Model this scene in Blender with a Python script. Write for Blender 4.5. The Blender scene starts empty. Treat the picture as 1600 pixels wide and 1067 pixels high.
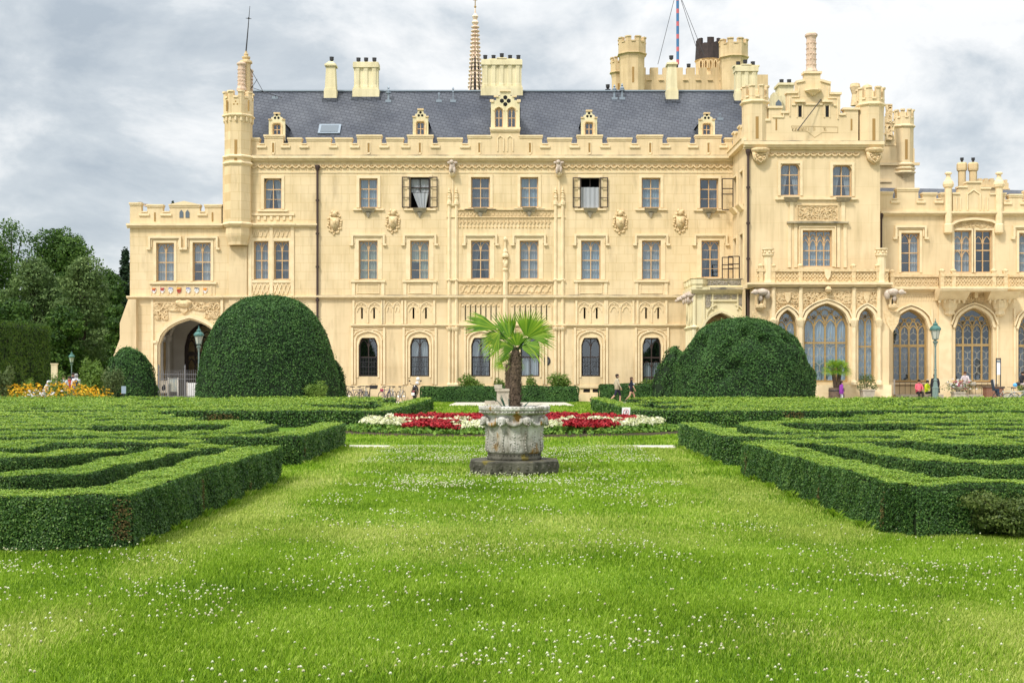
import bpy, math, random
import numpy as np
from mathutils import Vector, Matrix
R = math.radians
random.seed(7)
rng = np.random.default_rng(11)
scn = bpy.context.scene

# ---------------------------------------------------------------- camera, light, exposure
cd = bpy.data.cameras.new("camera"); cam = bpy.data.objects.new("camera", cd)
scn.collection.objects.link(cam); scn.camera = cam
cam.location = (0, 0, 1.7); cam.rotation_euler = (R(90), 0, 0)
cd.sensor_width = 36; cd.lens = 45; cd.shift_y = (586 - 533.5) / 1600
cd.clip_start = 0.1; cd.clip_end = 4000
scn.view_settings.view_transform = 'Standard'; scn.view_settings.look = 'None'
scn.view_settings.exposure = 0.22; scn.view_settings.gamma = 1
SUN_EL, SUN_AZ = 50, -38           # azimuth from -Y (behind the camera) towards -X
sd = Vector((-math.sin(R(-SUN_AZ)) * math.cos(R(SUN_EL)), -math.cos(R(SUN_AZ)) * math.cos(R(SUN_EL)), math.sin(R(SUN_EL))))
sl = bpy.data.lights.new("sun", 'SUN'); so = bpy.data.objects.new("sun", sl); scn.collection.objects.link(so)
sl.energy = 2.9; sl.angle = R(9); sl.color = (1, .95, .86)
so.rotation_euler = sd.to_track_quat('Z', 'Y').to_euler(); so.location = sd * 60

w = bpy.data.worlds.new("World"); scn.world = w; w.use_nodes = True
nt = w.node_tree; N = nt.nodes; L = nt.links; N.clear()
out = N.new('ShaderNodeOutputWorld')
tc = N.new('ShaderNodeTexCoord')
sky = N.new('ShaderNodeTexSky'); sky.sky_type = 'NISHITA'; sky.sun_disc = False
sky.sun_elevation = R(SUN_EL); sky.sun_rotation = math.atan2(sd.x, sd.y)
bs = N.new('ShaderNodeBackground'); bs.inputs[1].default_value = 0.10
L.new(sky.outputs[0], bs.inputs[0])
mp = N.new('ShaderNodeMapping'); mp.inputs['Scale'].default_value = (1.0, 1.0, 2.0); mp.inputs['Location'].default_value = (0.07, 0.3, 0.12)
L.new(tc.outputs['Generated'], mp.inputs[0])
n1 = N.new('ShaderNodeTexNoise'); n1.inputs['Scale'].default_value = 5.6; n1.inputs['Detail'].default_value = 10; n1.inputs['Roughness'].default_value = 0.58
n1.inputs['Distortion'].default_value = 0.25
L.new(mp.outputs[0], n1.inputs['Vector'])
# a darker bank of cloud towards the upper left
sp = N.new('ShaderNodeSeparateXYZ'); L.new(tc.outputs['Generated'], sp.inputs[0])
def wmath(op, a, b=None, cl=False):
    n = N.new('ShaderNodeMath'); n.operation = op; n.use_clamp = cl
    for i, q in enumerate((a, b)):
        if q is None: continue
        if isinstance(q, (int, float)): n.inputs[i].default_value = q
        else: L.new(q, n.inputs[i])
    return n.outputs[0]
bank = N.new('ShaderNodeVectorMath'); bank.operation = 'DISTANCE'; L.new(tc.outputs['Generated'], bank.inputs[0]); bank.inputs[1].default_value = (-0.27, 0.95, 0.20)
bk = wmath('SUBTRACT', 1.0, wmath('DIVIDE', bank.outputs['Value'], 0.28), True)
fac = wmath('SUBTRACT', n1.outputs['Fac'], wmath('MULTIPLY', bk, 0.075))
cr = N.new('ShaderNodeValToRGB'); L.new(fac, cr.inputs[0])
E = cr.color_ramp.elements
E[0].position = 0.29; E[0].color = (0.45, 0.51, 0.57, 1)
E[1].position = 0.545; E[1].color = (0.96, 0.965, 0.96, 1)
e = E.new(0.40); e.color = (0.61, 0.66, 0.70, 1)
e = E.new(0.46); e.color = (0.77, 0.80, 0.82, 1)
bc = N.new('ShaderNodeBackground'); L.new(cr.outputs[0], bc.inputs[0])
zz = wmath('MAXIMUM', sp.outputs[2], 0.0)
L.new(wmath('MULTIPLY', wmath('ADD', 1.0, wmath('MULTIPLY', wmath('MAXIMUM', wmath('SUBTRACT', zz, 0.25), 0.0), 1.9)), 0.95), bc.inputs[1])
mx = N.new('ShaderNodeMixShader'); mx.inputs[0].default_value = 0.90
L.new(bs.outputs[0], mx.inputs[1]); L.new(bc.outputs[0], mx.inputs[2]); L.new(mx.outputs[0], out.inputs[0])

# ---------------------------------------------------------------- helpers
def X(px, Y): return (px - 800) * Y / 2000.0
def Z(py, Y): return 1.7 + (586 - py) * Y / 2000.0

def link(o): scn.collection.objects.link(o); return o
def tag(o, label=None, cat=None, group=None, kind=None):
    if label: o['label'] = label
    if cat: o['category'] = cat
    if group: o['group'] = group
    if kind: o['kind'] = kind
    return o
def empty(name, loc=(0, 0, 0), rz=0, label=None, cat=None, group=None):
    o = bpy.data.objects.new(name, None); link(o); o.location = loc; o.rotation_euler = (0, 0, rz)
    o.empty_display_size = .2
    return tag(o, label, cat, group)

class MB:
    def __init__(s): s.v = []; s.f = []; s.m = []; s.mi = 0; s.p = []
    def add(s, vs, fs):
        b = len(s.v); s.p.append((b, b+len(vs), len(s.f), len(s.f)+len(fs))); s.v += [tuple(q) for q in vs]; s.f += [tuple(b + i for i in f) for f in fs]; s.m += [s.mi] * len(fs); return s
    def box(s, x0, x1, y0, y1, z0, z1):
        if x0 > x1: x0, x1 = x1, x0
        if y0 > y1: y0, y1 = y1, y0
        if z0 > z1: z0, z1 = z1, z0
        return s.add([(x0,y0,z0),(x1,y0,z0),(x1,y1,z0),(x0,y1,z0),(x0,y0,z1),(x1,y0,z1),(x1,y1,z1),(x0,y1,z1)],
              [(0,3,2,1),(4,5,6,7),(0,1,5,4),(1,2,6,5),(2,3,7,6),(3,0,4,7)])
    def prism(s, pts, y0, y1):                       # pts in x,z (clockwise or not), thickness in y
        a = sum(pts[i][0]*pts[(i+1)%len(pts)][1]-pts[(i+1)%len(pts)][0]*pts[i][1] for i in range(len(pts)))
        if a < 0: pts = pts[::-1]
        n = len(pts)
        return s.add([(x, y0, z) for x, z in pts] + [(x, y1, z) for x, z in pts],
              [tuple(range(n)), tuple(range(2*n-1, n-1, -1))] + [(i, i+n, (i+1)%n+n, (i+1)%n) for i in range(n)])
    def vprism(s, pts, z0, z1, top=None):            # pts in x,y counterclockwise
        n = len(pts); top = top or pts
        return s.add([(x, y, z0) for x, y in pts] + [(x, y, z1) for x, y in top],
              [tuple(range(n-1, -1, -1)), tuple(range(n, 2*n))] + [(i, (i+1)%n, (i+1)%n+n, i+n) for i in range(n)])
    def lathe(s, prof, cx, cy, n=8, rot=None, sx=1, sy=1):
        if rot is None: rot = math.pi / n
        vs = []; fs = []
        for r, z in prof:
            for k in range(n):
                a = rot + 2*math.pi*k/n; vs.append((cx + r*math.cos(a)*sx, cy + r*math.sin(a)*sy, z))
        m = len(prof)
        for j in range(m-1):
            for k in range(n):
                fs.append((j*n+k, j*n+(k+1)%n, (j+1)*n+(k+1)%n, (j+1)*n+k))
        fs.append(tuple(range(n-1, -1, -1))); fs.append(tuple((m-1)*n+k for k in range(n)))
        return s.add(vs, fs)
    def blob(s, c, r, n=8, m=5):
        cx, cy, cz = c; rx, ry, rz = r if hasattr(r, '__len__') else (r, r, r)
        prof = [(math.cos(t)*1, math.sin(t)) for t in np.linspace(-math.pi/2*.96, math.pi/2*.96, m)]
        vs = []; fs = []
        for q, z in prof:
            for k in range(n):
                a = 2*math.pi*k/n; vs.append((cx+rx*q*math.cos(a), cy+ry*q*math.sin(a), cz+rz*z))
        for j in range(m-1):
            for k in range(n): fs.append((j*n+k, j*n+(k+1)%n, (j+1)*n+(k+1)%n, (j+1)*n+k))
        fs.append(tuple(range(n-1, -1, -1))); fs.append(tuple((m-1)*n+k for k in range(n)))
        return s.add(vs, fs)
    def tube(s, pts, r, n=6):
        pts = [Vector(p) for p in pts]; k = len(pts)
        rs = r if hasattr(r, '__len__') else [r]*k
        vs = []; fs = []; up = None
        for i, p in enumerate(pts):
            d = (pts[min(i+1, k-1)] - pts[max(i-1, 0)]).normalized()
            if up is None:
                up = Vector((0, 0, 1)) if abs(d.z) < .9 else Vector((1, 0, 0))
            a = d.cross(up).normalized(); b = a.cross(d).normalized(); up = b
            for j in range(n):
                t = 2*math.pi*j/n; vs.append(p + (a*math.cos(t) + b*math.sin(t))*rs[i])
        for i in range(k-1):
            for j in range(n): fs.append((i*n+j, i*n+(j+1)%n, (i+1)*n+(j+1)%n, (i+1)*n+j))
        fs.append(tuple(range(n-1, -1, -1))); fs.append(tuple((k-1)*n+j for j in range(n)))
        return s.add(vs, fs)
    def ribbon(s, pts, wd, y0, y1, closed=False):    # band of width wd along pts (x,z), mitred
        n = len(pts); I = []; O = []
        for i in range(n):
            if closed: a, b = pts[i-1], pts[(i+1) % n]
            else: a, b = pts[max(i-1, 0)], pts[min(i+1, n-1)]
            d1 = Vector((pts[i][0]-a[0], pts[i][1]-a[1])); d2 = Vector((b[0]-pts[i][0], b[1]-pts[i][1]))
            if d1.length: d1.normalize()
            if d2.length: d2.normalize()
            d = d1+d2
            if d.length > 1e-6: d.normalize()
            else: d = d2
            nx, nz = -d.y, d.x
            k = 1.0
            if 0 < i < n-1 or closed:
                e = Vector((pts[(i+1)%n][0]-pts[i][0], pts[(i+1)%n][1]-pts[i][1]))
                if e.length: e.normalize(); k = 1/max(.5, abs(e.x*d.x+e.y*d.y))
            I.append((pts[i][0]-nx*wd/2*k, pts[i][1]-nz*wd/2*k)); O.append((pts[i][0]+nx*wd/2*k, pts[i][1]+nz*wd/2*k))
        vs = []
        for i in range(n):
            vs += [(I[i][0], y0, I[i][1]), (O[i][0], y0, O[i][1]), (O[i][0], y1, O[i][1]), (I[i][0], y1, I[i][1])]
        fs = []
        for i in range(n if closed else n-1):
            a = 4*i; b = 4*((i+1) % n)
            fs += [(a, b, b+1, a+1), (a+1, b+1, b+2, a+2), (a+2, b+2, b+3, a+3), (a+3, b+3, b, a)]
        if not closed: fs += [(0, 1, 2, 3), (4*n-1, 4*n-2, 4*n-3, 4*n-4)]
        return s.add(vs, fs)
    def split(s, tol=.12):
        """groups of pieces that touch one another, each as an MB of its own"""
        V = np.array(s.v); n = len(s.p); lo = np.array([V[a:b].min(0) for a, b, _, _ in s.p])-tol/2; hi = np.array([V[a:b].max(0) for a, b, _, _ in s.p])+tol/2
        lab = list(range(n))
        def find(i):
            while lab[i] != i: lab[i] = lab[lab[i]]; i = lab[i]
            return i
        for i in range(n):
            for j in np.nonzero(np.all((lo[i+1:] < hi[i]) & (hi[i+1:] > lo[i]), 1))[0]+i+1: lab[find(int(j))] = find(i)
        out = {}
        for i, (a, b, c, d) in enumerate(s.p):
            m = out.setdefault(find(i), MB()); k = len(m.v); m.p.append((k, k+b-a, len(m.f), len(m.f)+d-c)); m.v += s.v[a:b]; m.f += [tuple(q-a+k for q in f) for f in s.f[c:d]]; m.m += s.m[c:d]
        return list(out.values())
    def build(s, name, mats, parent=None, world=False, smooth=False):
        me = bpy.data.meshes.new(name); me.from_pydata(s.v, [], s.f)
        if not hasattr(mats, '__len__'): mats = [mats]
        for m in mats: me.materials.append(m)
        if len(mats) > 1: me.polygons.foreach_set('material_index', s.m)
        if smooth: me.polygons.foreach_set('use_smooth', [True]*len(s.f))
        me.update(); o = bpy.data.objects.new(name, me); link(o)
        if parent:
            o.parent = parent
            if world and parent.type == 'EMPTY': o.location = -parent.location
        return o

def copy_tree(o, parent=None):
    c = o.copy(); link(c); c.parent = parent
    for ch in list(o.children): copy_tree(ch, c)
    return c

# ---------------------------------------------------------------- materials
def mat(name, base, rough=.75, metal=0, noise=None, scale=3, bump=0, bscale=30, spec=.3, coord='Object', detail=4, streak=None, stretch=(1,1,1)):
    m = bpy.data.materials.new(name); m.use_nodes = True; t = m.node_tree; b = t.nodes['Principled BSDF']
    b.inputs['Base Color'].default_value = (*base, 1); b.inputs['Roughness'].default_value = rough
    b.inputs['Metallic'].default_value = metal; b.inputs['Specular IOR Level'].default_value = spec
    c = t.nodes.new('ShaderNodeTexCoord'); mpn = t.nodes.new('ShaderNodeMapping'); mpn.inputs['Scale'].default_value = stretch
    t.links.new(c.outputs[coord], mpn.inputs[0])
    m['_c'] = 0
    if noise:
        n = t.nodes.new('ShaderNodeTexNoise'); n.inputs['Scale'].default_value = scale; n.inputs['Detail'].default_value = detail
        r = t.nodes.new('ShaderNodeValToRGB'); e = r.color_ramp.elements
        e[0].position = .35; e[0].color = (*noise, 1); e[1].position = .62; e[1].color = (*base, 1)
        t.links.new(mpn.outputs[0], n.inputs['Vector']); t.links.new(n.outputs['Fac'], r.inputs[0]); t.links.new(r.outputs[0], b.inputs['Base Color'])
        if streak:
            n2 = t.nodes.new('ShaderNodeTexNoise'); n2.inputs['Scale'].default_value = streak[1]; n2.inputs['Detail'].default_value = 6
            t.links.new(mpn.outputs[0], n2.inputs['Vector'])
            r2 = t.nodes.new('ShaderNodeValToRGB'); r2.color_ramp.elements[0].position = streak[2]; r2.color_ramp.elements[1].position = streak[2] + .06
            t.links.new(n2.outputs['Fac'], r2.inputs[0])
            mxn = t.nodes.new('ShaderNodeMix'); mxn.data_type = 'RGBA'
            t.links.new(r2.outputs[0], mxn.inputs[0]); t.links.new(r.outputs[0], mxn.inputs[6]); mxn.inputs[7].default_value = (*streak[0], 1)
            t.links.new(mxn.outputs[2], b.inputs['Base Color'])
    if bump:
        n = t.nodes.new('ShaderNodeTexNoise'); n.inputs['Scale'].default_value = bscale; n.inputs['Detail'].default_value = 5
        bp = t.nodes.new('ShaderNodeBump'); bp.inputs['Strength'].default_value = bump; bp.inputs['Distance'].default_value = .03
        t.links.new(mpn.outputs[0], n.inputs['Vector']); t.links.new(n.outputs['Fac'], bp.inputs['Height']); t.links.new(bp.outputs[0], b.inputs['Normal'])
    return m

def leafmat(name, cols, trans=.25, rough=.55, spec=.3, patch=None):
    """colour from the per-leaf random number in attribute 'rnd', varied slowly by place"""
    m = bpy.data.materials.new(name); m.use_nodes = True; t = m.node_tree; b = t.nodes['Principled BSDF']
    a = t.nodes.new('ShaderNodeAttribute'); a.attribute_name = 'rnd'
    c = t.nodes.new('ShaderNodeTexCoord'); n = t.nodes.new('ShaderNodeTexNoise'); n.inputs['Scale'].default_value = patch or .8; n.inputs['Detail'].default_value = 3
    t.links.new(c.outputs['Object'], n.inputs['Vector'])
    ad = t.nodes.new('ShaderNodeMath'); ad.operation = 'MULTIPLY_ADD'; ad.inputs[1].default_value = .9; t.links.new(n.outputs['Fac'], ad.inputs[0])
    ad.inputs[2].default_value = -.45
    sm = t.nodes.new('ShaderNodeMath'); sm.operation = 'ADD'; sm.use_clamp = True
    t.links.new(a.outputs['Fac'], sm.inputs[0]); t.links.new(ad.outputs[0], sm.inputs[1])
    r = t.nodes.new('ShaderNodeValToRGB'); e = r.color_ramp.elements
    e[0].color = (*cols[0], 1); e[1].color = (*cols[-1], 1); e[0].position = .0; e[1].position = 1
    for i, q in enumerate(cols[1:-1]):
        x = e.new((i+1)/(len(cols)-1)); x.color = (*q, 1)
    t.links.new(sm.outputs[0], r.inputs[0]); t.links.new(r.outputs[0], b.inputs['Base Color'])
    b.inputs['Roughness'].default_value = rough; b.inputs['Specular IOR Level'].default_value = spec
    if trans:
        tr = t.nodes.new('ShaderNodeBsdfTranslucent'); t.links.new(r.outputs[0], tr.inputs[0])
        ms = t.nodes.new('ShaderNodeMixShader'); ms.inputs[0].default_value = trans
        t.links.new(b.outputs[0], ms.inputs[1]); t.links.new(tr.outputs[0], ms.inputs[2]); t.links.new(ms.outputs[0], t.nodes['Material Output'].inputs[0])
    return m

def wallmat(name, base, dark, joint, bw=1.0, bh=.5, js=1.0, dirt=.35):
    m = bpy.data.materials.new(name); m.use_nodes = True; t = m.node_tree; b = t.nodes['Principled BSDF']; K = t.nodes.new; l = t.links.new
    b.inputs['Roughness'].default_value = .85; b.inputs['Specular IOR Level'].default_value = .15
    c = K('ShaderNodeTexCoord'); s = K('ShaderNodeSeparateXYZ'); l(c.outputs['Object'], s.inputs[0])
    ad = K('ShaderNodeMath'); ad.operation = 'ADD'; l(s.outputs[0], ad.inputs[0]); l(s.outputs[1], ad.inputs[1])
    cb = K('ShaderNodeCombineXYZ'); l(ad.outputs[0], cb.inputs[0]); l(s.outputs[2], cb.inputs[1])
    br = K('ShaderNodeTexBrick'); l(cb.outputs[0], br.inputs['Vector']); br.inputs['Scale'].default_value = 1
    br.inputs['Brick Width'].default_value = bw; br.inputs['Row Height'].default_value = bh; br.inputs['Mortar Size'].default_value = .018
    br.inputs['Mortar Smooth'].default_value = .3; br.inputs['Bias'].default_value = 0
    br.inputs['Color1'].default_value = (*base, 1); br.inputs['Color2'].default_value = tuple(q*.97 for q in base) + (1,)
    br.inputs['Mortar'].default_value = (*[base[i]*(1-js)+joint[i]*js for i in range(3)], 1)
    n = K('ShaderNodeTexNoise'); n.inputs['Scale'].default_value = .55; n.inputs['Detail'].default_value = 8; l(c.outputs['Object'], n.inputs['Vector'])
    r = K('ShaderNodeValToRGB'); r.color_ramp.elements[0].position = .38; r.color_ramp.elements[1].position = .62
    r.color_ramp.elements[0].color = (*[dark[i]/base[i] for i in range(3)], 1); r.color_ramp.elements[1].color = (1, 1, 1, 1)
    l(n.outputs['Fac'], r.inputs[0])
    mm = K('ShaderNodeMix'); mm.data_type = 'RGBA'; mm.blend_type = 'MULTIPLY'; mm.inputs[0].default_value = 1; l(br.outputs[0], mm.inputs[6]); l(r.outputs[0], mm.inputs[7])
    # vertical rain streaks
    mpn = K('ShaderNodeMapping'); mpn.inputs['Scale'].default_value = (2.2, 2.2, .18); l(c.outputs['Object'], mpn.inputs[0])
    n2 = K('ShaderNodeTexNoise'); n2.inputs['Scale'].default_value = 1.6; n2.inputs['Detail'].default_value = 6; l(mpn.outputs[0], n2.inputs['Vector'])
    r2 = K('ShaderNodeValToRGB'); r2.color_ramp.elements[0].position = .30; r2.color_ramp.elements[1].position = .52
    r2.color_ramp.elements[0].color = (1-dirt*.8, 1-dirt*.85, 1-dirt, 1); r2.color_ramp.elements[1].color = (1, 1, 1, 1); l(n2.outputs['Fac'], r2.inputs[0])
    m2 = K('ShaderNodeMix'); m2.data_type = 'RGBA'; m2.blend_type = 'MULTIPLY'; m2.inputs[0].default_value = 1; l(mm.outputs[2], m2.inputs[6]); l(r2.outputs[0], m2.inputs[7])
    # sparse grey run-off stains with their own ragged shape
    mp3 = K('ShaderNodeMapping'); mp3.inputs['Scale'].default_value = (1.5, 1.5, .30); l(c.outputs['Object'], mp3.inputs[0])
    n3 = K('ShaderNodeTexNoise'); n3.inputs['Scale'].default_value = .9; n3.inputs['Detail'].default_value = 9; n3.inputs['Roughness'].default_value = .65; l(mp3.outputs[0], n3.inputs['Vector'])
    r3 = K('ShaderNodeValToRGB'); r3.color_ramp.elements[0].position = .56; r3.color_ramp.elements[1].position = .74; r3.color_ramp.elements[0].color = (1, 1, 1, 1); r3.color_ramp.elements[1].color = (.74, .73, .72, 1); l(n3.outputs['Fac'], r3.inputs[0])
    m3 = K('ShaderNodeMix'); m3.data_type = 'RGBA'; m3.blend_type = 'MULTIPLY'; m3.inputs[0].default_value = 1; l(m2.outputs[2], m3.inputs[6]); l(r3.outputs[0], m3.inputs[7])
    l(m3.outputs[2], b.inputs['Base Color'])
    bp = K('ShaderNodeBump'); bp.inputs['Strength'].default_value = .4*js; bp.inputs['Distance'].default_value = .02; bp.invert = True
    l(br.outputs['Fac'], bp.inputs['Height']); l(bp.outputs[0], b.inputs['Normal'])
    return m

CREAM = (.765, .61, .385)
M = {}
M['wall'] = wallmat('yellow_ashlar_stucco', CREAM, (.69, .54, .32), (.56, .40, .20), 1.05, .56, .5, .16)
M['smooth'] = wallmat('yellow_smooth_stucco', CREAM, (.69, .54, .33), (.62, .47, .26), 2.2, 1.1, .35, .16)
M['trim'] = mat('cream_moulding', (.80, .65, .42), .8, noise=(.72, .57, .35), scale=2.5, bump=.25, bscale=14)
M['relief'] = mat('carved_stone_relief', (.74, .57, .34), .85, noise=(.60, .44, .24), scale=6, bump=.5, bscale=9)
M['dirtytrim'] = mat('weathered_ledge', (.56, .47, .31), .85, noise=(.13, .12, .10), scale=1.1, bump=.3, bscale=12, stretch=(1, 1, 1))
M['pale'] = wallmat('pale_cream_stucco', (.76, .68, .45), (.68, .60, .38), (.62, .54, .34), 2, 1, .2, .2)
M['ochre'] = wallmat('ochre_old_stucco', (.70, .54, .32), (.58, .44, .25), (.55, .4, .2), 1.4, .7, .3, .25)
M['pink'] = mat('pinkish_sandstone', (.66, .50, .38), .85, noise=(.52, .38, .28), scale=5, bump=.4, bscale=14)
M['frame'] = mat('tan_painted_wood', (.60, .41, .23), .55, noise=(.52, .34, .18), scale=5)
M['bronze'] = mat('ochre_window_tracery', (.38, .26, .11), .6, noise=(.31, .21, .09), scale=4)
M['darkframe'] = mat('dark_brown_wood', (.045, .030, .026), .5)
M['iron'] = mat('dark_iron', (.05, .05, .055), .5, .3)
M['leadlight'] = mat('pale_lead_cames', (.34, .32, .26), .6)
M['pipe'] = mat('brown_copper_pipe', (.07, .045, .04), .5, .2)
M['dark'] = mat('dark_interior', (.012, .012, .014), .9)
M['slot'] = mat('slit_shadow_paint', (.36, .22, .08), .9)
M['grey'] = mat('grey_stone', (.45, .40, .32), .9, noise=(.32, .29, .24), scale=5, bump=.3)
M['white'] = mat('white_plaster', (.62, .58, .53), .9, noise=(.54, .5, .45), scale=1)
M['bluepot'] = mat('black_chimney_pot', (.03, .03, .035), .5)
M['zinc'] = mat('zinc_sheet', (.28, .33, .38), .4, .6)
M['curtain'] = mat('sheer_white_curtain', (.36, .38, .41), .9)
M['curtaindark'] = mat('grey_net_curtain', (.15, .16, .18), .9, noise=(.08, .08, .09), scale=2)
M['curtaingreen'] = mat('greenish_curtain', (.36, .38, .31), .9)
M['curtainblue'] = mat('pale_blue_curtain', (.30, .37, .44), .9)
M['brownroof'] = mat('dark_brown_cladding', (.045, .032, .031), .7, noise=(.03, .023, .022), scale=3)

def glass():
    m = bpy.data.materials.new('window_glass'); m.use_nodes = True; t = m.node_tree; t.nodes.clear(); K = t.nodes.new
    o = K('ShaderNodeOutputMaterial'); g = K('ShaderNodeBsdfGlossy'); g.inputs['Roughness'].default_value = .04; g.inputs['Color'].default_value = (.8, .9, 1, 1)
    tr = K('ShaderNodeBsdfTransparent'); tr.inputs[0].default_value = (.80, .86, .88, 1)
    mxs = K('ShaderNodeMixShader'); mxs.inputs[0].default_value = .16
    n = K('ShaderNodeTexNoise'); n.inputs['Scale'].default_value = .8; c = K('ShaderNodeTexCoord'); t.links.new(c.outputs['Object'], n.inputs['Vector'])
    b = K('ShaderNodeBump'); b.inputs['Strength'].default_value = .15; t.links.new(n.outputs['Fac'], b.inputs['Height']); t.links.new(b.outputs[0], g.inputs['Normal'])
    t.links.new(tr.outputs[0], mxs.inputs[1]); t.links.new(g.outputs[0], mxs.inputs[2]); t.links.new(mxs.outputs[0], o.inputs[0]); return m
M['glass'] = glass()

def slate():
    m = bpy.data.materials.new('grey_slate'); m.use_nodes = True; t = m.node_tree; b = t.nodes['Principled BSDF']; K = t.nodes.new; l = t.links.new
    b.inputs['Roughness'].default_value = .5; b.inputs['Specular IOR Level'].default_value = .3
    c = K('ShaderNodeTexCoord'); s = K('ShaderNodeSeparateXYZ'); l(c.outputs['Object'], s.inputs[0])
    cb = K('ShaderNodeCombineXYZ'); l(s.outputs[0], cb.inputs[0]); l(s.outputs[2], cb.inputs[1])
    mpn = K('ShaderNodeMapping'); mpn.inputs['Rotation'].default_value = (0, 0, R(14)); l(cb.outputs[0], mpn.inputs[0])
    br = K('ShaderNodeTexBrick'); l(mpn.outputs[0], br.inputs['Vector']); br.inputs['Scale'].default_value = 1
    br.inputs['Brick Width'].default_value = .36; br.inputs['Row Height'].default_value = .235; br.inputs['Mortar Size'].default_value = .02; br.inputs['Mortar Smooth'].default_value = .2
    br.inputs['Color1'].default_value = (.075, .084, .106, 1); br.inputs['Color2'].default_value = (.057, .064, .084, 1); br.inputs['Mortar'].default_value = (.030, .034, .046, 1)
    n = K('ShaderNodeTexNoise'); n.inputs['Scale'].default_value = .35; n.inputs['Detail'].default_value = 6; l(c.outputs['Object'], n.inputs['Vector'])
    r = K('ShaderNodeValToRGB'); r.color_ramp.elements[0].color = (.70, .72, .76, 1); r.color_ramp.elements[0].position = .36; r.color_ramp.elements[1].position = .66; r.color_ramp.elements[1].color = (1.3, 1.27, 1.2, 1)
    l(n.outputs['Fac'], r.inputs[0]); mm = K('ShaderNodeMix'); mm.data_type = 'RGBA'; mm.blend_type = 'MULTIPLY'; mm.inputs[0].default_value = 1
    l(br.outputs[0], mm.inputs[6]); l(r.outputs[0], mm.inputs[7]); l(mm.outputs[2], b.inputs['Base Color'])
    bp = K('ShaderNodeBump'); bp.inputs['Strength'].default_value = .6; bp.inputs['Distance'].default_value = .03; bp.invert = True; l(br.outputs['Fac'], bp.inputs['Height']); l(bp.outputs[0], b.inputs['Normal'])
    return m
M['slate'] = slate()
# ---------------------------------------------------------------- the castle
M['statue'] = mat('weathered_pinkish_statue', (.58, .49, .40), .9, noise=(.45, .36, .3), scale=9)
F = 83.0; B = 78.3; LG = 76.4; RW = 80.0          # planes: main front, projecting block, ground-floor loggia bay, right wing
XF = [None]
_ob = MB.build
def _build(s, name, mats, parent=None, world=False, smooth=False):
    if XF[0]: s.v = [XF[0](*q) for q in s.v]
    return _ob(s, name, mats, parent, world, smooth)
MB.build = _build

castle = empty('castle', (0, F, 0), label='large pale yellow neo-gothic castle with slate roof, battlements and tall chimneys behind the garden', cat='castle')
SPLIT = dict(gable_trim='gable_trim', turret_moulding='turret_moulding', window_surrounds='window_surround', sill_panels='sill_panel', window_ledge='window_ledge', window_arch_mouldings='window_arch_moulding', slits='slit', roof_vents='roof_vent', vent_grille='vent_grille', blind_tracery='blind_tracery', carved_panels='carved_panel', pierced_openings='pierced_opening', terrace_steps='terrace_step', middle_bay_friezes='frieze', carved_frieze='carved_frieze', carved_spandrel='carved_spandrel', carved_finial='carved_finial', slit_mouldings='slit_moulding', corner_stubs='corner_stub', blind_arches='blind_arch', inner_wall='inner_wall', string_course='string_course', stay_rods='stay_rod', wall_corbels='wall_corbel', porch_carving='porch_carving', plinth='plinth', ochre_shaft='ochre_shaft', carved_heads='carved_head')
def part(mb, name, m, parent=None, smooth=False):
    mm = [M[k] for k in m] if isinstance(m, (list, tuple)) else M[m]
    if name in SPLIT:
        r = None
        for q in mb.split(): r = q.build(SPLIT[name], mm, parent or castle, world=True, smooth=smooth)
        return r
    return mb.build(name, mm, parent or castle, world=True, smooth=smooth)

def archpts(x0, x1, zs, rise, kind, n=12):
    """points of the arch from left spring to right spring"""
    P = []
    for i in range(n+1):
        t = -1 + 2*i/n; a = abs(t)
        if kind == 'tudor': h = .72*math.sqrt(max(0, 1-a**2.4)) + .28*(1-a)
        elif kind == 'pointed': h = math.sqrt(max(0, 4-(1+a)**2))/math.sqrt(3)
        elif kind == 'shoulder': h = 1 - (max(0, a-.62)/.38)**2
        else: h = math.sqrt(max(0, 1-a*a))
        P.append(((x0+x1)/2 + t*(x1-x0)/2, zs + rise*h))
    return P

def outline(o, inset=0):
    x0, x1, z0, z1, kind, rise = o
    x0 += inset; x1 -= inset; z0 += inset; z1 -= inset
    if not kind: return [(x0, z0), (x0, z1), (x1, z1), (x1, z0)]
    return [(x0, z0)] + archpts(x0, x1, z1-rise, rise, kind) + [(x1, z0)]

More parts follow.
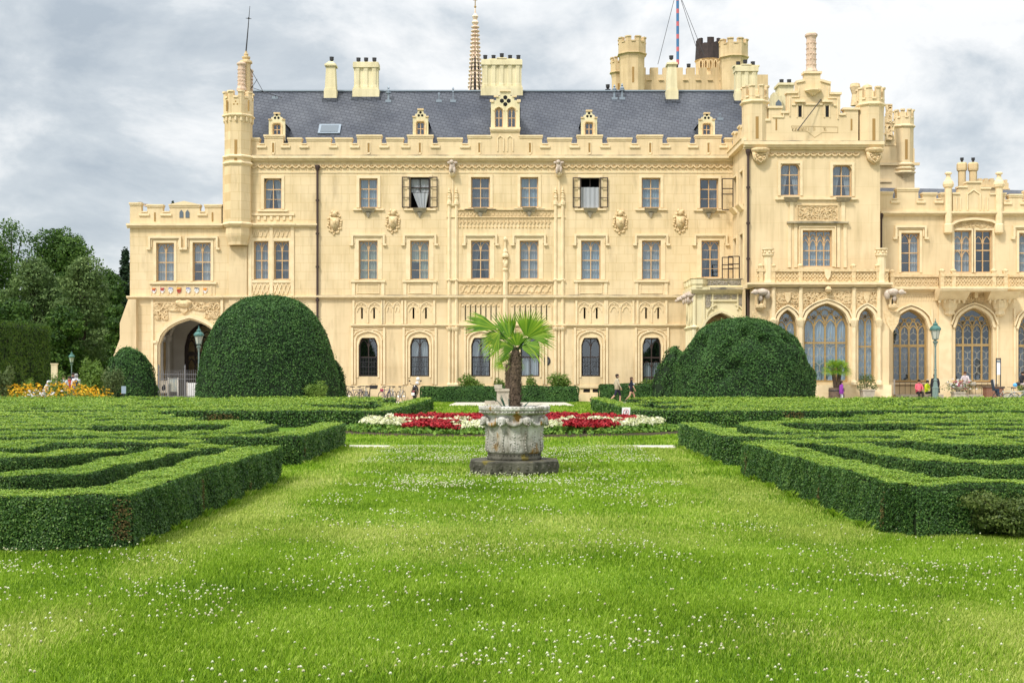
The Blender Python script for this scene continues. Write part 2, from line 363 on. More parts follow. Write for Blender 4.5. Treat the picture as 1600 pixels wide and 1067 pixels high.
def wall_grid(mb, Y, X0, X1, Z0, Z1, ops, reveal=.32):
    xs = sorted(set([X0, X1] + [q for o in ops for q in o[:2] if X0 < q < X1])); zs = sorted(set([Z0, Z1] + [q for o in ops for q in o[2:4] if Z0 < q < Z1]))
    for j in range(len(zs)-1):
        i = 0
        while i < len(xs)-1:
            zc = (zs[j]+zs[j+1])/2
            def solid(i): 
                xc = (xs[i]+xs[i+1])/2
                return not any(o[0] < xc < o[1] and o[2] < zc < o[3] for o in ops)
            if not solid(i): i += 1; continue
            k = i
            while k+1 < len(xs)-1 and solid(k+1): k += 1
            mb.add([(xs[i], Y, zs[j]), (xs[k+1], Y, zs[j]), (xs[k+1], Y, zs[j+1]), (xs[i], Y, zs[j+1])], [(0, 1, 2, 3)])
            i = k+1
    for o in ops:
        x0, x1, z0, z1, kind, rise = o
        if kind:
            A = archpts(x0, x1, z1-rise, rise, kind)
            for a, b in zip(A[:-1], A[1:]):
                if a[1] < z1-1e-4 or b[1] < z1-1e-4:
                    mb.add([(a[0], Y, a[1]), (b[0], Y, b[1]), (b[0], Y, z1), (a[0], Y, z1)], [(0, 1, 2, 3)])
        P = outline(o); n = len(P)
        mb.add([(x, Y, z) for x, z in P] + [(x, Y+reveal, z) for x, z in P], [(i, i+n, (i+1) % n+n, (i+1) % n) for i in range(n)])

def O(p, Y, kind=None, rise=0):
    """opening from photo-measured x0,x1,top,bottom on the plane Y"""
    x0, x1, t, b = p
    return (X(x0, Y), X(x1, Y), Z(b, Y), Z(t, Y), kind, rise*Y/2000)

def drape(mb, x0, x1, z0, z1, y, amp=.03, folds=7, skew=None):
    n = folds*4
    for i in range(n):
        a = x0+(x1-x0)*i/n; b = x0+(x1-x0)*(i+1)/n
        ya = y+amp*math.sin(i*math.pi/2); yb = y+amp*math.sin((i+1)*math.pi/2)
        if skew is None: sa = sb = None; la, lb = a, b
        else:                                         # tied back towards skew
            la = skew+(a-skew)*.45; lb = skew+(b-skew)*.45
        mb.add([(la, ya, z0), (lb, yb, z0), (b, yb, z1), (a, ya, z1)], [(0, 1, 2, 3)])

def window(p, Y, kind=None, rise=0, lights=2, trans=((.5, 1),), heads=(), fw=.075, fm='frame', cur='full', grid=None, setback=.2, parent=None, name='window', tracery=False, lead=False, cm='curtain', pane=True, openlow=None):
    o = O(p, Y, kind, rise) if not isinstance(p, dict) else p['o']
    x0, x1, z0, z1, kind, rise = o; W = x1-x0; H = z1-z0; y = Y+setback
    mb = MB(); th = fw*.8
    mb.ribbon(outline(o, fw/2), fw, y, y+.09, closed=True)
    def top(x):
        if not kind: return z1
        A = archpts(x0, x1, z1-rise, rise, kind, 24)
        return float(np.interp(x, [a[0] for a in A], [a[1] for a in A]))
    spring = z1-rise
    for k in range(1, lights):
        x = x0+W*k/lights; tp = spring if tracery else top(x)-fw*.6
        mb.box(x-th/2, x+th/2, y+.004, y+.085, z0+fw, tp)
    for fr, wd in trans:
        z = z1-H*fr; mb.box(x0+fw, x1-fw, y+.008, y+.08, z-th*wd/2, z+th*wd/2)
    lw = W/lights
    for fr, hh in heads:                              # pointed heads in each light
        z = z1-H*fr
        for k in range(lights):
            a = x0+lw*k+th*.5; b = x0+lw*(k+1)-th*.5
            mb.ribbon(archpts(a, b, z-hh, hh, 'pointed', 10), .04, y+.012, y+.07)
            mb.prism([(a, z-hh*.62), (a+lw*.12, z-hh*.55), (a, z-hh*.75)], y+.015, y+.065)
            mb.prism([(b, z-hh*.62), (b-lw*.12, z-hh*.55), (b, z-hh*.75)], y+.015, y+.065)
    if tracery:
        hh = lw*.85
        for k in range(lights):
            mb.ribbon(archpts(x0+lw*k, x0+lw*(k+1), spring-hh*.4, hh, 'pointed', 10), .07, y+.012, y+.07)
        for k in range(0, lights-1):
            zz = min(top(x0+lw*k+.02), top(x0+lw*(k+2)-.02), spring+lw*1.25)
            tp = top(x0+lw*(k+1))
            h2 = min(lw*1.45, tp-spring-.05)
            A = [(a, min(b, top(a)-.03)) for a, b in archpts(x0+lw*k, x0+lw*(k+2), spring, h2, 'pointed', 14)]
            mb.ribbon(A, .06, y+.018, y+.064)
        for k in range(1, lights):
            x = x0+lw*k; zc = spring+hh*.78; r = lw*.2
            if zc+r*1.4 < top(x):
                for q in range(4):
                    cx = x+r*.72*math.cos(q*math.pi/2); cz = zc+r*.72*math.sin(q*math.pi/2)
                    mb.ribbon([(cx+r*.62*math.cos(t), cz+r*.62*math.sin(t)) for t in np.linspace(0, 2*math.pi, 9)[:-1]], .04, y+.022, y+.06, closed=True)
        for k in range(lights):
            x = x0+lw*(k+.5); zc = min(top(x)-lw*.36, spring+lw*1.15); r = lw*.20
            if zc-r > spring+lw*.45:
                mb.ribbon([(x+r*math.cos(t), zc+r*math.sin(t)) for t in np.linspace(0, 2*math.pi, 9)[:-1]], .045, y+.024, y+.058, closed=True)
    f = part(mb, name, fm, parent)
    if grid:                                          # wrought-iron grille in the lower half
        g = MB(); zt = z1-H*grid
        for k in range(1, 12): g.box(x0+W*k/12-.011, x0+W*k/12+.011, y-.06, y-.04, z0+.02, zt)
        for q in (.03, .25, .5, .75, .98): g.box(x0+.01, x1-.01, y-.064, y-.062+.02, z0+(zt-z0)*q-.012, z0+(zt-z0)*q+.012)
        for k in range(2): g.ribbon([(x0+W*(.25+.5*k)+.1*math.cos(t), z0+(zt-z0)*.6+.1*math.sin(t)) for t in np.linspace(0, 6.28, 9)[:-1]], .02, y-.07, y-.05, closed=True)
        part(g, 'window_grille', 'iron', f)
    if lead:
        g = MB(); hx = lw; step = lw*1.5
        for k in range(lights):
            a = x0+lw*k+th/2; b = x0+lw*(k+1)-th/2; c = (a+b)/2; z = z0+.35
            while z < spring-lw*.5:
                for s in (-1, 1): g.ribbon([(a, z+s*lw*.22), (c, z+s*lw*.50), (b, z+s*lw*.22)], .028, y+.03, y+.05)
                g.box(c-.014, c+.014, y+.031, y+.049, z+lw*.5, z+step-lw*.5)
                z += step
        part(g, 'leaded_lights', 'leadlight', f)
    if pane:
        g = MB(); P = outline(o, fw*.5); g.add([(a, y+.06, b) for a, b in P], [tuple(range(len(P)))][:1]); g.f[-1] = g.f[-1][::-1]
        part(g, 'pane', 'glass', f)
    if cur:
        g = MB(); yc = y+.17; nf = max(4, int(W*6))
        if cur == 'full': drape(g, x0, x1, z0, z1, yc, .03, nf)
        elif cur == 'low': drape(g, x0, x1, z0, z0+H*.47, yc, .03, nf)
        elif cur == 'tied':
            drape(g, x0, x0+W*.5, z0, z1, yc, .03, nf//2+1, x0); drape(g, x0+W*.5, x1, z0, z1, yc, .03, nf//2+1, x1)
        elif cur == 'right': drape(g, x0+W*.52, x1, z0, z1, yc, .03, nf//2+1)
        elif cur == 'half': drape(g, x0, x1, z0+H*.45, z1, yc, .03, nf); drape(g, x0+W*.5, x1, z0, z0+H*.45, yc, .03, nf//2)
        part(g, 'curtain', cm, f)
    return f

def pb(mb, Y, x0, x1, y0, y1, proud=.1, into=.02): mb.box(X(x0, Y), X(x1, Y), Y-proud, Y+into, Z(y0, Y), Z(y1, Y)); return mb
def course(mb, Y, x0, x1, y0, y1, proud=.2):
    """string course / cornice with a stepped profile"""
    h = y1-y0
    pb(mb, Y, x0, x1, y0, y0+h*.45, proud); pb(mb, Y, x0, x1, y0+h*.45, y0+h*.75, proud*.7); pb(mb, Y, x0, x1, y0+h*.75, y1, proud*.35)

def turret(cx, cy, r, z0, z1, zc, rc, corb=None, mh=.55, beads=False, cr=(.35, .5, .55, .85), slits=True, name='turret', mt='wall', trim='trim', strings=(), n=8, solidtop=False):
    """octagonal turret: shaft z0..zc, wider crown zc..z1 with merlons mh above"""
    mb = MB(); prof = [(r, z0), (r, zc-.45), (rc*.98, zc)]
    if corb: prof = [(r*cr[0], z0-corb), (r*cr[1], z0-corb*.85), (r*cr[2], z0-corb*.6), (r*cr[3], z0-corb*.45), (r*.9, z0-corb*.15), (r*1.05, z0)] + prof
    prof += [(rc, zc), (rc, z1)]
    mb.lathe(prof, cx, cy, n)
    if not solidtop:
        for k in range(n):
            a = math.pi/n + 2*math.pi*k/n; P = []
            da = 2*math.pi/n
            c = Vector((cx+rc*math.cos(a), cy+rc*math.sin(a))); l = Vector((cx+rc*math.cos(a-da), cy+rc*math.sin(a-da))); q = Vector((cx+rc*math.cos(a+da), cy+rc*math.sin(a+da)))
            o0 = c.lerp(l, .30); o2 = c.lerp(q, .30); cc = Vector((cx, cy))
            pts = [o0, c, o2, cc.lerp(o2, .72), cc.lerp(c, .72), cc.lerp(o0, .72)]
            mb.vprism([tuple(p) for p in pts], z1-.01, z1+mh)
    t = part(mb, name, mt)
    tb = MB()
    for z, wd in list(strings) + [(zc, .12), ]:
        tb.lathe([(r*1.01, z-.12), (rc+.10 if abs(z-zc) < .01 else r+.14, z-.02), (rc+.10 if abs(z-zc) < .01 else r+.14, z+.05), (r*1.01, z+.13)], cx, cy, n)
    for k in range(n):
        a = 2*math.pi*k/n + math.pi/n
        if not solidtop:
            da = 2*math.pi/n; ro = rc+.07; c = Vector((cx+ro*math.cos(a), cy+ro*math.sin(a))); l = Vector((cx+ro*math.cos(a-da), cy+ro*math.sin(a-da))); q = Vector((cx+ro*math.cos(a+da), cy+ro*math.sin(a+da))); o0 = c.lerp(l, .32); o2 = c.lerp(q, .32); cc = Vector((cx, cy))
            tb.vprism([tuple(p_) for p_ in (o0, c, o2, cc.lerp(o2, .66), cc.lerp(c, .66), cc.lerp(o0, .66))], z1+mh-.008, z1+mh+.09)
            tb.vprism([tuple(p_) for p_ in (cc.lerp(l.lerp(c, .32), 1.0), cc.lerp(o0, 1.0), cc.lerp(o0, .8), cc.lerp(l.lerp(c, .32), .8))], z1-.06, z1+.05)
    if beads:
        for k in range(n*2):
            a = math.pi*k/n; tb.blob((cx+(r+rc)/2*.97*math.cos(a), cy+(r+rc)/2*.97*math.sin(a), zc-.25), (.09, .09, .2), 6, 4)
    part(tb, 'turret_moulding', trim, t)
    if slits:
        sb = MB(); ap = r*math.cos(math.pi/n)
        zs = zc-1.0-(zc-z0)*.15
        for k in (0,):
            sb.box(cx-.09, cx+.09, cy-ap-.02, cy-ap+.02, zs-.9, zs+.45); 
        part(sb, 'slit', 'slot', t)
    return t

def merlons(Y, spans, ybot, name='battlement', thick=.45, mt='smooth', slit=()):
    """spans: (x0, x1, top) merlons, the gaps between sit at ybot; slit: x positions of arrow slits"""
    mb = MB(); cp = MB(); sm = MB()
    for x0, x1, t in spans:
        s = [q for q in slit if x0 < q < x1]
        a, b = X(x0, Y), X(x1, Y); zt, zb = Z(t, Y), Z(ybot, Y)
        mb.box(a, b, Y, Y+thick, zb, zt)
        cp.box(a-.05, b+.05, Y-.09, Y+thick+.06, zt, zt+.10); cp.box(a-.02, b+.02, Y-.045, Y+thick+.03, zt-.10, zt-.0)
    for (a0, a1, _), (b0, b1, _) in zip(spans[:-1], spans[1:]):
        if b0 > a1+1: cp.box(X(a1, Y)-.14, X(b0, Y)+.14, Y-.09, Y+.0, Z(ybot+2.5, Y)-.12, Z(ybot+2.5, Y)+.02); cp.box(X(a1, Y), X(b0, Y), Y-.06, Y+thick+.05, Z(ybot, Y), Z(ybot, Y)+.07)
    r = part(mb, name, mt); part(cp, 'coping', 'trim', r)
    return r

def hood(Y, cx, hw, yt, drop, parent=None, lw=.13):
    mb = MB(); a, b = X(cx-hw, Y), X(cx+hw, Y); zt = Z(yt, Y); zb = Z(yt+drop, Y); f = .18
    mb.ribbon([(a-f, zb), (a, zb), (a, zt), (b, zt), (b, zb), (b+f, zb)], lw, Y-.15, Y)
    mb.ribbon([(a+.12, zb+.1), (a+.12, zt-.12), (b-.12, zt-.12), (b-.12, zb+.1)], .06, Y-.075, Y)
    part(mb, 'hood_mould', 'trim', parent)

def surround(mb, p, Y, wpx=4, proud=.06, bottom=False):
    x0, x1, t, b = p; a0, a1 = X(x0-wpx/2, Y), X(x1+wpx/2, Y); zb, zt = Z(b, Y), Z(t-wpx/2, Y); wd = wpx*Y/2000
    mb.ribbon([(a0, zb), (a0, zt), (a1, zt), (a1, zb)], wd, Y-proud, Y)

def relief(mb, x0, x1, z0, z1, Y, n, r=(.05, .12), proud=.1, seed=0):
    rd = random.Random(seed)
    for k in range(n):
        x = rd.uniform(x0, x1); z = rd.uniform(z0, z1); q = rd.uniform(*r)
        if k % 3 == 0: mb.blob((x, Y, z), (q, proud*rd.uniform(.5, 1), q*.6), 6, 4)
        else:
            t0 = rd.uniform(0, 6.28); mb.ribbon([(min(max(x+q*1.5*math.cos(t0+t), x0), x1), min(max(z+q*1.5*math.sin(t0+t), z0), z1)) for t in np.linspace(0, 3.6, 5)], q*.45, Y-proud*rd.uniform(.4, 1), Y)

# ---- main wall
T3 = [(412.5, 440, 279, 327), (561.5, 590, 279, 325), (641, 671, 277, 325), (736, 765.5, 277, 325), (813, 841, 277, 324), (907.5, 937, 278, 325), (1002.5, 1032, 278, 325), (1093.5, 1122.5, 279, 326)]
T2 = [(396.5, 419.5, 377, 437), (428, 452, 377, 437), (560.5, 590, 376, 437), (641, 670.5, 376, 437), (736, 765.5, 376, 436), (812, 841.5, 376, 436), (908, 938.5, 376, 437), (1003, 1032.5, 376, 437), (1096, 1124.5, 376, 434)]
T1 = [(560.5, 590, 528, 588), (641, 670.5, 528, 588), (736.5, 766, 528, 588), (813.5, 843, 528, 588), (908.5, 938, 528, 588), (1004, 1033, 528, 601)]
SL = [(564, 567, 481, 498), (583, 586, 481, 498), (644.5, 647.5, 481, 498), (664, 667, 481, 498), (912, 915, 481, 498), (931, 934, 481, 498), (1008, 1011, 481, 498), (1027, 1030, 481, 498)]
VENT = [(911.5, 922, 607.5, 613), (926, 936.5, 607.5, 613)]
ops = [O(p, F) for p in T3] + [O(p, F) for p in T2] + [O(p, F, 'shoulder', 12) for p in T1] + [O(p, F) for p in SL+VENT]
ztop = Z(245, F)
mb = MB(); up = [o for o in ops if o[2] > Z(464, F)]; lo = [o for o in ops if o[2] < Z(464, F)]
xl, xr = X(348, F), X(1165, F)+.4
wall_grid(mb, F, xl, xr, Z(464, F), ztop, up); part(mb, 'wall', 'wall')
mb = MB(); wall_grid(mb, F, xl, xr, -.1, Z(464, F), lo); part(mb, 'wall', 'smooth')
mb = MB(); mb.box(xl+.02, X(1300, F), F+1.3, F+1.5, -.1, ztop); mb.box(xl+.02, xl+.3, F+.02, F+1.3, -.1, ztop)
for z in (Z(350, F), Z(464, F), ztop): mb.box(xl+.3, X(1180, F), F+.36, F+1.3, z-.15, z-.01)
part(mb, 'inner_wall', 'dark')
for i, p in enumerate(T3):
    k = ['tied', 'full', None, 'full', 'full', None, 'full', 'right'][i]
    if i in (2, 5):                                   # casements folded open
        f = window(p, F, lights=2, trans=((.33, 1.2),), fm='darkframe', cur=None, pane=False, fw=.06)
        g = MB(); W0, W1 = X(p[0], F), X(p[1], F); zt, zb = Z(p[2], F), Z(p[3], F)
        if i == 2: drape(g, W0+.15, W1-.05, zb, zt-1.0, F+.15, .04, 4, W1-.4); drape(g, W0+.05, W1-.05, zt-.95, zt-.1, F+.3, .02, 5)
        else: drape(g, W0+.02, W1-.02, zb, zt-.6, F+.12, .03, 4)
        part(g, 'curtain', 'curtain', f)
        for s in (-1, 1):
            c = MB(); xh = W0 if s < 0 else W1; a, b = (xh-.50, xh-.03) if s < 0 else (xh+.03, xh+.50)
            c.ribbon([(a, zb+.03), (a, zt-.03), (b, zt-.03), (b, zb+.03)], .06, F-.14, F-.08, closed=True)
            for q in (.33, .67): c.box(a+.03, b-.03, F-.135, F-.09, zt-(zt-zb)*q-.02, zt-(zt-zb)*q+.02)
            part(c, 'open_casement', 'darkframe', f)
    else:
        window(p, F, kind='shoulder' if i == 0 else None, rise=7 if i == 0 else 0, trans=((.35, 1.1), (.67, .6)), cur=k, cm=['curtain', 'curtainblue', 'curtain', 'curtaindark', 'curtainblue', 'curtain', 'curtainblue', 'curtaindark'][i])
for i, p in enumerate(T2):
    k = ['full', 'half', 'full', 'half', 'tied', 'full', 'full', 'full', 'tied'][i]
    window(p, F, trans=((.5, 1.2), (.25, .5), (.75, .5)), heads=((.04, .50),), cur=k, cm=['curtain', 'curtaindark', 'curtaingreen', 'curtaingreen', 'curtaindark', 'curtain', 'curtainblue', 'curtain', 'curtaindark'][i])
for i, p in enumerate(T1):
    window(p, F, 'shoulder', 12, trans=((.5, 1.3),) if i < 5 else ((.42, 1.4), (.84, 1.4)), heads=((.06, .42),) if i < 5 else ((.06, .5), (.5, .4)), fm='darkframe', fw=.08, cur=[None, 'tied', 'tied', 'low', None, 'low'][i],
           grid=.5 if i in (0, 1, 2, 4) else None)
mb = MB()
for p in VENT:
    x0, x1, z0, z1, _, _ = O(p, F)
    for k in range(1, 6): mb.box(x0+(x1-x0)*k/6-.015, x0+(x1-x0)*k/6+.015, F+.1, F+.13, z0, z1)
    mb.box(x0, x1, F+.095, F+.125, (z0+z1)/2-.015, (z0+z1)/2+.015)
part(mb, 'vent_grille', 'iron')
# surrounds and sills
mb = MB()
for p in T3: surround(mb, p, F, 4.5, .05)
for p in T2[2:]: surround(mb, p, F, 7, .03)
for p in T2[:2]: surround(mb, p, F, 2.5, .05)
for i, p in enumerate(T3):
    pb(mb, F, p[0]-10, p[1]+10, p[3]+1.5, p[3]+4, .12)
for p in T2[2:]:
    pb(mb, F, (p[0]+p[1])/2-27, (p[0]+p[1])/2+27, p[3]+1, p[3]+4, .13)
part(mb, 'window_surrounds', 'trim')
mb = MB()
for p in T3[1:]:
    c = (p[0]+p[1])/2; a, b = X(c-11, F), X(c+11, F); z = Z(p[3]+1, F)
    mb.vprism([(a+.1, F-.02), (b-.1, F-.02), (b-.1, F), (a+.1, F)], z-.28, z-.0, [(a, F-.38), (b, F-.38), (b, F), (a, F)])
    mb.lathe([(.04, z-.6), (.12, z-.45), (.2, z-.29)], (a+b)/2, F-.02, 8)
part(mb, 'window_ledge', 'grey')
for p in T2[2:]: hood(F, (p[0]+p[1])/2, 24.5, 367.5, 15)
# panels under second-floor windows
mb = MB()
for p in T2[2:4]+T2[6:8]:
    c = (p[0]+p[1])/2
    for s in (-1, 1): pb(mb, F, c+s*23-2.5, c+s*23+2.5, 441, 462, .06)
    mb.ribbon([(X(c-17, F), Z(458, F)), (X(c-17, F), Z(444, F)), (X(c+17, F), Z(444, F)), (X(c+17, F), Z(458, F))], .05, F-.04, F, closed=True)
part(mb, 'sill_panels', 'trim')
# string courses
mb = MB(); course(mb, F, 386, 1146, 245, 253, .34); pb(mb, F, 386, 1146, 269.2, 270.6, .04); part(mb, 'cornice', 'trim')
mb = MB(); pb(mb, F, 386, 1146, 243.4, 244.9, .28); part(mb, 'cornice_ledge', 'dirtytrim')
mb = MB(); course(mb, F, 345, 1072, 462.6, 467, .24); course(mb, F, 548, 1074, 506.5, 511, .16); part(mb, 'string_course', 'trim')
mb = MB(); pb(mb, F, 496, 1072, 461.2, 462.5, .22); part(mb, 'string_course_ledge', 'dirtytrim')
mb = MB(); course(mb, F, 345, 496, 350, 355.5, .22); part(mb, 'string_course', 'trim')
mb = MB(); pb(mb, F, 345, 1072, 604, 627, .10); 
for c in VENT: pass
# plinth with gap for vents
mb = MB()
for a, b in ((345, 905), (943, 1003), (1034, 1072)): pb(mb, F, a, b, 602, 627.5, .08)
pb(mb, F, 905, 943, 602, 606, .08); pb(mb, F, 905, 943, 615, 627.5, .08)
part(mb, 'plinth', 'smooth')
# scalloped frieze under the cornice
mb = MB()
x = 392
while x < 1140:
    c = X(x+5.4, F); z = Z(258, F); r = .20
    mb.ribbon([(c+r*math.cos(t), z-r*.9*math.sin(t)) for t in np.linspace(0, math.pi, 7)], .075, F-.10, F)
    mb.blob((c, F, z-.02), (.085, .07, .07), 6, 4)
    mb.blob((X(x, F), F, z-.28), (.05, .06, .07), 6, 4)
    x += 10.8
part(mb, 'scalloped_frieze', 'relief')
# battlement of the main front
notch = [(405, 413), (442, 450), (471, 479), (517, 524), (550, 558), (596, 604), (630, 637), (676, 684), (722, 731), (847, 856), (893, 902), (941, 950), (987, 996), (1035, 1044), (1078, 1087), (1127, 1133)]
tall = (427, 576, 656, 749, 828, 921, 1016, 1107)
xs = [388] + [q for a in notch for q in a] + [1144]; sp = []
for i in range(0, len(xs), 2):
    a, b = xs[i], xs[i+1]
    if a < 790 < b: sp += [(a, 766.5, 214), (766.5, 812, 202), (812, b, 214)]
    else: sp.append((a, b, 213.5 if any(a < t < b for t in tall) else 218))
bt = merlons(F, sp, 226, slit=tall)
mb = MB(); mb.box(X(388, F), X(1146, F), F, F+.45, Z(245, F), Z(226, F)); part(mb, 'parapet', 'smooth')
mb = MB(); g = MB()
for t in tall:
    c = X(t, F); g.box(c-.05, c+.05, F-.022, F+.01, Z(238, F), Z(224, F)); 
    mb.ribbon([(c-.10, Z(239.5, F)), (c-.10, Z(223, F)), (c+.10, Z(223, F)), (c+.10, Z(239.5, F))], .05, F-.04, F)
    mb.blob((c, F, Z(240.5, F)), (.12, .06, .08), 6, 4)
part(mb, 'slit_mouldings', 'trim'); part(g, 'slits', 'slot')
# central pedestal mouldings
mb = MB()
for a in (779, 794): mb.ribbon([(X(a-1.5, F), Z(237, F)), (X(a-1.5, F), Z(216, F)), (X(a+3, F), Z(212.5, F)), (X(a+7.5, F), Z(216, F)), (X(a+7.5, F), Z(237, F))], .06, F-.05, F)
course(mb, F, 766, 812.5, 201, 207, .14); part(mb, 'blind_arches', 'trim')

# middle bay: clustered shafts, pinnacles, friezes
for s, c in ((0, 707.5), (1, 873.5)):
    mb = MB()
    for d in (-5.5, 5.5):
        x = X(c+d, F)
        mb.lathe([(.17, Z(602, F)), (.17, Z(600, F)), (.10, Z(598, F)), (.10, Z(518, F)), (.2, Z(514, F)), (.22, Z(511, F))], x, F-.05, 8)
        mb.lathe([(.11, Z(511, F)), (.11, Z(440, F)), (.17, Z(437, F)), (.1, Z(436, F)), (.1, Z(322, F)), (.17, Z(320, F)), (.17, Z(316, F)), (.10, Z(312, F)), (.13, Z(308, F)), (.05, Z(300, F)), (.08, Z(297, F)), (.01, Z(292, F))], x, F-.04, 6)
        for z in (301, 305, 309, 313): mb.lathe([(.10, Z(z+1, F)), (.16, Z(z, F)), (.05, Z(z-1, F))], x, F-.05, 4)
    mb.lathe([(.13, Z(600, F)), (.08, Z(597, F)), (.08, Z(518, F)), (.16, Z(514, F)), (.18, Z(510.5, F))], X(c, F), F-.02, 8)
    pb(mb, F, c-8.5, c+8.5, 318, 322, .10); pb(mb, F, c-8.5, c+8.5, 327, 509, .025); pb(mb, F, c-1, c+1, 276, 318, .05)
    pb(mb, F, c-9, c+9, 600, 627.5, .2); course(mb, F, c-9.5, c+9.5, 437.5, 440.5, .16); course(mb, F, c-9.5, c+9.5, 339, 341, .1)
    part(mb, 'clustered_pilaster', 'trim', smooth=False)
    g = MB(); x = X(c-.5, F)                          # crouching gargoyle
    g.lathe([(.10, Z(277, F)), (.22, Z(273, F)), (.22, Z(271, F))], x, F-.18, 8)
    g.mi = 1
    g.blob((x, F-.3, Z(262, F)), (.19, .22, .40)); g.blob((x-.04, F-.45, Z(255, F)), (.15, .17, .14)); g.blob((x+.14*(1-2*s), F-.42, Z(268, F)), (.09, .12, .24)); g.blob((x-.12*(1-2*s), F-.42, Z(267, F)), (.09, .12, .22))
    g.blob((x-.2, F-.2, Z(255, F)), (.16, .05, .10)); g.blob((x+.2, F-.2, Z(255, F)), (.16, .05, .10))
    _ob(g, 'gargoyle', [M['trim'], M['statue']], castle, True, True)
mb = MB(); x = X(789.5, F)
mb.lathe([(.2, Z(520, F)), (.17, Z(518, F)), (.17, Z(424, F)), (.1, Z(424, F))], x, F-.03, 6)
mb.lathe([(.06, Z(426, F)), (.18, Z(422, F)), (.14, Z(419, F)), (.02, Z(419, F))], x, F-.12, 8)
mb.blob((x, F-.12, Z(413, F)), (.14, .12, .26)); mb.blob((x, F-.12, Z(405.5, F)), (.085, .085, .10)); mb.blob((x-.1, F-.17, Z(410, F)), (.07, .07, .16)); mb.blob((x+.1, F-.17, Z(410, F)), (.07, .07, .16))
mb.lathe([(.24, Z(402, F)), (.24, Z(399, F)), (.15, Z(396, F)), (.17, Z(393, F)), (.07, Z(388, F)), (.05, Z(378, F)), (.13, Z(375, F)), (.13, Z(373, F)), (.03, Z(370, F))], x, F-.1, 6)
part(mb, 'statue_pilaster', 'trim')
mb = MB()
pb(mb, F, 716, 865, 327, 328.8, .12); pb(mb, F, 716, 865, 339, 340.4, .09); pb(mb, F, 716, 865, 437.5, 440.5, .14)
x = 718
while x < 862:
    a = X(x, F); st = X(5.8, F)-X(0, F)
    mb.ribbon([(a, Z(338, F)), (a+st*.5, Z(330, F)), (a+st, Z(338, F))], .05, F-.05, F)
    mb.ribbon([(a, Z(341, F)), (a, Z(350, F)), (a+st*.5, Z(346, F))], .045, F-.06, F)
    mb.blob((a, F, Z(354.5, F)), (.06, .09, .09), 6, 4)
    x += 5.8
for a0, a1 in ((719, 783), (796, 862)):               # wavy band under the sills, arcade band below
    for q in range(6):
        c = a0+(a1-a0)*(q+.5)/6
        mb.ribbon([(X(c+dx, F), Z(451+dz, F)) for dx, dz in ((-6, 7), (-2, 5), (0, 0), (2, -4), (6, -6))], .07, F-.07, F)
        mb.blob((X(c-3, F), F, Z(446.5, F)), (.12, .05, .10), 6, 4); mb.blob((X(c+3, F), F, Z(455.5, F)), (.12, .05, .10), 6, 4)
    mb.ribbon([(X(a0, F), Z(460, F)), (X(a0, F), Z(443, F)), (X(a1, F), Z(443, F)), (X(a1, F), Z(460, F))], .06, F-.05, F, closed=True)
    for q in range(8):
        c0 = a0+(a1-a0)*q/8; c1 = a0+(a1-a0)*(q+1)/8
        mb.ribbon([(X(c0, F), Z(500, F))] + [(u, v) for u, v in archpts(X(c0, F), X(c1, F), Z(477, F), .2, 'pointed', 6)] + [(X(c1, F), Z(500, F))], .045, F-.045, F)
        mb.blob((X((c0+c1)/2, F), F, Z(478, F)), (.1, .05, .1), 6, 4)
part(mb, 'middle_bay_friezes', 'relief')
# blind tracery panels round the slits, and frames of the ground-floor windows
def tracery_panel(mb, c, hw, y0, y1, n, parent=None):
    a, b = X(c-hw, F), X(c+hw, F)
    for s in (c-hw-1.5, c+hw+1.5): pb(mb, F, s-1.6, s+1.6, y0-1, y1+2, .09)
    for q in range(n):
        u = a+(b-a)*q/n; v = a+(b-a)*(q+1)/n
        mb.ribbon(archpts(u, v, Z(y0+12, F), .42, 'pointed', 8), .06, F-.06, F)
        mb.ribbon(archpts(u+.15, v-.15, Z(y0+17, F), .34, 'pointed', 8), .05, F-.05, F)
        mb.ribbon(archpts(u-.0, v+.0, Z(y0+8, F), .1, 'pointed', 8), .04, F-.04, F)
        mb.blob(((u+v)/2, F, Z(y0+5.5, F)), (.08, .05, .08), 6, 4)
    for q in range(1, n): mb.box(a+(b-a)*q/n-.03, a+(b-a)*q/n+.03, F-.055, F, Z(y1, F), Z(y0+12, F))
mb = MB()
for c, hw, n in ((575, 21, 2), (614, 13, 2), (656, 21, 2), (923, 21, 2), (969, 19, 2), (1018.5, 21, 2)): tracery_panel(mb, c, hw, 470, 504, n)
part(mb, 'blind_tracery', 'trim')
mb = MB()
for p in T1:
    c = (p[0]+p[1])/2; 
    for s in (-1, 1):
        pb(mb, F, c+s*25-1.7, c+s*25+1.7, 512, 601, .10); pb(mb, F, c+s*21-.9, c+s*21+.9, 530, 601, .05)
    a, b = X(c-20.5, F), X(c+20.5, F)
    mb.ribbon([(a, Z(600, F))] + archpts(a, b, Z(530, F), .55, 'tudor', 14) + [(b, Z(600, F))], .10, F-.09, F)
    mb.ribbon(archpts(X(c-23, F), X(c+23, F), Z(524, F), .42, 'tudor', 12), .06, F-.06, F)
    mb.ribbon([(X(c-23, F), Z(514, F)), (X(c-10, F), Z(515.5, F)), (X(c, F), Z(519, F)), (X(c+10, F), Z(515.5, F)), (X(c+23, F), Z(514, F))], .05, F-.05, F)
    P = outline(O(p, F, 'shoulder', 12), -.07); mb.ribbon(P, .11, F-.05, F)
part(mb, 'window_arch_mouldings', 'trim')
mb = MB(); mb.lathe([(.19, -.03), (.24, 0), (.24, .03), (.1, .04)], 0, 0, 14, sx=1, sy=1.25)
XF[0] = lambda x, y, z: (x+X(854.5, F), F-z, y+Z(564, F)); part(mb, 'plaque', 'iron')
mb = MB()
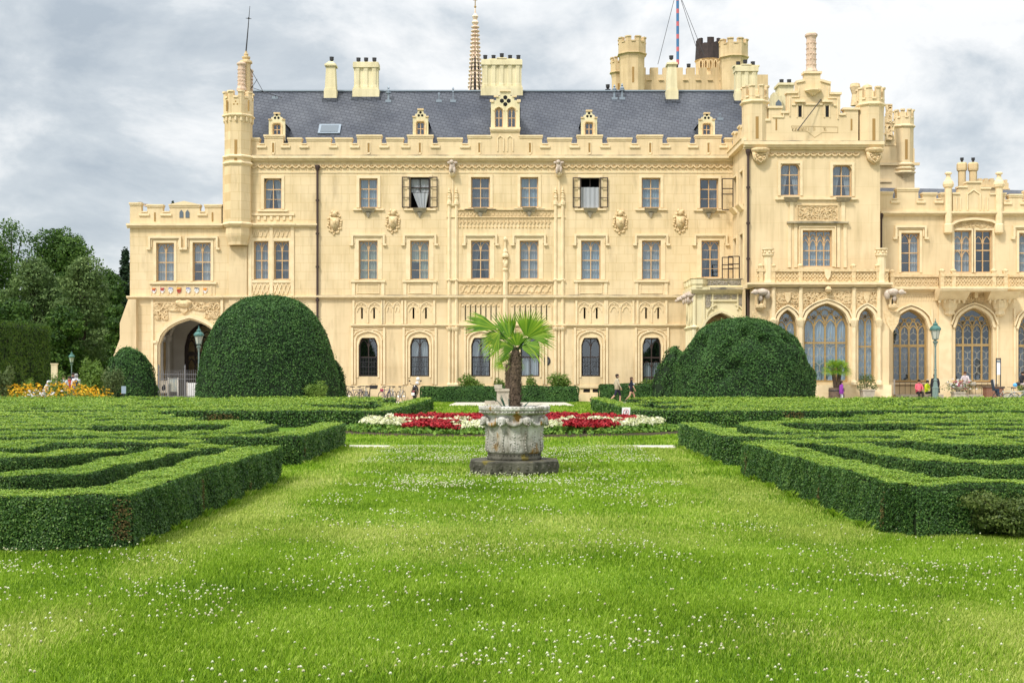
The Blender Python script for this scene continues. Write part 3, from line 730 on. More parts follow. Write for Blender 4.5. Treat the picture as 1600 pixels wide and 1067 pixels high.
for k in range(4): mb.box(-.13, .13, -.10+k*.055, -.085+k*.055, .041, .047)
part(mb, 'plaque_lettering', 'leadlight'); XF[0] = None
# heraldic reliefs
for c, yy in ((523, 348), (614, 346), (969, 347), (1063, 346)):
    mb = MB(); x = X(c, F); z = Z(yy, F); rd = random.Random(int(c))
    mb.prism([(x-.27, z+.32), (x+.27, z+.32), (x+.27, z-.15), (x, z-.58), (x-.27, z-.15)], F-.14, F)
    for k in range(26):
        a = 2*math.pi*k/26; rr = 1 + .12*math.sin(k*2.4)
        mb.blob((x+.40*rr*math.cos(a), F-.02, z-.06+.62*rr*math.sin(a)), (.09, .09, .10), 6, 4)
    mb.blob((x, F-.08, z+.55), (.2, .15, .2)); mb.blob((x-.13, F-.1, z+.68), (.11, .1, .12)); mb.blob((x+.14, F-.1, z+.66), (.12, .1, .1))
    mb.blob((x, F-.14, z+.02), (.12, .06, .17)); mb.ribbon([(x-.2, z+.2), (x+.18, z-.2)], .05, F-.165, F-.13)
    part(mb, 'heraldic_relief', 'relief', smooth=True)
# left bay of the main front: carved panels round the paired windows
mb = MB()
for c in (391, 424, 457): pb(mb, F, c-2.6, c+2.6, 353, 462, .08)
course(mb, F, 388, 462, 349.6, 355.6, .30); pb(mb, F, 389, 460, 372, 376, .06); pb(mb, F, 389, 460, 438, 442, .055)
for a in (394, 427):
    for q in range(4):
        u = X(a+q*6.8, F); v = X(a+(q+1)*6.8, F)
        mb.ribbon([(u, Z(461, F)), (v, Z(443, F))], .055, F-.05, F); mb.ribbon([(u, Z(443, F)), (v, Z(461, F))], .055, F-.054, F)
        mb.ribbon([(u, Z(371, F)), ((u+v)/2, Z(360, F)), (v, Z(371, F))], .05, F-.05, F)
for q in range(7): pb(mb, F, 394+q*10-2, 394+q*10+2, 338, 344, .07)
pb(mb, F, 390, 460, 333.5, 337, .09)
part(mb, 'carved_panels', 'trim')
# downpipe
def downpipe(pts, r=.075):
    mb = MB(); mb.tube(pts, r, 8)
    a, b = Vector(pts[0]), Vector(pts[-1]); n = int(abs(a.z-b.z)/2)
    for k in range(1, n):
        q = a.lerp(b, k/n); mb.lathe([(r*1.6, q.z-.06), (r*1.6, q.z+.06)], q.x, q.y, 8)
    mb.lathe([(r*1.1, a.z-.25), (r*2.2, a.z), (r*2.2, a.z+.12)], a.x, a.y, 8); part(mb, 'downpipe', 'pipe')
downpipe([(X(496.5, F), F-.14, Z(262, F)), (X(496.5, F), F-.14, .1)])

# left corner turret with chimneys and flagpole behind
cx = X(371.5, F-.3); cy = F-.05
turret(cx, cy, .90, Z(353, F), Z(156, F), Z(184, F), .97, corb=Z(353, F)-Z(384, F), mh=.32, beads=True, cr=(.74, .76, .90, .93), strings=((Z(248, F), 1), (Z(352, F), 1), (Z(258, F), 1)))
mb = MB(); pb(mb, F, 358, 386, 386, 605, .10); pb(mb, F, 355, 389, 601, 628, .2); part(mb, 'pilaster', 'smooth')
mb = MB()
for dx in (-17, 17): pb(mb, F-.85, 371.5+dx-1.2, 371.5+dx+1.2, 157, 174, .06)
for (a, b) in ((0, 2), (-2, -1.4), (2, -1.4)): mb.blob((cx+a*.055, F-.92, Z(166, F)+b*.05), (.08, .05, .08), 6, 4)
part(mb, 'slits', 'slot')
def rchim(px, Y, y0, y1, r, name='round_chimney', m='pink'):
    mb = MB(); x = X(px, Y); z0, z1 = Z(y1, Y), Z(y0, Y); h = z1-z0
    mb.lathe([(r*1.3, z0), (r*1.3, z0+h*.06), (r*1.05, z0+h*.12), (r, z0+h*.16), (r*.95, z0+h*.84), (r*1.05, z0+h*.88), (r*1.28, z0+h*.92), (r*1.28, z0+h*.96), (r*.9, z1)], x, Y, 10)
    for k in range(10):
        a = 2*math.pi*k/10
        for q in range(5): mb.blob((x+r*.97*math.cos(a), Y+r*.97*math.sin(a), z0+h*(.22+.13*q)), (.05, .05, h*.035), 5, 3)
    return part(mb, name, m)
rchim(377.5, F+.6, 98, 142, .25); rchim(391, F+1.6, 109, 150, .17)
mb = MB(); x = X(384.5, F+1); Yc = F+1
mb.lathe([(.30, Z(150, Yc)), (.30, Z(101, Yc)), (.42, Z(99, Yc)), (.40, Z(96, Yc)), (.2, Z(94, Yc)), (.28, Z(91, Yc)), (.28, Z(89.5, Yc)), (.12, Z(88, Yc)), (.16, Z(85, Yc)), (.07, Z(83, Yc)), (.09, Z(81.5, Yc)), (.03, Z(80, Yc))], x, Yc, 8)
t = part(mb, 'finial_spire', 'ochre')
mb = MB(); mb.tube([(x, Yc, Z(80.5, Yc)), (x+.13, Yc, Z(45, Yc)), (x+.25, Yc, Z(10, Yc))], [.05, .035, .015], 6); mb.tube([(x-.02, Yc, Z(29, Yc)), (x+.35, Yc, Z(30, Yc))], .02, 5); mb.blob((x+.17, Yc, Z(29, Yc)), .07)
part(mb, 'lightning_rod', 'iron', t)
mb = MB()
for a, b in (((388, 102), (412, 146)), ((402, 124), (386, 145)), ((384, 134), (440, 152)), ((430, 149), (430, 152))): mb.tube([(X(a[0], Yc), Yc, Z(a[1], Yc)), (X(b[0], Yc), Yc+.3, Z(b[1], Yc))], .018, 5)
part(mb, 'stay_rods', 'iron')

# ---- roof
RY = 89.2; zr = Z(143, RY); ze = Z(232, F+1.0); x0, x1 = X(391, F+1), X(1192, F+1)
mb = MB(); xa = X(395, RY); xb = X(1192, RY)
mb.add([(x0, F+.5, ze-.3), (x1, F+.5, ze-.3), (x1, RY, zr), (xa, RY, zr), (x0, 95.5, ze), (x1, 95.5, ze)], [(0, 1, 2, 3), (3, 2, 5, 4)]); mb.add([(x0, F+.5, ze-.3), (xa, RY, zr), (x0, 95.5, ze)], [(0, 1, 2)])
roof = part(mb, 'roof', 'slate')
def roofY(z): return F+.5+(z-(ze-.3))/(zr-(ze-.3))*(RY-F-.5)
mb = MB(); mb.box(xa, x1, RY-.15, RY+.15, zr-.04, zr+.06); part(mb, 'ridge_cap', 'zinc', roof)
mb = MB(); mb.box(x0, x1, F+.46, 95, Z(250, F)-.3, Z(246, F)); part(mb, 'attic_floor', 'dark')
def on_roof(px, py):
    # point where the sight line through this spot meets the roof slope: only used to read its place off the photo
    Y = F+1
    for _ in range(30): Y = roofY(Z(py, Y))
    return X(px, Y), Y, Z(py, Y)
# skylight
mb = MB(); a = on_roof(502, 198); b = on_roof(528.5, 209)
s = Vector((0, RY-F-.5, zr-ze+.3)).normalized(); nrm = Vector((0, -s.z, s.y))
def slab(mb, a, b, off, th, grow=0):
    P = [Vector((a[0]-grow, a[1], a[2]))+s*grow, Vector((b[0]+grow, a[1], a[2]))+s*grow, Vector((b[0]+grow, b[1], b[2]))-s*grow, Vector((a[0]-grow, b[1], b[2]))-s*grow]
    mb.add([tuple(p+nrm*off) for p in P]+[tuple(p+nrm*(off+th)) for p in P], [(3, 2, 1, 0), (4, 5, 6, 7), (0, 1, 5, 4), (1, 2, 6, 5), (2, 3, 7, 6), (3, 0, 4, 7)])
slab(mb, a, b, 0, .12, .12); part(mb, 'skylight', 'zinc', roof)
M['skyglass'] = mat('pale_reflecting_glass', (.12, .15, .18), .2, spec=.4)
mb = MB(); slab(mb, a, b, .12, .02, -.03); part(mb, 'skylight_pane', 'skyglass', roof)
# dormers
def dormer(c, w, yb, yt, big=False):
    Yd = F+.55; a, b = X(c-w/2, Yd), X(c+w/2, Yd); zb, zt = Z(yb, Yd), Z(yt, Yd); H = zt-zb; W = b-a; m = (a+b)/2
    mb = MB()
    if big:
        o = [(X(c-16.5, Yd), X(c-3.5, Yd), Z(199.5, Yd), Z(168, Yd), 'pointed', .28), (X(c+3.5, Yd), X(c+16.5, Yd), Z(199.5, Yd), Z(168, Yd), 'pointed', .28)]
        zc = Z(166, Yd)
        wall_grid(mb, Yd, a, b, zb, zc, o, .2)
        mb.prism([(a, zc), (b, zc), (b, Z(157, Yd)), (b-.35, Z(157, Yd)), (b-.35, Z(151, Yd)), (m+.32, Z(150, Yd)), (m+.3, Z(143.5, Yd)), (m-.3, Z(143.5, Yd)), (m-.32, Z(150, Yd)), (a+.35, Z(151, Yd)), (a+.35, Z(157, Yd)), (a, Z(157, Yd))], Yd, Yd+.3)
        mb.box(a, a+.02, Yd+.02, Yd+.3, zb, zc); mb.box(b-.02, b, Yd+.02, Yd+.3, zb, zc)
    else:
        o = [(X(c-6.5, Yd), X(c+6.5, Yd), zb+.08, zb+.08+H*.50, 'shoulder', .14)]
        zc = zb+H*.62
        wall_grid(mb, Yd, a, b, zb-.3, zc, o, .2)
        mb.prism([(a, zc), (b, zc), (b, zc+H*.10), (b-W*.14, zc+H*.12), (b-W*.16, zc+H*.22), (m+W*.22, zc+H*.24), (m+W*.16, zt-.04), (m, zt+.03), (m-W*.16, zt-.04), (m-W*.22, zc+H*.24), (a+W*.16, zc+H*.22), (a+W*.14, zc+H*.12), (a, zc+H*.10)], Yd, Yd+.22)
        mb.box(a, a+.02, Yd+.02, Yd+.3, zb-.3, zc); mb.box(b-.02, b, Yd+.02, Yd+.3, zb-.3, zc)
    d = part(mb, 'dormer', 'pale')
    g = MB(); gz = zc+.1 if not big else Z(158, Yd)
    if big:
        for q in range(4): g.blob((m+.22*math.cos(q*math.pi/2), Yd-.004, gz+.22*math.sin(q*math.pi/2)), (.15, .02, .15), 8, 4)
    else:
        for q in range(3): g.blob((m+.13*math.cos(math.pi/2+q*2.094), Yd-.004, gz+.25+.13*math.sin(math.pi/2+q*2.094)), (.09, .02, .09), 8, 4)
    part(g, 'foil_opening', 'dark', d)
    t = MB()
    if big:
        for q in (-1, 1): t.box(m+q*W*.47-.12, m+q*W*.47+.12, Yd-.08, Yd, Z(160, Yd), Z(156, Yd)); t.box(m+q*.6-.15, m+q*.6+.15, Yd-.08, Yd+.1, Z(152, Yd), Z(150, Yd))
        t.box(m-.36, m+.36, Yd-.1, Yd+.34, Z(143.6, Yd), Z(141, Yd))
        for oo in o: t.ribbon(outline(oo, -.06)[1:-1], .07, Yd-.05, Yd)
    else:
        t.box(m-W*.2, m+W*.2, Yd-.06, Yd+.26, zt-.02, zt+.08)
        for q in (-1, 1): t.box(m+q*W*.42-.11, m+q*W*.42+.11, Yd-.07, Yd+.1, zc+H*.10, zc+H*.14)
        t.ribbon(outline(o[0], -.06), .08, Yd-.05, Yd)
    part(t, 'gable_trim', 'trim' if big else 'relief', d)
    for oo in o:
        f = window({'o': oo}, Yd, lights=2, trans=((.52, 1),), heads=((.03, .26),) if big else (), cur=None, parent=d, fw=.06, setback=.1)
    # slated cheeks and little roof running back into the main slope
    k = MB(); zl = zc-.1; y2 = roofY(zl)+.3; zm = zt-.35; y3 = roofY(zm)+.3
    for sx in (a+.03, b-.03):
        k.add([(sx, Yd+.25, zb-.4), (sx, roofY(zb-.4)+.1, zb-.4), (sx, y2, zl), (sx, Yd+.25, zl)], [(0, 1, 2, 3)])
    k.add([(a-.06, Yd+.22, zl), (m, Yd+.22, zm), (m, y3, zm), (a-.06, y2, zl), (b+.06, Yd+.22, zl), (b+.06, y2, zl)], [(0, 1, 2, 3), (1, 4, 5, 2)])
    k.add([(a+.02, Yd+.9, zb-.2), (b-.02, Yd+.9, zb-.2), (b-.02, Yd+.9, zl), (a+.02, Yd+.9, zl)], [(0, 1, 2, 3)])
    part(k, 'dormer_roof', 'slate', d)
for c, w, yt in ((432.5, 25, 178), (657, 24, 172), (920.5, 25, 174), (1104.5, 25, 178)): dormer(c, w, 213, yt)
dormer(789.5, 45, 203, 143, True)
# chimneys
def pot(mb, x, y, z, s=1):
    s *= .78
    mb.lathe([(.09*s, z-.05), (.11*s, z+.12*s), (.14*s, z+.17*s), (.19*s, z+.20*s), (.19*s, z+.42*s), (.22*s, z+.46*s), (.10*s, z+.47*s)], x, y, 8)
def chimney(c, w, y0, y1, flues, Yc, depth=.9, m='pale', taper=False, pots=None, step=False, parent=None):
    a, b = X(c-w/2, Yc), X(c+w/2, Yc); z0, z1 = Z(y1, Yc), Z(y0, Yc); H = z1-z0; W = b-a
    mb = MB(); zb = z0+H*.27
    mb.box(a-.06, b+.06, Yc-.06, Yc+depth+.06, z0-1.6, zb-.12); mb.box(a-.02, b+.02, Yc-.03, Yc+depth+.03, zb-.12, zb)
    if flues > 1:
        r = W/flues/2*1.06
        for k in range(flues):
            mb.lathe([(r*.98, zb-.02), (r*.98, zb+.12), (r*.92, zb+.2), (r*.92, z1-.65), (r, z1-.5), (r, z1-.36)], a+W*(k+.5)/flues, Yc+r, 8)
        mb.box(a+.04, b-.04, Yc+r*.42, Yc+depth, zb-.02, z1-.3)
        mb.box(a-.03, b+.03, Yc-.03, Yc+depth+.03, z1-.38, z1-.06)
        mb.box(a-.0, b+.0, Yc, Yc+depth, z1-.06, z1)
        if step: mb.box((a+b)/2-.35, (a+b)/2+.35, Yc+.1, Yc+depth-.1, z1, z1+.15); mb.box((a+b)/2-.9, (a+b)/2+.9, Yc+.1, Yc+depth-.1, z1-.02, z1+.07)
    else:
        q = W/2; mb.vprism([(a, Yc), (b, Yc), (b, Yc+depth), (a, Yc+depth)], zb, z1-.35, [(a+.10*W, Yc+.08), (b-.10*W, Yc+.08), (b-.10*W, Yc+depth-.08), (a+.10*W, Yc+depth-.08)])
        mb.box(a-.02, b+.02, Yc-.04, Yc+depth+.04, z1-.35, z1-.22); mb.vprism([(a+.04, Yc), (b-.04, Yc), (b-.04, Yc+depth), (a+.04, Yc+depth)], z1-.22, z1, [(a+.3*W, Yc+.25), (b-.3*W, Yc+.25), (b-.3*W, Yc+depth-.25), (a+.3*W, Yc+depth-.25)])
    ch = part(mb, 'chimney', m, parent)
    g = MB(); g.box(a-.14, b+.14, Yc-.2, Yc+.05, z0-1.2, z0-.02); part(g, 'flashing', 'slate', ch)
    for px in (pots or []):
        g = MB(); pot(g, X(px, Yc), Yc+depth*.45, z1+(.12 if step and abs(px-c) < 5 else 0)-(.03 if flues == 1 else 0)); part(g, 'chimney_pot', 'bluepot', ch)
def cy_at(py): return on_roof(800, py)[1]-.1
chimney(516, 17, 95, 154, 1, cy_at(155), pots=[517])
chimney(571.5, 39, 97, 152, 3, cy_at(153), pots=[559, 571, 584])
chimney(784, 63, 93, 150, 5, cy_at(151), pots=[758, 771, 784, 797, 810], step=True)
chimney(1050.5, 16, 93, 156, 1, cy_at(157), pots=[1050])
chimney(1167, 35, 103, 158, 3, cy_at(158), pots=[1155, 1166, 1178], step=True)
# roof vents / lightning finials
mb = MB()
for px, y0, y1, dd in ((607, 134, 158, 1), (686, 145, 158, 0), (708, 136, 158, 0), (960, 132, 154, 1), (972, 130, 154, 1), (1125, 177, 186, 0), (430, 148, 153, 0)):
    x, y, z = on_roof(px, y1); h = (y1-y0)*y/2000
    mb.box(x-.2, x+.2, y-.15, y+.1, z-.12, z+.05); mb.lathe([(.09 if dd else .03, z), (.08 if dd else .03, z+h*.55), (.15 if dd else .06, z+h*.6), (.15 if dd else .06, z+h*.68), (.04, z+h*.8), (.09, z+h*.83), (.01, z+h)], x, y, 8)
    if dd: mb.lathe([(.2, z+h*.48), (.2, z+h*.56)], x, y, 8)
part(mb, 'roof_vents', 'zinc', roof)

# ---- lower left wing
a0, a1 = X(203, F), X(349, F); AR = O((247.5, 352, 497.5, 625), F, 'tudor', 42)
LW = [(244, 272, 379.5, 440), (301, 329.5, 379, 439.5)]
mb = MB(); wall_grid(mb, F, a0, xl, -.1, Z(352, F), [O(p, F) for p in LW]+[(AR[0], X(347, F), 0.0, AR[3], 'tudor', AR[5])], .5)
mb.box(a0, a0+.01, F+.01, F+9, -.1, Z(352, F)); mb.box(a0, xl, F+9, F+9.3, -.1, Z(352, F)); mb.box(xl-.3, xl-.29, F+.55, F+9, Z(470, F), Z(352, F)); part(mb, 'wall', 'wall')
for i, p in enumerate(LW): window(p, F, trans=((.5, 1.2), (.25, .5), (.75, .5)), heads=((.04, .50),), cur='full' if i == 0 else 'half'); hood(F, (p[0]+p[1])/2, 24, 371, 18)
mb = MB()
for p in LW: surround(mb, p, F, 4, .04)
pb(mb, F, 234, 339, 441, 444, .15); part(mb, 'window_surrounds', 'trim')
mb = MB(); course(mb, F, 199, 349, 350, 357, .3); course(mb, F, 199, 349, 462.6, 467.5, .26); part(mb, 'string_course', 'trim')
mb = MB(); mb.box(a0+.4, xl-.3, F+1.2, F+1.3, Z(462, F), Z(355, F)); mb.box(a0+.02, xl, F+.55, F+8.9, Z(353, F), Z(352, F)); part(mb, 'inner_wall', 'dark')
sp = [(203, 220.5, 319), (230, 254, 322), (265, 312, 322), (320, 346, 322)]
merlons(F, sp, 332)
mb = MB(); mb.box(a0, X(346, F), F, F+.45, Z(350, F), Z(332, F)-.0); part(mb, 'parapet', 'smooth')
mb = MB(); mb.prism([(X(265, F), Z(321, F)), (X(265, F), Z(319.8, F)), (X(288, F), Z(314.5, F)), (X(311.5, F), Z(319.8, F)), (X(311.5, F), Z(321, F))], F-.11, F+.5); part(mb, 'coping', 'trim')
mb = MB()
for c in (283.5, 293): mb.prism([(X(c-3, F), Z(340.5, F)), (X(c-3, F), Z(332, F)), (X(c, F), Z(328, F)), (X(c+3, F), Z(332, F)), (X(c+3, F), Z(340.5, F))], F-.03, F+.01)
mb.mi = 0
part(mb, 'pierced_openings', 'skyglass')
mb = MB()
for c in (242, 332): pb(mb, F, c-1.1, c+1.1, 332, 346, .03)
part(mb, 'slits', 'slot')
mb = MB()
for px, hh in ((212, 6), (221.5, 3)): mb.lathe([(.12, Z(320, F)), (.12, Z(320-hh, F)), (.16, Z(319-hh, F))], X(px, F), F+1, 8)
part(mb, 'corner_stubs', 'pink')
# buttress at far left
mb = MB(); x = a0
mb.add([(x-.0, F-.35, Z(468, F)), (x-.55, F-.35, Z(505, F)), (x-.55, F-.35, Z(530, F)), (x-.95, F-.35, Z(555, F)), (x-.95, F-.35, -.1), (x+.5, F-.35, -.1), (x+.5, F-.35, Z(468, F)),
        (x-.0, F+1.2, Z(468, F)), (x-.55, F+1.2, Z(505, F)), (x-.55, F+1.2, Z(530, F)), (x-.95, F+1.2, Z(555, F)), (x-.95, F+1.2, -.1), (x+.5, F+1.2, -.1), (x+.5, F+1.2, Z(468, F))],
       [(0, 1, 2, 3, 4, 5, 6), (13, 12, 11, 10, 9, 8, 7)] + [(i, i+7, (i+1) % 7+7, (i+1) % 7) for i in range(7)])
part(mb, 'buttress', 'smooth')
# coats of arms row
mb = MB(); pb(mb, F, 236, 336, 445, 462, .04)
for k in range(8): pb(mb, F, 236.5+k*13.4-.9, 236.5+k*13.4+.9, 446, 461, .08)
row = part(mb, 'arms_panel', 'smooth')
M['enW'] = mat('white_enamel', (.75, .75, .76), .5); M['enR'] = mat('red_enamel', (.42, .07, .05), .5); M['enB'] = mat('blue_enamel', (.10, .12, .35), .5); M['enY'] = mat('gold_enamel', (.75, .45, .08), .5)
M['enO'] = mat('orange_enamel', (.72, .30, .06), .5)
schemes = [('enO', 'enR', 'enW'), ('enR', 'enR', 'enW'), ('enB', 'enW', 'enW'), ('enY', 'enR', 'enR'), ('enB', 'enW', 'enW'), ('dark', 'enW', 'enW'), ('enO', 'enO', 'enW')]
for k, s3 in enumerate(schemes):
    c = 241+k*13.05 + (1.5 if k > 3 else 0); mb = MB(); x = X(c, F); z = Z(453.5, F); q = 3.4*F/2000
    mb.mi = 2; mb.prism([(x-q, z+q*1.2), (x+q, z+q*1.2), (x+q, z-q*.5), (x, z-q*1.5), (x-q, z-q*.5)], F-.09, F-.04)
    mb.mi = 0; mb.box(x-q*.9, x+q*.9, F-.105, F-.09, z+q*.25, z+q*1.1)
    mb.mi = 1; mb.blob((x-q*.4, F-.1, z+q*.2), (q*.35, .03, q*.5), 6, 4); mb.blob((x+q*.4, F-.1, z-q*.1), (q*.35, .03, q*.45), 6, 4); mb.ribbon([(x-q*.8, z-q*.3), (x+q*.8, z+q*.8)], q*.25, F-.12, F-.1)
    mb.build('coat_of_arms', [M[i] for i in s3], row)
# portal: moulded arch, carved spandrels, vaulted passage behind
mb = MB(); P = [(AR[0]-.12, .0)] + archpts(AR[0]-.12, X(347, F)+.12, AR[3]-AR[5], AR[5]+.12, 'tudor', 20)
mb.ribbon(P, .2, F-.22, F); P = [(AR[0]+.05, .0)] + archpts(AR[0]+.05, X(347, F)-.05, AR[3]-AR[5], AR[5]-.05, 'tudor', 20); mb.ribbon(P, .10, F-.08, F+.2)
pb(mb, F, 241, 246.5, 532, 536, .3); pb(mb, F, 236, 240, 468, 627.5, .08); pb(mb, F, 345, 349, 468, 627.5, .12)
part(mb, 'portal_arch', 'trim')
mb = MB(); relief(mb, X(241, F), X(343, F), Z(485, F), Z(473, F), F, 150, (.07, .15), .12, 3); relief(mb, X(241, F), X(262, F), Z(499, F), Z(486, F), F, 50, (.06, .12), .1, 4)
relief(mb, X(320, F), X(343, F), Z(497, F), Z(486, F), F, 50, (.06, .12), .1, 5); mb.blob((X(288, F), F-.1, Z(475, F)), (.45, .25, .25)); mb.blob((X(281, F), F-.1, Z(473, F)), (.3, .2, .2)); mb.blob((X(294, F), F-.1, Z(473, F)), (.3, .2, .2)); mb.prism([(X(282, F), Z(478, F)), (X(294, F), Z(478, F)), (X(293, F), Z(486, F)), (X(288, F), Z(490, F)), (X(283, F), Z(486, F))], F-.15, F)
part(mb, 'carved_spandrel', 'relief')
mb = MB(); L0, L1 = AR[0]-.35, xl+2; yb = F+5
mb.box(L0-.2, L0, F+.5, yb, 0, 6.4); mb.box(L0-.2, L1, F+.5, yb, 6.0, 6.2); mb.box(L1, L1+.2, F+.5, yb, 0, 6.2)
o = [(X(288, yb), X(345, yb), .02, 5.3, 'tudor', 1.6)]
wall_grid(mb, yb, L0, L1, 0, 6.2, o, .3)
for k in (1.6, 3.3): mb.tube([(L0+.1, F+k, 0), (L0+.1, F+k, 4.1), (L0+.6, F+k, 5.3), (L0+1.6, F+k, 6)], .13, 8); mb.blob((L0+.15, F+k, 4.2), (.26, .22, .3))
part(mb, 'passage', 'white')
mb = MB(); mb.tube([(L0+.06, F+1.0, 0), (L0+.06, F+1.0, 3.9)], .09, 8); mb.tube([(L0+.06, F+2.5, 0), (L0+.06, F+2.5, 3.9)], .09, 8); part(mb, 'ochre_shaft', 'bronze')
mb = MB(); oo = o[0]; mb.ribbon(outline(oo, .1), .2, yb+.1, yb+.2, closed=True)
mid = (oo[0]+oo[1])/2
mb.box(oo[0]+.2, oo[1]-.2, yb+.11, yb+.19, 3.0, 3.3); mb.box(oo[0]+.2, oo[1]-.2, yb+.11, yb+.19, 0, 1.2)
for k in range(4):
    x = oo[0]+.2+(oo[1]-oo[0]-.4)*k/4; x2 = oo[0]+.2+(oo[1]-oo[0]-.4)*(k+1)/4
    mb.box(x-.06, x+.06, yb+.12, yb+.18, 1.2, 3.0); mb.ribbon(archpts(x, x2, 2.3, .5, 'pointed', 8), .1, yb+.13, yb+.17); mb.ribbon(archpts(x, x2, 3.6, .5, 'pointed', 8), .1, yb+.125, yb+.175)
    mb.ribbon([((x+x2)/2+.22*math.cos(t), 4.45+.22*math.sin(t)) for t in np.linspace(0, 6.28, 9)[:-1]], .08, yb+.13, yb+.17, closed=True)
    mb.box(x-.04, x+.04, yb+.12, yb+.18, 3.3, 4.6)
part(mb, 'passage_screen', 'darkframe')
mb = MB(); mb.box(L0, L1, yb+2.2, yb+2.4, 0, 6.2); part(mb, 'courtyard_wall', 'smooth')
# ---- projecting block (front plane B)
bx0, bx1 = X(1165, B), X(1375, B)
UP = [(1219.5, 1250, 256, 306), (1301, 1331, 258, 307)]; BW = (1254, 1300, 360, 417)
zb_top = Z(226, B)
mb = MB(); wall_grid(mb, B, bx0, bx1, Z(445, B), zb_top, [O(p, B, 'shoulder', 7) for p in UP]+[O(BW, B)])
mb.box(bx1, bx1+.01, B+.01, F+2, -.1, zb_top); part(mb, 'wall', 'smooth')
for p in UP: window(p, B, 'shoulder', 7, trans=((.34, 1.1), (.66, .5)), cur='tied', cm='curtain')
window(BW, B, lights=4, trans=((.55, 1.1), (.80, .5)), heads=((.10, .45), (.25, .4)), cur='full', cm='curtainblue')
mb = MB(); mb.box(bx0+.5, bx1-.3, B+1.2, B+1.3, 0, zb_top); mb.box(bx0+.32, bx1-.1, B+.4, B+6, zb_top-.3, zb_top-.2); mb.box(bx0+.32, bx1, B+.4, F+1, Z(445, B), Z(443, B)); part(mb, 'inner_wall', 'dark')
mb = MB()
for p in UP: surround(mb, p, B, 4, .06)
pb(mb, B, 1211, 1340, 309.5, 312.5, .13); surround(mb, BW, B, 5, .06)
for c in (1236.5, 1317): pb(mb, B, c-3, c+3, 316, 348, .08)
for c in (1233, 1243, 1310, 1320): pb(mb, B, c-2.5, c+2.5, 350, 418, .07)
mb.ribbon([(X(1249, B), Z(418, B)), (X(1249, B), Z(354.5, B)), (X(1305, B), Z(354.5, B)), (X(1305, B), Z(418, B))], .06, B-.12, B)
part(mb, 'window_surrounds', 'trim')
mb = MB(); pb(mb, B, 1229, 1325, 346.5, 349.3, .25); part(mb, 'string_course_ledge', 'dirtytrim')
mb = MB()
for p in UP:
    c = (p[0]+p[1])/2+1; a, b = X(c-12, B), X(c+12, B); z = Z(309.3, B)
    mb.vprism([(a+.12, B-.02), (b-.12, B-.02), (b-.12, B), (a+.12, B)], z-.26, z, [(a, B-.4), (b, B-.4), (b, B), (a, B)])
part(mb, 'window_ledge', 'grey')
mb = MB(); relief(mb, X(1248, B), X(1306, B), Z(344, B), Z(324, B), B, 170, (.06, .11), .09, 9); mb.ribbon([(X(1245, B), Z(345, B)), (X(1245, B), Z(321, B)), (X(1309, B), Z(321, B)), (X(1309, B), Z(345, B))], .07, B-.08, B, closed=True); part(mb, 'carved_panel', 'relief')
mb = MB(); course(mb, B, 1161, 1379, 223, 234, .42); part(mb, 'cornice', 'trim')
mb = MB(); pb(mb, B, 1161, 1379, 221.6, 222.9, .36); part(mb, 'cornice_ledge', 'dirtytrim')
mb = MB(); x = 1205
while x < 1345:
    c = X(x, B); z = Z(239, B); r = .2
    mb.ribbon([(c+r*math.cos(t), z-r*.9*math.sin(t)) for t in np.linspace(0, math.pi, 7)], .075, B-.1, B); mb.blob((c, B, z-.02), (.085, .07, .07), 6, 4); x += 11
part(mb, 'scalloped_frieze', 'relief')
# stepped gable
G = [(1197, 232), (1197, 189), (1201, 189), (1201, 169), (1221, 169), (1221, 177), (1230, 177), (1230, 146), (1244, 146), (1244, 130), (1257, 128), (1257, 116), (1282, 116), (1282, 128), (1298, 132), (1298, 147), (1313, 148), (1313, 180), (1319, 180), (1319, 171), (1341, 172), (1341, 232)]
mb = MB(); mb.prism([(X(a, B), Z(b, B)) for a, b in G], B, B+.5); gab = part(mb, 'stepped_gable', 'smooth')
mb = MB()
for a, b, y in ((1200, 1222, 169), (1221, 1231, 177), (1229, 1245, 146), (1312, 1320, 180), (1318, 1342, 171.5), (1297, 1314, 147.5), (1196, 1202, 189), (1256, 1283, 115)):
    mb.box(X(a, B)-.04, X(b, B)+.04, B-.09, B+.56, Z(y, B)-.02, Z(y, B)+.11)
for pts in (((1244, 130), (1257, 127.5)), ((1282, 127.5), (1298, 132))): mb.ribbon([(X(a, B), Z(b, B)+.06) for a, b in pts], .14, B-.09, B+.56)
for pts in (((1221, 171), (1221, 181), (1204, 181)), ((1231, 150), (1231, 180)), ((1245, 134), (1245, 149), (1234, 149)), ((1297, 134), (1297, 151), (1310, 151)), ((1312, 151), (1312, 184))):
    mb.ribbon([(X(a+(3 if a < 1270 else -3), B), Z(b+2.5, B)) for a, b in pts], .06, B-.06, B)
mb.lathe([(.12, Z(150, B)), (.3, Z(146, B)), (.55, Z(143, B)), (.55, Z(141, B))], X(1270, B), B, 8)
pb(mb, B, 1258, 1285, 162.5, 164.5, .08); pb(mb, B, 1237, 1243, 163, 165, .08); pb(mb, B, 1302, 1306, 164, 166, .1)
for c in (1249.5, 1292): pb(mb, B, c-8, c+8, 157.5, 160.5, .18); mb.ribbon([(X(c-4.3, B), Z(184, B)), (X(c-4.3, B), Z(164, B)), (X(c+4.3, B), Z(164, B)), (X(c+4.3, B), Z(184, B))], .06, B-.05, B)
part(mb, 'gable_mouldings', 'trim', gab)
mb = MB()
for c in (1250, 1292.5): pb(mb, B, c-2.4, c+2.4, 166, 183, .012)
part(mb, 'slits', 'dark', gab)
mb = MB()
for c in (1213, 1330.5): pb(mb, B, c-1.3, c+1.3, 186, 204, .012)
part(mb, 'slits', 'slot', gab)
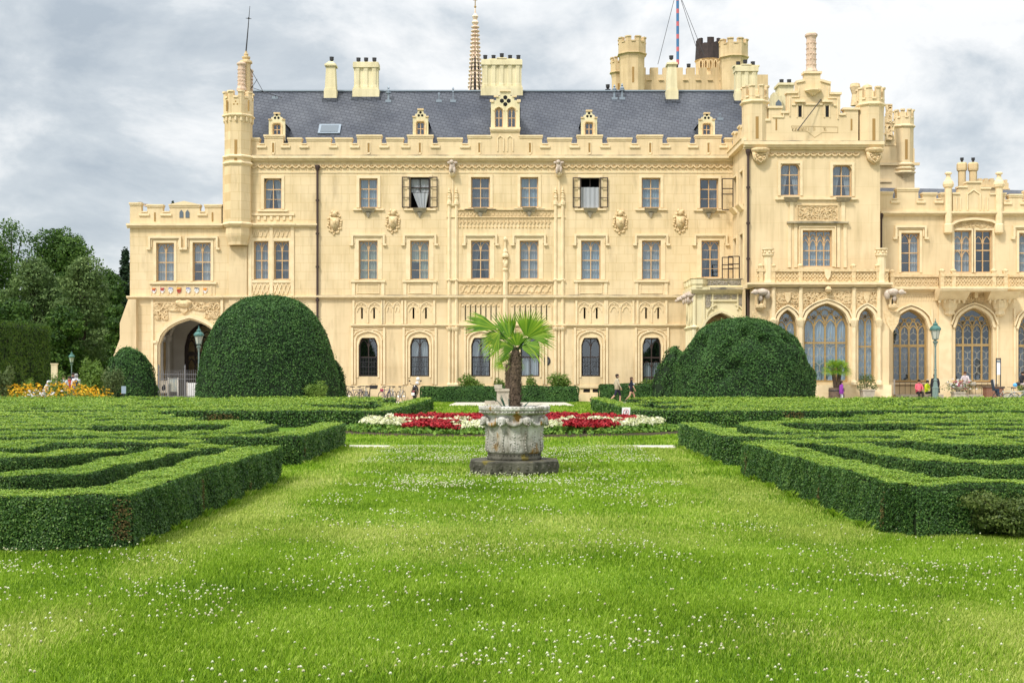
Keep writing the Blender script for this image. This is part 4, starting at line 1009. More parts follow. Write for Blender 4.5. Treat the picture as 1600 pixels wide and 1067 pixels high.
c = rchim(1267.5, B+.3, 52, 116, .30)
M['line'] = mat('brown_painted_line', (.47, .35, .19), .8)
mb = MB(); y = B; lw = .035
def seg(*pts, w=lw): mb.ribbon([(X(a, B), Z(b, B)) for a, b in pts], w, B-.012, B)
seg((1236.5, 197.2), (1309, 198.8), (1309, 207.5), (1285, 207.2), (1273, 215.2), (1261, 205.6), (1238.5, 205), (1236.5, 197.2))
def numeral(s, px, slant):
    for ch in s:
        d = slant
        if ch == 'I': seg((px+d, 199.2), (px-d, 204.6)); px += 2.0
        elif ch == 'V': seg((px+d, 199.2), (px+.9-d*.3, 204.6)); seg((px+2.2+d, 199.2), (px+.9-d*.3, 204.6)); px += 3.0
        elif ch == 'X': seg((px+d, 199.2), (px+2.2-d, 204.8)); seg((px+2.2+d, 199.2), (px-d, 204.8)); px += 3.2
for s, px, sl_ in (('V', 1237.5, 1.3), ('VI', 1241.5, 1.2), ('VII', 1247, 1.0), ('VIII', 1252.5, .8), ('I', 1263.5, .2), ('II', 1271.3, 0), ('XI', 1287, -.6)): numeral(s, px, sl_)
f = part(mb, 'sundial', 'line', gab)
mb = MB(); mb.tube([(X(1283, B), B-.05, Z(155.5, B)), (X(1241.5, B), B-.75, Z(208, B))], .028, 6); part(mb, 'sundial_gnomon', 'iron', gab)
for c0 in (1179, 1359.5):
    turret(X(c0, B+.5), B+.42, .80, Z(226, B), Z(152 if c0 < 1300 else 155, B), Z(160 if c0 < 1300 else 164, B), .84, mh=.62, slits=True, mt='smooth')
for c0 in (1187, 1365):
    mb = MB(); x = X(c0, B)
    mb.lathe([(.5, Z(240, B)), (.62, Z(236, B)), (.62, Z(233, B))], x, B, 8)
    mb.prism([(x-.5, Z(239, B)), (x+.5, Z(239, B)), (x+.42, Z(250, B)), (x, Z(258, B)), (x-.42, Z(250, B))], B-.3, B)
    mb.ribbon([(x-.36, Z(242, B)), (x+.36, Z(242, B)), (x+.3, Z(249, B)), (x, Z(255, B)), (x-.3, Z(249, B))], .06, B-.36, B-.3, closed=True)
    for k in range(12): mb.blob((x+.22*math.cos(k), B-.3, Z(247, B)+.2*math.sin(k*1.7)), (.08, .09, .08), 6, 4)
    part(mb, 'shield_corbel', 'relief', smooth=True)
downpipe([(X(1168, B)+.02, B-.12, Z(238, B)), (X(1168, B)+.02, B-.12, .1)])
# side wall of the block facing left
XF[0] = lambda x, y, z: (bx0+y, F-x, z)
sw = [(.6, 1.75, Z(325, 81.5), Z(276, 81.5), None, 0), (2.9, 4.0, Z(321, 79.5), Z(268, 79.5), None, 0), (.6, 1.7, Z(437, 81.5), Z(372, 81.5), None, 0), (2.9, 4.0, Z(437, 79.5), Z(366, 79.5), None, 0)]
mb = MB(); wall_grid(mb, 0, -.3, F-B, -.1, zb_top, sw); part(mb, 'wall', 'smooth')
mb = MB(); mb.box(-.3, F-B+.3, -.30, 0, Z(234, 80), Z(226, 80)); mb.box(0, F-B+.3, -.36, 0, Z(226, 80), Z(225.2, 80)); part(mb, 'cornice', 'trim')
for q, o in enumerate(sw):
    f = window({'o': o}, 0, trans=((.5, 1), (.25, .5), (.75, .5)), cur='full')
    if q in (0, 2, 3):
        c = MB(); za, zb2 = (o[2], o[3]) if q == 0 else (o[2], o[2]+1.5)
        c.ribbon([(o[0]-.0, za), (o[0], zb2), (o[0]+.01, zb2), (o[0]+.01, za)], .01, 0, .01)
        c = MB()
        for yy in (-.75, -.06): c.box(o[0]-.04, o[0]+.0, yy-.03, yy+.03, za, zb2)
        for zz_ in (za, (za+zb2)/2, za+(zb2-za)*.68, zb2): c.box(o[0]-.035, o[0]-.005, -.75, -.06, zz_-.03, zz_+.03)
        part(c, 'open_casement', 'darkframe', f)
mb = MB()
for o in sw:
    mb.ribbon([(o[0]-.08, o[2]), (o[0]-.08, o[3]+.08), (o[1]+.08, o[3]+.08), (o[1]+.08, o[2])], .15, -.06, 0)
    if o[2] > 9: mb.vprism([(o[0]-.1, -.05), (o[1]+.1, -.05), (o[1]+.1, 0), (o[0]-.1, 0)], o[2]-.35, o[2], [(o[0]-.1, -.35), (o[1]+.1, -.35), (o[1]+.1, 0), (o[0]-.1, 0)])
part(mb, 'window_surrounds', 'trim')
mb = MB(); cp = MB(); L = F-B; zc_ = Z(226, B); n = 4
mb.box(-.0, L-.3, .0, .45, zb_top, zb_top+.9)
for k in range(n):
    a = .1+k*(L-.6)/n; b = a+(L-.6)/n*.66; h = 1.45 if k % 2 == 0 else 1.25
    mb.box(a, b, 0, .45, zb_top+.9, zb_top+h); cp.box(a-.05, b+.05, -.08, .5, zb_top+h, zb_top+h+.1)
r = part(mb, 'battlement', 'smooth'); part(cp, 'coping', 'trim', r)
XF[0] = None

# ---- loggia bay on the ground floor (plane LG)
lx0, lx1 = X(1180, LG), X(1389, LG); zl = Z(446, LG)
AS = [(1215, 1245, 484, 597), (1256, 1326, 474, 597), (1341, 1366.5, 481, 597)]
RI = [26, 34, 22]
mb = MB(); wall_grid(mb, LG, lx0, lx1, -.1, zl, [O(p, LG, 'pointed' if i != 1 else 'tudor', r) for i, (p, r) in enumerate(zip(AS, RI))], .4)
mb.box(lx0, lx0+.01, LG+.01, B, -.1, zl); mb.box(lx1-.01, lx1, LG+.01, B+1.5, -.1, zl); mb.box(lx0, lx1, LG, B, zl-.15, zl); part(mb, 'wall', 'smooth')
window(AS[0], LG, 'pointed', 26, lights=2, trans=((.52, 1.2),), fm='bronze', cur='full', cm='curtainblue', fw=.11, tracery=True, lead=True, setback=.28)
window(AS[1], LG, 'tudor', 34, lights=4, trans=((.5, 1.2),), fm='bronze', cur='full', cm='curtainblue', fw=.12, tracery=True, lead=True, setback=.28)
window(AS[2], LG, 'pointed', 22, lights=2, trans=((.52, 1.2),), fm='bronze', cur='full', cm='curtainblue', fw=.10, tracery=True, lead=True, setback=.28)
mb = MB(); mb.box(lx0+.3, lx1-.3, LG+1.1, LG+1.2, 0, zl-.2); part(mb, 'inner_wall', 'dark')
mb = MB(); mb.box(lx0-.08, lx1+.12, LG-.12, LG, 0, Z(601, LG)); course(mb, LG, 1166, 1392, 442, 449, .42); mb.box(lx0-.4, lx0, LG, B, Z(449, LG), Z(442, LG))
for i, (p, r) in enumerate(zip(AS, RI)):
    o = O(p, LG, 'pointed' if i != 1 else 'tudor', r); mb.ribbon(outline(o, -.10)[1:-1], .16, LG-.14, LG); mb.ribbon(outline(o, -.26)[1:-1], .08, LG-.2, LG)
for c0 in (1208, 1250.5, 1333.5, 1372.5):
    x = X(c0, LG)
    mb.lathe([(.22, Z(601, LG)), (.2, Z(597, LG)), (.13, Z(594, LG)), (.13, Z(512, LG)), (.17, Z(509, LG)), (.24, Z(503, LG)), (.26, Z(500, LG)), (.16, Z(499, LG)), (.13, Z(496, LG)), (.13, Z(450, LG))], x, LG-.1, 8)
    pb(mb, LG, c0-4.5, c0+4.5, 450, 601, .05)
part(mb, 'arcade_mouldings', 'trim')
mb = MB()
for a, b, s in ((1212, 1247, 1), (1254, 1329, 2), (1338, 1369, 3)):
    n = int((b-a)*3.2); relief(mb, X(a, LG), X(b, LG), Z(474, LG), Z(456, LG), LG, n, (.07, .14), .12, s)
    for q in (a, b-8): relief(mb, X(q, LG), X(q+8, LG), Z(486, LG), Z(474, LG), LG, 20, (.05, .1), .1, s+7)
for c0 in (1230, 1353): mb.prism([(X(c0-5, LG), Z(457, LG)), (X(c0+5, LG), Z(457, LG)), (X(c0+4, LG), Z(468, LG)), (X(c0, LG), Z(474, LG)), (X(c0-4, LG), Z(468, LG))], LG-.18, LG)
mb.blob((X(1292, LG), LG-.35, Z(453, LG)), (.2, .3, .2))
part(mb, 'carved_frieze', 'relief')
# balustrade
def balustrade(Y, x0, x1, y0, y1, posts, pitch=10, name='balustrade', m='smooth', holes=True, seed=0):
    mb = MB(); z0, z1 = Z(y1, Y), Z(y0, Y); a, b = X(x0, Y), X(x1, Y)
    mb.box(a, b, Y+.02, Y+.16, z0, z1-.16); r = part(mb, name, m)
    t = MB(); t.box(a-.03, b+.03, Y-.10, Y+.26, z1-.16, z1); t.box(a, b, Y-.04, Y+.02, z0, z0+.12)
    x = x0
    while x < x1-pitch*.6:
        u, v = X(x, Y), X(min(x+pitch, x1), Y); zm = (z0+z1)/2-.03; h = (z1-z0)*.33; m_ = (u+v)/2; w_ = (v-u)*.44
        t.ribbon([(m_-w_, zm), (m_, zm+h), (m_+w_, zm), (m_, zm-h)], .05, Y-.04, Y+.02, closed=True)
        t.ribbon([(m_-w_, zm+h), (m_-w_*.2, zm), (m_-w_, zm-h)], .04, Y-.03, Y+.02); t.ribbon([(m_+w_, zm+h), (m_+w_*.2, zm), (m_+w_, zm-h)], .04, Y-.034, Y+.02)
        t.blob((m_, Y, zm), (.07, .05, .07), 6, 4)
        x += pitch
    for p in posts: t.box(X(p, Y)-.12, X(p, Y)+.12, Y-.08, Y+.2, z0, z1+.12); t.lathe([(.17, z1+.12), (.19, z1+.22), (.06, z1+.32)], X(p, Y), Y+.06, 8)
    part(t, 'tracery', 'relief', r); return r
balustrade(LG, 1183, 1388, 420.5, 442, (1189, 1208, 1250.5, 1333.5, 1372), 10.3)
mb = MB(); mb.prism([(X(1287, LG), Z(422, LG)), (X(1298, LG), Z(422, LG)), (X(1296, LG), Z(433, LG)), (X(1292.5, LG), Z(438, LG)), (X(1289, LG), Z(433, LG))], LG-.16, LG); part(mb, 'shield', 'trim')
for c0 in (1200.5, 1377.5):
    mb = MB(); x = X(c0, LG); y = LG+.1
    mb.lathe([(.3, Z(442, LG)), (.27, Z(438, LG)), (.27, Z(402, LG)), (.36, Z(399, LG)), (.36, Z(397, LG)), (.3, Z(396, LG)), (.3, Z(392, LG)), (.38, Z(390, LG)), (.38, Z(388, LG)), (.1, Z(388, LG))], x, y, 8)
    for k in range(8): mb.blob((x+.33*math.cos(k*.785), y+.33*math.sin(k*.785), Z(394, LG)), (.07, .07, .09), 6, 4)
    part(mb, 'balcony_pinnacle', 'trim')
for c0, s in ((1189, -1), (1392, 1)):
    mb = MB(); x = X(c0, LG); z = Z(457, LG); y = LG-.4
    mb.blob((x, y, z), (.38, .3, .22)); mb.blob((x+s*.45, y-.2, z-.02), (.2, .2, .17)); mb.blob((x-s*.3, y+.1, z-.15), (.2, .25, .3)); mb.blob((x+s*.1, y, z-.35), (.13, .13, .22)); mb.blob((x+s*.62, y-.25, z-.06), (.11, .1, .07))
    mb.build('gargoyle', M['statue'], castle, True, True)
    mb = MB(); x = X(c0+2*s, LG); mb.lathe([(.08, Z(486, LG)), (.3, Z(481, LG)), (.32, Z(477, LG)), (.18, Z(474, LG)), (.2, Z(462, LG))], x, LG-.15, 8)
    for k in range(14): mb.blob((x+.22*math.cos(k*2.1), LG-.3, Z(479-k*.9, LG)), (.12, .12, .12), 6, 4)
    mb.prism([(x-.5, Z(487, LG)), (x+.5, Z(487, LG)), (x+.35, Z(505, LG)), (x, Z(520, LG)), (x-.35, Z(505, LG))], LG-.06, LG); part(mb, 'bracket', 'relief')

# ---- right wing (plane RW)
rx0, rx1 = X(1374, RW), X(1720, RW)
OU = [(1408, 1437, 364, 426), (1491, 1518, 360, 426), (1524, 1550.5, 360, 426), (1592, 1621, 364, 426), (1660, 1690, 364, 426)]
OG = [(1395, 1450, 483, 597), (1492.5, 1551, 481, 597), (1591, 1646, 483, 597)]
mb = MB(); wall_grid(mb, RW, rx0, rx1, Z(445, RW), Z(335, RW), [O(p, RW) for p in OU]); part(mb, 'wall', 'smooth')
mb = MB(); wall_grid(mb, RW, rx0, rx1, -.1, Z(445, RW), [O(p, RW, 'tudor', 33) for p in OG], .4); part(mb, 'wall', 'smooth')
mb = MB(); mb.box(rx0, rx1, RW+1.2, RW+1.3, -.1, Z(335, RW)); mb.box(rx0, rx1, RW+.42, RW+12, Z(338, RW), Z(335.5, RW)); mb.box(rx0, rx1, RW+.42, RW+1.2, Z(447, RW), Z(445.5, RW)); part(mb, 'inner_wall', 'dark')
mb = MB(); mb.box(rx1-.02, rx1, RW+.01, RW+12, -.1, Z(335, RW)); mb.box(rx0, rx1, RW+12, RW+12.1, -.1, Z(335, RW)); part(mb, 'wall', 'smooth')
for i, p in enumerate(OU):
    two = i in (1, 2)
    window(p, RW, trans=((.5, 1.2), (.25, .5), (.75, .5)) if not two else ((.47, 1.3), (.30, .5), (.72, .5)), heads=((.04, .5),) if not two else (((.14, .45), (.48, .4)) if i == 1 else ((.14, .45),)), cur='right' if i == 0 else ('full' if i != 2 else None))
    if not two: hood(RW, (p[0]+p[1])/2, 23, 354.5, 18)
for i, p in enumerate(OG): window(p, RW, 'tudor', 33, lights=4, trans=((.5, 1.5),), fm='bronze', cur='low', cm='curtaindark', fw=.13, tracery=True, lead=True, setback=.28)
mb = MB()
for p in OU: surround(mb, p, RW, 3.5, .05)
for p in OG: o = O(p, RW, 'tudor', 33); mb.ribbon(outline(o, -.10)[1:-1], .16, RW-.12, RW); mb.ribbon(outline(o, -.28)[1:-1], .09, RW-.2, RW); mb.box(o[0]-.2, o[1]+.2, RW-.2, RW, o[2]-.12, o[2]-.0)
mb.box(X(1370, RW), X(1392, RW), RW-.55, RW, 0, Z(597, RW)); mb.box(X(1466, RW), X(1486, RW), RW-.1, RW, 0, Z(430, RW))
for c0 in (1388, 1456, 1485, 1558, 1585): pb(mb, RW, c0-1.5, c0+1.5, 482, 600, .08)
for q in range(20): 
    x = 1398+q*4; mb.ribbon([(X(x, RW), Z(470, RW)), (X(x, RW), Z(464, RW)), (X(x+2, RW), Z(461, RW)), (X(x+4, RW), Z(464, RW))], .04, RW-.05, RW)
part(mb, 'window_surrounds', 'trim')
mb = MB(); course(mb, RW, 1375, 1720, 331, 337.5, .3); course(mb, RW, 1392, 1720, 449, 456, .36); part(mb, 'string_course', 'trim')
balustrade(RW-.3, 1391, 1466, 429, 449.5, (1394,), 8.5)
balustrade(RW-1.3, 1471, 1572, 428, 449, (1472, 1490, 1553, 1571), 9.5)
balustrade(RW-.3, 1577, 1715, 429, 449.5, (), 8.5)
mb = MB(); y = RW-1.35
mb.box(X(1470, y), X(1573, y), y, RW, Z(455, y), Z(449, y)); course(mb, y, 1469, 1574, 448.5, 455, .12)
for c0 in (1482.5, 1560.5):
    x = X(c0, RW); mb.vprism([(x-.9, RW-.5), (x+.9, RW-.5), (x+.9, RW), (x-.9, RW)], Z(470, RW), Z(455, y), [(x-.95, y+.1), (x+.95, y+.1), (x+.95, RW), (x-.95, RW)])
    for k in range(6): mb.blob((x-.75+k*.3, RW-.55, Z(471, RW)), (.1, .1, .18), 6, 4)
    mb.lathe([(.1, Z(494, RW)), (.35, Z(491, RW)), (.3, Z(486, RW)), (.45, Z(481, RW)), (.55, Z(470, RW))], x, RW-.1, 8)
mb.box(X(1520, RW), X(1525, RW), RW-.35, RW, Z(466, RW), Z(457, RW))
part(mb, 'balcony_bracket', 'trim')
mb = MB(); relief(mb, X(1498, RW), X(1548, RW), Z(474, RW), Z(461, RW), RW, 110, (.06, .12), .1, 31); part(mb, 'carved_spandrel', 'relief')
mb = MB(); relief(mb, X(1488, RW), X(1554, RW), Z(357, RW), Z(347, RW), RW, 120, (.05, .1), .08, 41); part(mb, 'carved_spandrel', 'relief')
sp = [(1375, 1395, 302), (1401.5, 1435, 296.5), (1442, 1463, 303.5), (1470, 1480, 303.5), (1563, 1571, 304), (1577, 1597, 306), (1602, 1630, 300), (1640, 1660, 306), (1668, 1700, 300), (1706, 1720, 306)]
merlons(RW, sp[:4], 312); merlons(RW, sp[4:], 314)
mb = MB(); mb.box(X(1375, RW), X(1720, RW), RW, RW+.45, Z(333, RW), Z(314, RW)); mb.box(X(1375, RW), X(1480, RW), RW+.002, RW+.448, Z(314, RW), Z(312, RW)); mb.box(X(1480, RW), X(1563, RW), RW+.002, RW+.448, Z(314, RW), Z(309, RW)); part(mb, 'parapet', 'smooth')
mb = MB(); mb.prism([(X(a, RW), Z(b, RW)) for a, b in ((1488, 331), (1488, 304), (1497, 304), (1497, 295), (1509, 294), (1509, 287), (1532, 287), (1532, 295), (1546, 297), (1546, 304), (1556, 306), (1556, 331))], RW-.12, RW+.4)
part(mb, 'bay_gable', 'smooth')
mb = MB()
for a, b, yy in ((1496, 1510, 294), (1508, 1533, 286.5), (1531, 1547, 296), (1487, 1498, 304), (1545, 1557, 305)): mb.box(X(a, RW), X(b, RW), RW-.2, RW+.44, Z(yy, RW), Z(yy, RW)+.1)
mb.ribbon([(X(a, RW), Z(b, RW)) for a, b in ((1510, 329), (1510, 304), (1520, 297), (1530, 304), (1530, 329))], .07, RW-.18, RW-.1)
for q in (1494, 1500, 1537, 1543): pb(mb, RW-.12, q-.8, q+.8, 308, 329, .06)
mb.ribbon([(X(1484, RW), Z(351, RW))]+archpts(X(1488, RW), X(1555, RW), Z(350, RW), .3, 'tudor', 12)+[(X(1559, RW), Z(351, RW))], .14, RW-.25, RW)
for c0 in (1480.5, 1559.5):
    x = X(c0, RW)
    mb.lathe([(.12, Z(366, RW)), (.3, Z(364, RW)), (.3, Z(352, RW)), (.22, Z(350, RW)), (.22, Z(295, RW)), (.3, Z(293, RW)), (.34, Z(289, RW)), (.3, Z(285, RW)), (.2, Z(282, RW)), (.13, Z(278, RW)), (.13, Z(274, RW)), (.22, Z(273, RW)), (.22, Z(271, RW)), (.1, Z(269.5, RW))], x, RW-.15, 8)
part(mb, 'bay_mouldings', 'trim')
downpipe([(X(1376.5, RW), RW-.1, Z(337, RW)), (X(1376.5, RW), RW-.1, Z(392, RW))], .06)
# roof of the right wing
mb = MB(); Yr = RW+5.5; zz0 = Z(318, RW+.7); mb.add([(rx0, RW+.7, zz0), (rx1, RW+.7, zz0), (rx1, Yr, Z(298.5, Yr)), (rx0, Yr, Z(293, Yr)), (rx0, RW+12, zz0), (rx1, RW+12, zz0)], [(0, 1, 2, 3), (3, 2, 5, 4)]); part(mb, 'roof', 'slate')
for c0 in (1503, 1520.5):
    Yc = RW+2; mb = MB(); x = X(c0, Yc)
    mb.lathe([(.24, Z(300, Yc)), (.24, Z(268, Yc)), (.31, Z(267, Yc)), (.33, Z(264, Yc)), (.33, Z(257, Yc)), (.27, Z(254.5, Yc)), (.1, Z(254, Yc))], x, Yc, 8); ch = part(mb, 'chimney', 'ochre')
    mb = MB(); pot(mb, x, Yc, Z(253.5, Yc), .75); part(mb, 'chimney_pot', 'bluepot', ch)
for a, b, y0, y1, Yc in ((1528, 1556, 281, 297, RW+4), (1556, 1576, 283, 300, RW+8)):
    mb = MB(); mb.box(X(a, Yc), X(b, Yc), Yc, Yc+2, Z(310, Yc), Z(y0+3, Yc)); n = 3
    for k in range(n): u = a+(b-a)*(k+.1)/n; mb.box(X(u, Yc), X(u+(b-a)/n*.6, Yc), Yc-.002, Yc+.4, Z(y0+3.05, Yc), Z(y0-2, Yc))
    mb.box(X(a-1, Yc), X(b+1, Yc), Yc-.12, Yc+2.1, Z(y1-3, Yc), Z(y1-5, Yc)); part(mb, 'roof_turret', 'ochre')
# steps and benches under the big windows
mb = MB()
for x0, x1 in ((1392, 1466), (1486, 1720)):
    mb.box(X(x0, RW), X(x1, RW), RW-1.5, RW, 0, .25); mb.box(X(x0, RW), X(x1, RW), RW-1.0, RW-.001, .25, .50)
part(mb, 'terrace_steps', 'grey')
for x0, x1 in ((1397, 1449), (1496, 1553)):
    mb = MB(); y = RW-.5; a, b = X(x0, y), X(x1, y)
    mb.tube([(a, y, 1.25), (b, y, 1.25)], .03, 6); mb.tube([(a, y, 1.05), (b, y, 1.05)], .025, 6)
    for k in range(7): q = a+(b-a)*k/6; mb.tube([(q, y, .5), (q, y, 1.25)], .014, 5)
    rr = part(mb, 'railing', 'pipe')
    mb = MB()
    for q in (a, b): mb.box(q-.05, q+.05, y-.05, y+.05, .5, 1.45)
    part(mb, 'railing_post', 'white', rr)

# ---- porch in the inner corner
PY = 79.6; px0, px1 = X(1085, PY), X(1166, PY)
mb = MB(); wall_grid(mb, PY, px0, px1, -.1, Z(446, PY), [(X(1098, PY), X(1156, PY), 0, Z(489, PY), 'tudor', 1.3)], .6)
mb.box(px0, px0+.01, PY+.01, F, -.1, Z(446, PY)); mb.box(px0, bx0, PY+.61, F, Z(447, PY), Z(446, PY)-.01)
mb.box(X(1088, PY), bx0, PY+.4, F, Z(446, PY), Z(436, PY)); porch = part(mb, 'porch', 'pale')
mb = MB(); course(mb, PY, 1079, 1168, 449, 459, .36); mb.box(px0-.3, px0, PY, F, Z(458, PY), Z(450, PY))
for dy in (0, 1.1, 2.2, 3.0):
    mb.lathe([(.2, Z(455, PY)), (.45, Z(450, PY)), (.45, Z(447, PY)), (.52, Z(444, PY)), (.52, Z(437, PY)), (.58, Z(435.5, PY))], px0+.25, PY+dy, 8)
    mb.lathe([(.16, 0), (.16, Z(515, PY)), (.3, Z(511, PY)), (.12, Z(508, PY)), (.12, Z(460, PY))], px0, PY+dy, 8)
pb(mb, PY, 1092, 1163, 448, 449, .2); pb(mb, PY, 1161, 1168, 436, 447, .2)
o = (X(1098, PY), X(1156, PY), 0, Z(489, PY), 'tudor', 1.3); mb.ribbon(outline(o, -.1)[1:-1], .16, PY-.12, PY)
pb(mb, PY, 1110, 1152, 468.5, 471, .1); pb(mb, PY, 1112, 1114.5, 459, 484, .08); pb(mb, PY, 1151, 1153.5, 459, 484, .08); pb(mb, PY, 1098, 1101, 459, 627, .08)
mb.ribbon([(X(1103, PY), Z(500, PY)), (X(1105, PY), Z(488, PY)), (X(1111, PY), Z(480, PY)), (X(1119, PY), Z(476, PY))], .08, PY-.1, PY); mb.ribbon([(X(1163, PY), Z(488, PY)), (X(1157, PY), Z(480, PY)), (X(1149, PY), Z(476, PY))], .08, PY-.1, PY)
part(mb, 'porch_mouldings', 'pale', porch)
mb = MB(); relief(mb, X(1115, PY), X(1150, PY), Z(467, PY), Z(461, PY), PY, 60, (.04, .1), .08, 61); relief(mb, X(1103, PY), X(1110, PY), Z(480, PY), Z(461, PY), PY, 50, (.04, .1), .08, 62); relief(mb, X(1155, PY), X(1162, PY), Z(480, PY), Z(461, PY), PY, 50, (.04, .1), .08, 63)
relief(mb, X(1108, PY), X(1160, PY), Z(446, PY), Z(438, PY), PY+.4, 120, (.04, .1), .08, 64)
part(mb, 'porch_carving', 'grey', porch)
mb = MB(); mb.box(X(1103, PY), X(1166, PY), PY+.3, PY+.9, Z(436, PY), Z(434.5, PY)); mb.box(X(1108, PY), X(1160, PY), PY-.37, PY-.3, Z(453, PY), Z(449.5, PY)); part(mb, 'porch_ledge', 'dirtytrim', porch)
mb = MB(); mb.box(px0+.2, px1, PY+2.8, PY+3, 0, 5.5); part(mb, 'inner_wall', 'ochre', porch)
for k in range(3):
    mb = MB(); x = px0-.25; y = PY+k*1.05; z = Z(461, PY)
    mb.blob((x, y, z), (.38, .17, .16)); mb.blob((x-.4, y, z-.12), (.2, .14, .14)); mb.blob((x-.6, y, z-.25), (.12, .09, .09)); mb.blob((x-.15, y-.05, z-.3), (.09, .09, .2)); mb.blob((x+.15, y, z-.3), (.1, .1, .2)); mb.blob((x-.02, y, z+.14), (.2, .06, .1))
    mb.build('gargoyle', M['statue'], castle, True, True)

# ---- buildings behind the main roof
K = 112.0
def tower8(c, w0, w1, ytop, ycrown, yb, Y, m='ochre'):
    r0, r1 = w0*Y/4000, w1*Y/4000
    return turret(X(c, Y), Y, r0*1.06, Z(yb, Y), Z(ytop+7, Y), Z(ycrown, Y), r1*1.04, mh=.35, mt=m, trim='ochre', slits=True)
tower8(987.5, 38, 43, 62, 87, 170, K); tower8(966, 20, 24, 92, 115, 170, K+2); tower8(1146, 39, 44, 65, 92, 170, K)
mb = MB(); Yk = K+.5; mb.box(X(990, Yk), X(1200, Yk), Yk, Yk+14, Z(180, Yk), Z(117, Yk))
for a, b in ((994, 1009), (1016, 1028.5), (1036, 1049), (1054, 1067), (1073, 1086), (1093, 1104.5), (1112, 1124), (1130, 1144)): mb.box(X(a, Yk), X(b, Yk), Yk, Yk+.6, Z(117, Yk), Z(106, Yk))
cw = part(mb, 'curtain_wall', 'ochre')
mb = MB()
for a in (1013, 1032, 1070, 1090, 1108.5, 1127): mb.box(X(a-3, Yk), X(a+5, Yk), Yk-.12, Yk, Z(126.5, Yk), Z(118, Yk)-.4)
part(mb, 'wall_corbels', 'ochre', cw)
mb = MB(); mb.box(X(940, 96), X(1195, 96), 96, 96.4, Z(200, 96), Z(150, 96)); part(mb, 'rear_wall', 'ochre')
Yd = K+8; mb = MB(); mb.lathe([(X(1125, Yd)-X(1105, Yd), Z(180, Yd)), (X(1125, Yd)-X(1105, Yd), Z(98, Yd)), (X(1127, Yd)-X(1105, Yd), Z(96, Yd))], X(1107, Yd), Yd, 16); part(mb, 'tower', 'ochre')
mb = MB(); rr = X(1128, Yd)-X(1107, Yd)
mb.lathe([(rr, Z(96, Yd)), (rr*.93, Z(72, Yd))], X(1107, Yd), Yd, 16)
for k in range(6):
    a = 2*math.pi*k/6-.5; P = [(X(1107, Yd)+q*rr*math.cos(a+t), Yd+q*rr*math.sin(a+t)) for q, t in ((.93, -.28), (.93, .0), (.93, .28), (.72, .28), (.72, -.28))]; mb.vprism(P, Z(73, Yd), Z(63, Yd))
part(mb, 'tower_cladding', 'brownroof')
mb = MB()
for k in range(5): c0 = 1092+k*7.5; mb.ribbon([(X(c0-2.4, Yd), Z(112, Yd))]+archpts(X(c0-2.4, Yd), X(c0+2.4, Yd), Z(104, Yd), .3, 'pointed', 6)+[(X(c0+2.4, Yd), Z(112, Yd))], .1, Yd-rr-.1, Yd-rr+.5)
part(mb, 'tower_arcade', 'ochre')
for c0, yy in ((951, 133), (1059, 100.5), (1078.5, 100.5)):
    mb = MB(); pot(mb, X(c0, K), K+1, Z(yy+3.5, K), 1.2); mb.lathe([(.25, Z(yy+15, K)), (.25, Z(yy+3, K))], X(c0, K), K+1, 8); part(mb, 'chimney_pot', 'bluepot')
# striped pole with stays
M['sred'] = mat('faded_red_paint', (.50, .12, .14), .6); M['sblue'] = mat('blue_paint', (.05, .16, .34), .6)
mb = MB(); Yp = K+6; x = X(1059, Yp); z = Z(101, Yp); k = 0
while z < 37:
    dz = .42 if k % 2 == 0 else .75; mb.mi = k % 2; mb.lathe([(.13, z), (.13, z+dz)], x+(z-28)*-.002, Yp, 10); z += dz; k += 1
p = part(mb, 'striped_mast', ('sred', 'sblue'))
mb = MB()
for a, b in (((1054, -3), (1026, 105)), ((1063, -3), (1089, 90)), ((1064, -3), (1098, 92))): mb.tube([(X(a[0], Yp), Yp, Z(a[1], Yp)), (X(b[0], Yp), Yp-1, Z(b[1], Yp))], .025, 5)
part(mb, 'mast_stays', 'iron', p)
# openwork spire
Ys = 118; mb = MB(); xs_ = X(742.5, Ys); zt = Z(40, Ys); zb = Z(152, Ys); H = zt-zb; rb = (X(752, Ys)-X(733, Ys))/2
for k in range(8):
    a = math.pi/8+2*math.pi*k/8; ca, sa = math.cos(a), math.sin(a)
    mb.tube([(xs_+rb*ca, Ys+rb*sa, zb), (xs_+.14*ca, Ys+.14*sa, zt)], [.13, .06], 5)
    for q in range(18):
        t = (q+.5)/18; r = rb*(1-t)+.14*t
        mb.blob((xs_+(r+.12)*ca, Ys+(r+.12)*sa, zb+H*t), (.15, .15, .11), 5, 3)
for q in range(9):
    t = q/9; r = rb*(1-t)+.14*t; mb.lathe([(r, zb+H*t), (r*1.06, zb+H*t+.12), (r, zb+H*t+.25)], xs_, Ys, 8)
mb.lathe([(rb*.35, zb+H*.0), (rb*.3, zb+H*.3), (.12, zt)], xs_, Ys+.0, 8)
mb.lathe([(.16, zt), (.34, zt+.25), (.16, zt+.5), (.3, zt+.8), (.08, zt+1.1), (.06, zt+1.6)], xs_, Ys, 8)
M['spire'] = mat('pale_pink_spire_stone', (.82, .66, .53), .85, noise=(.68, .52, .40), scale=3)
sp_ = part(mb, 'openwork_spire', 'spire')
mb = MB(); mb.tube([(xs_, Ys, zt+1.5), (xs_, Ys, zt+2.9)], .05, 5); mb.box(xs_-.2, xs_+.2, Ys-.04, Ys+.04, zt+2.3, zt+2.4); mb.blob((xs_, Ys, zt+1.7), .12); part(mb, 'spire_cross', 'bronze', sp_)
mb = MB()
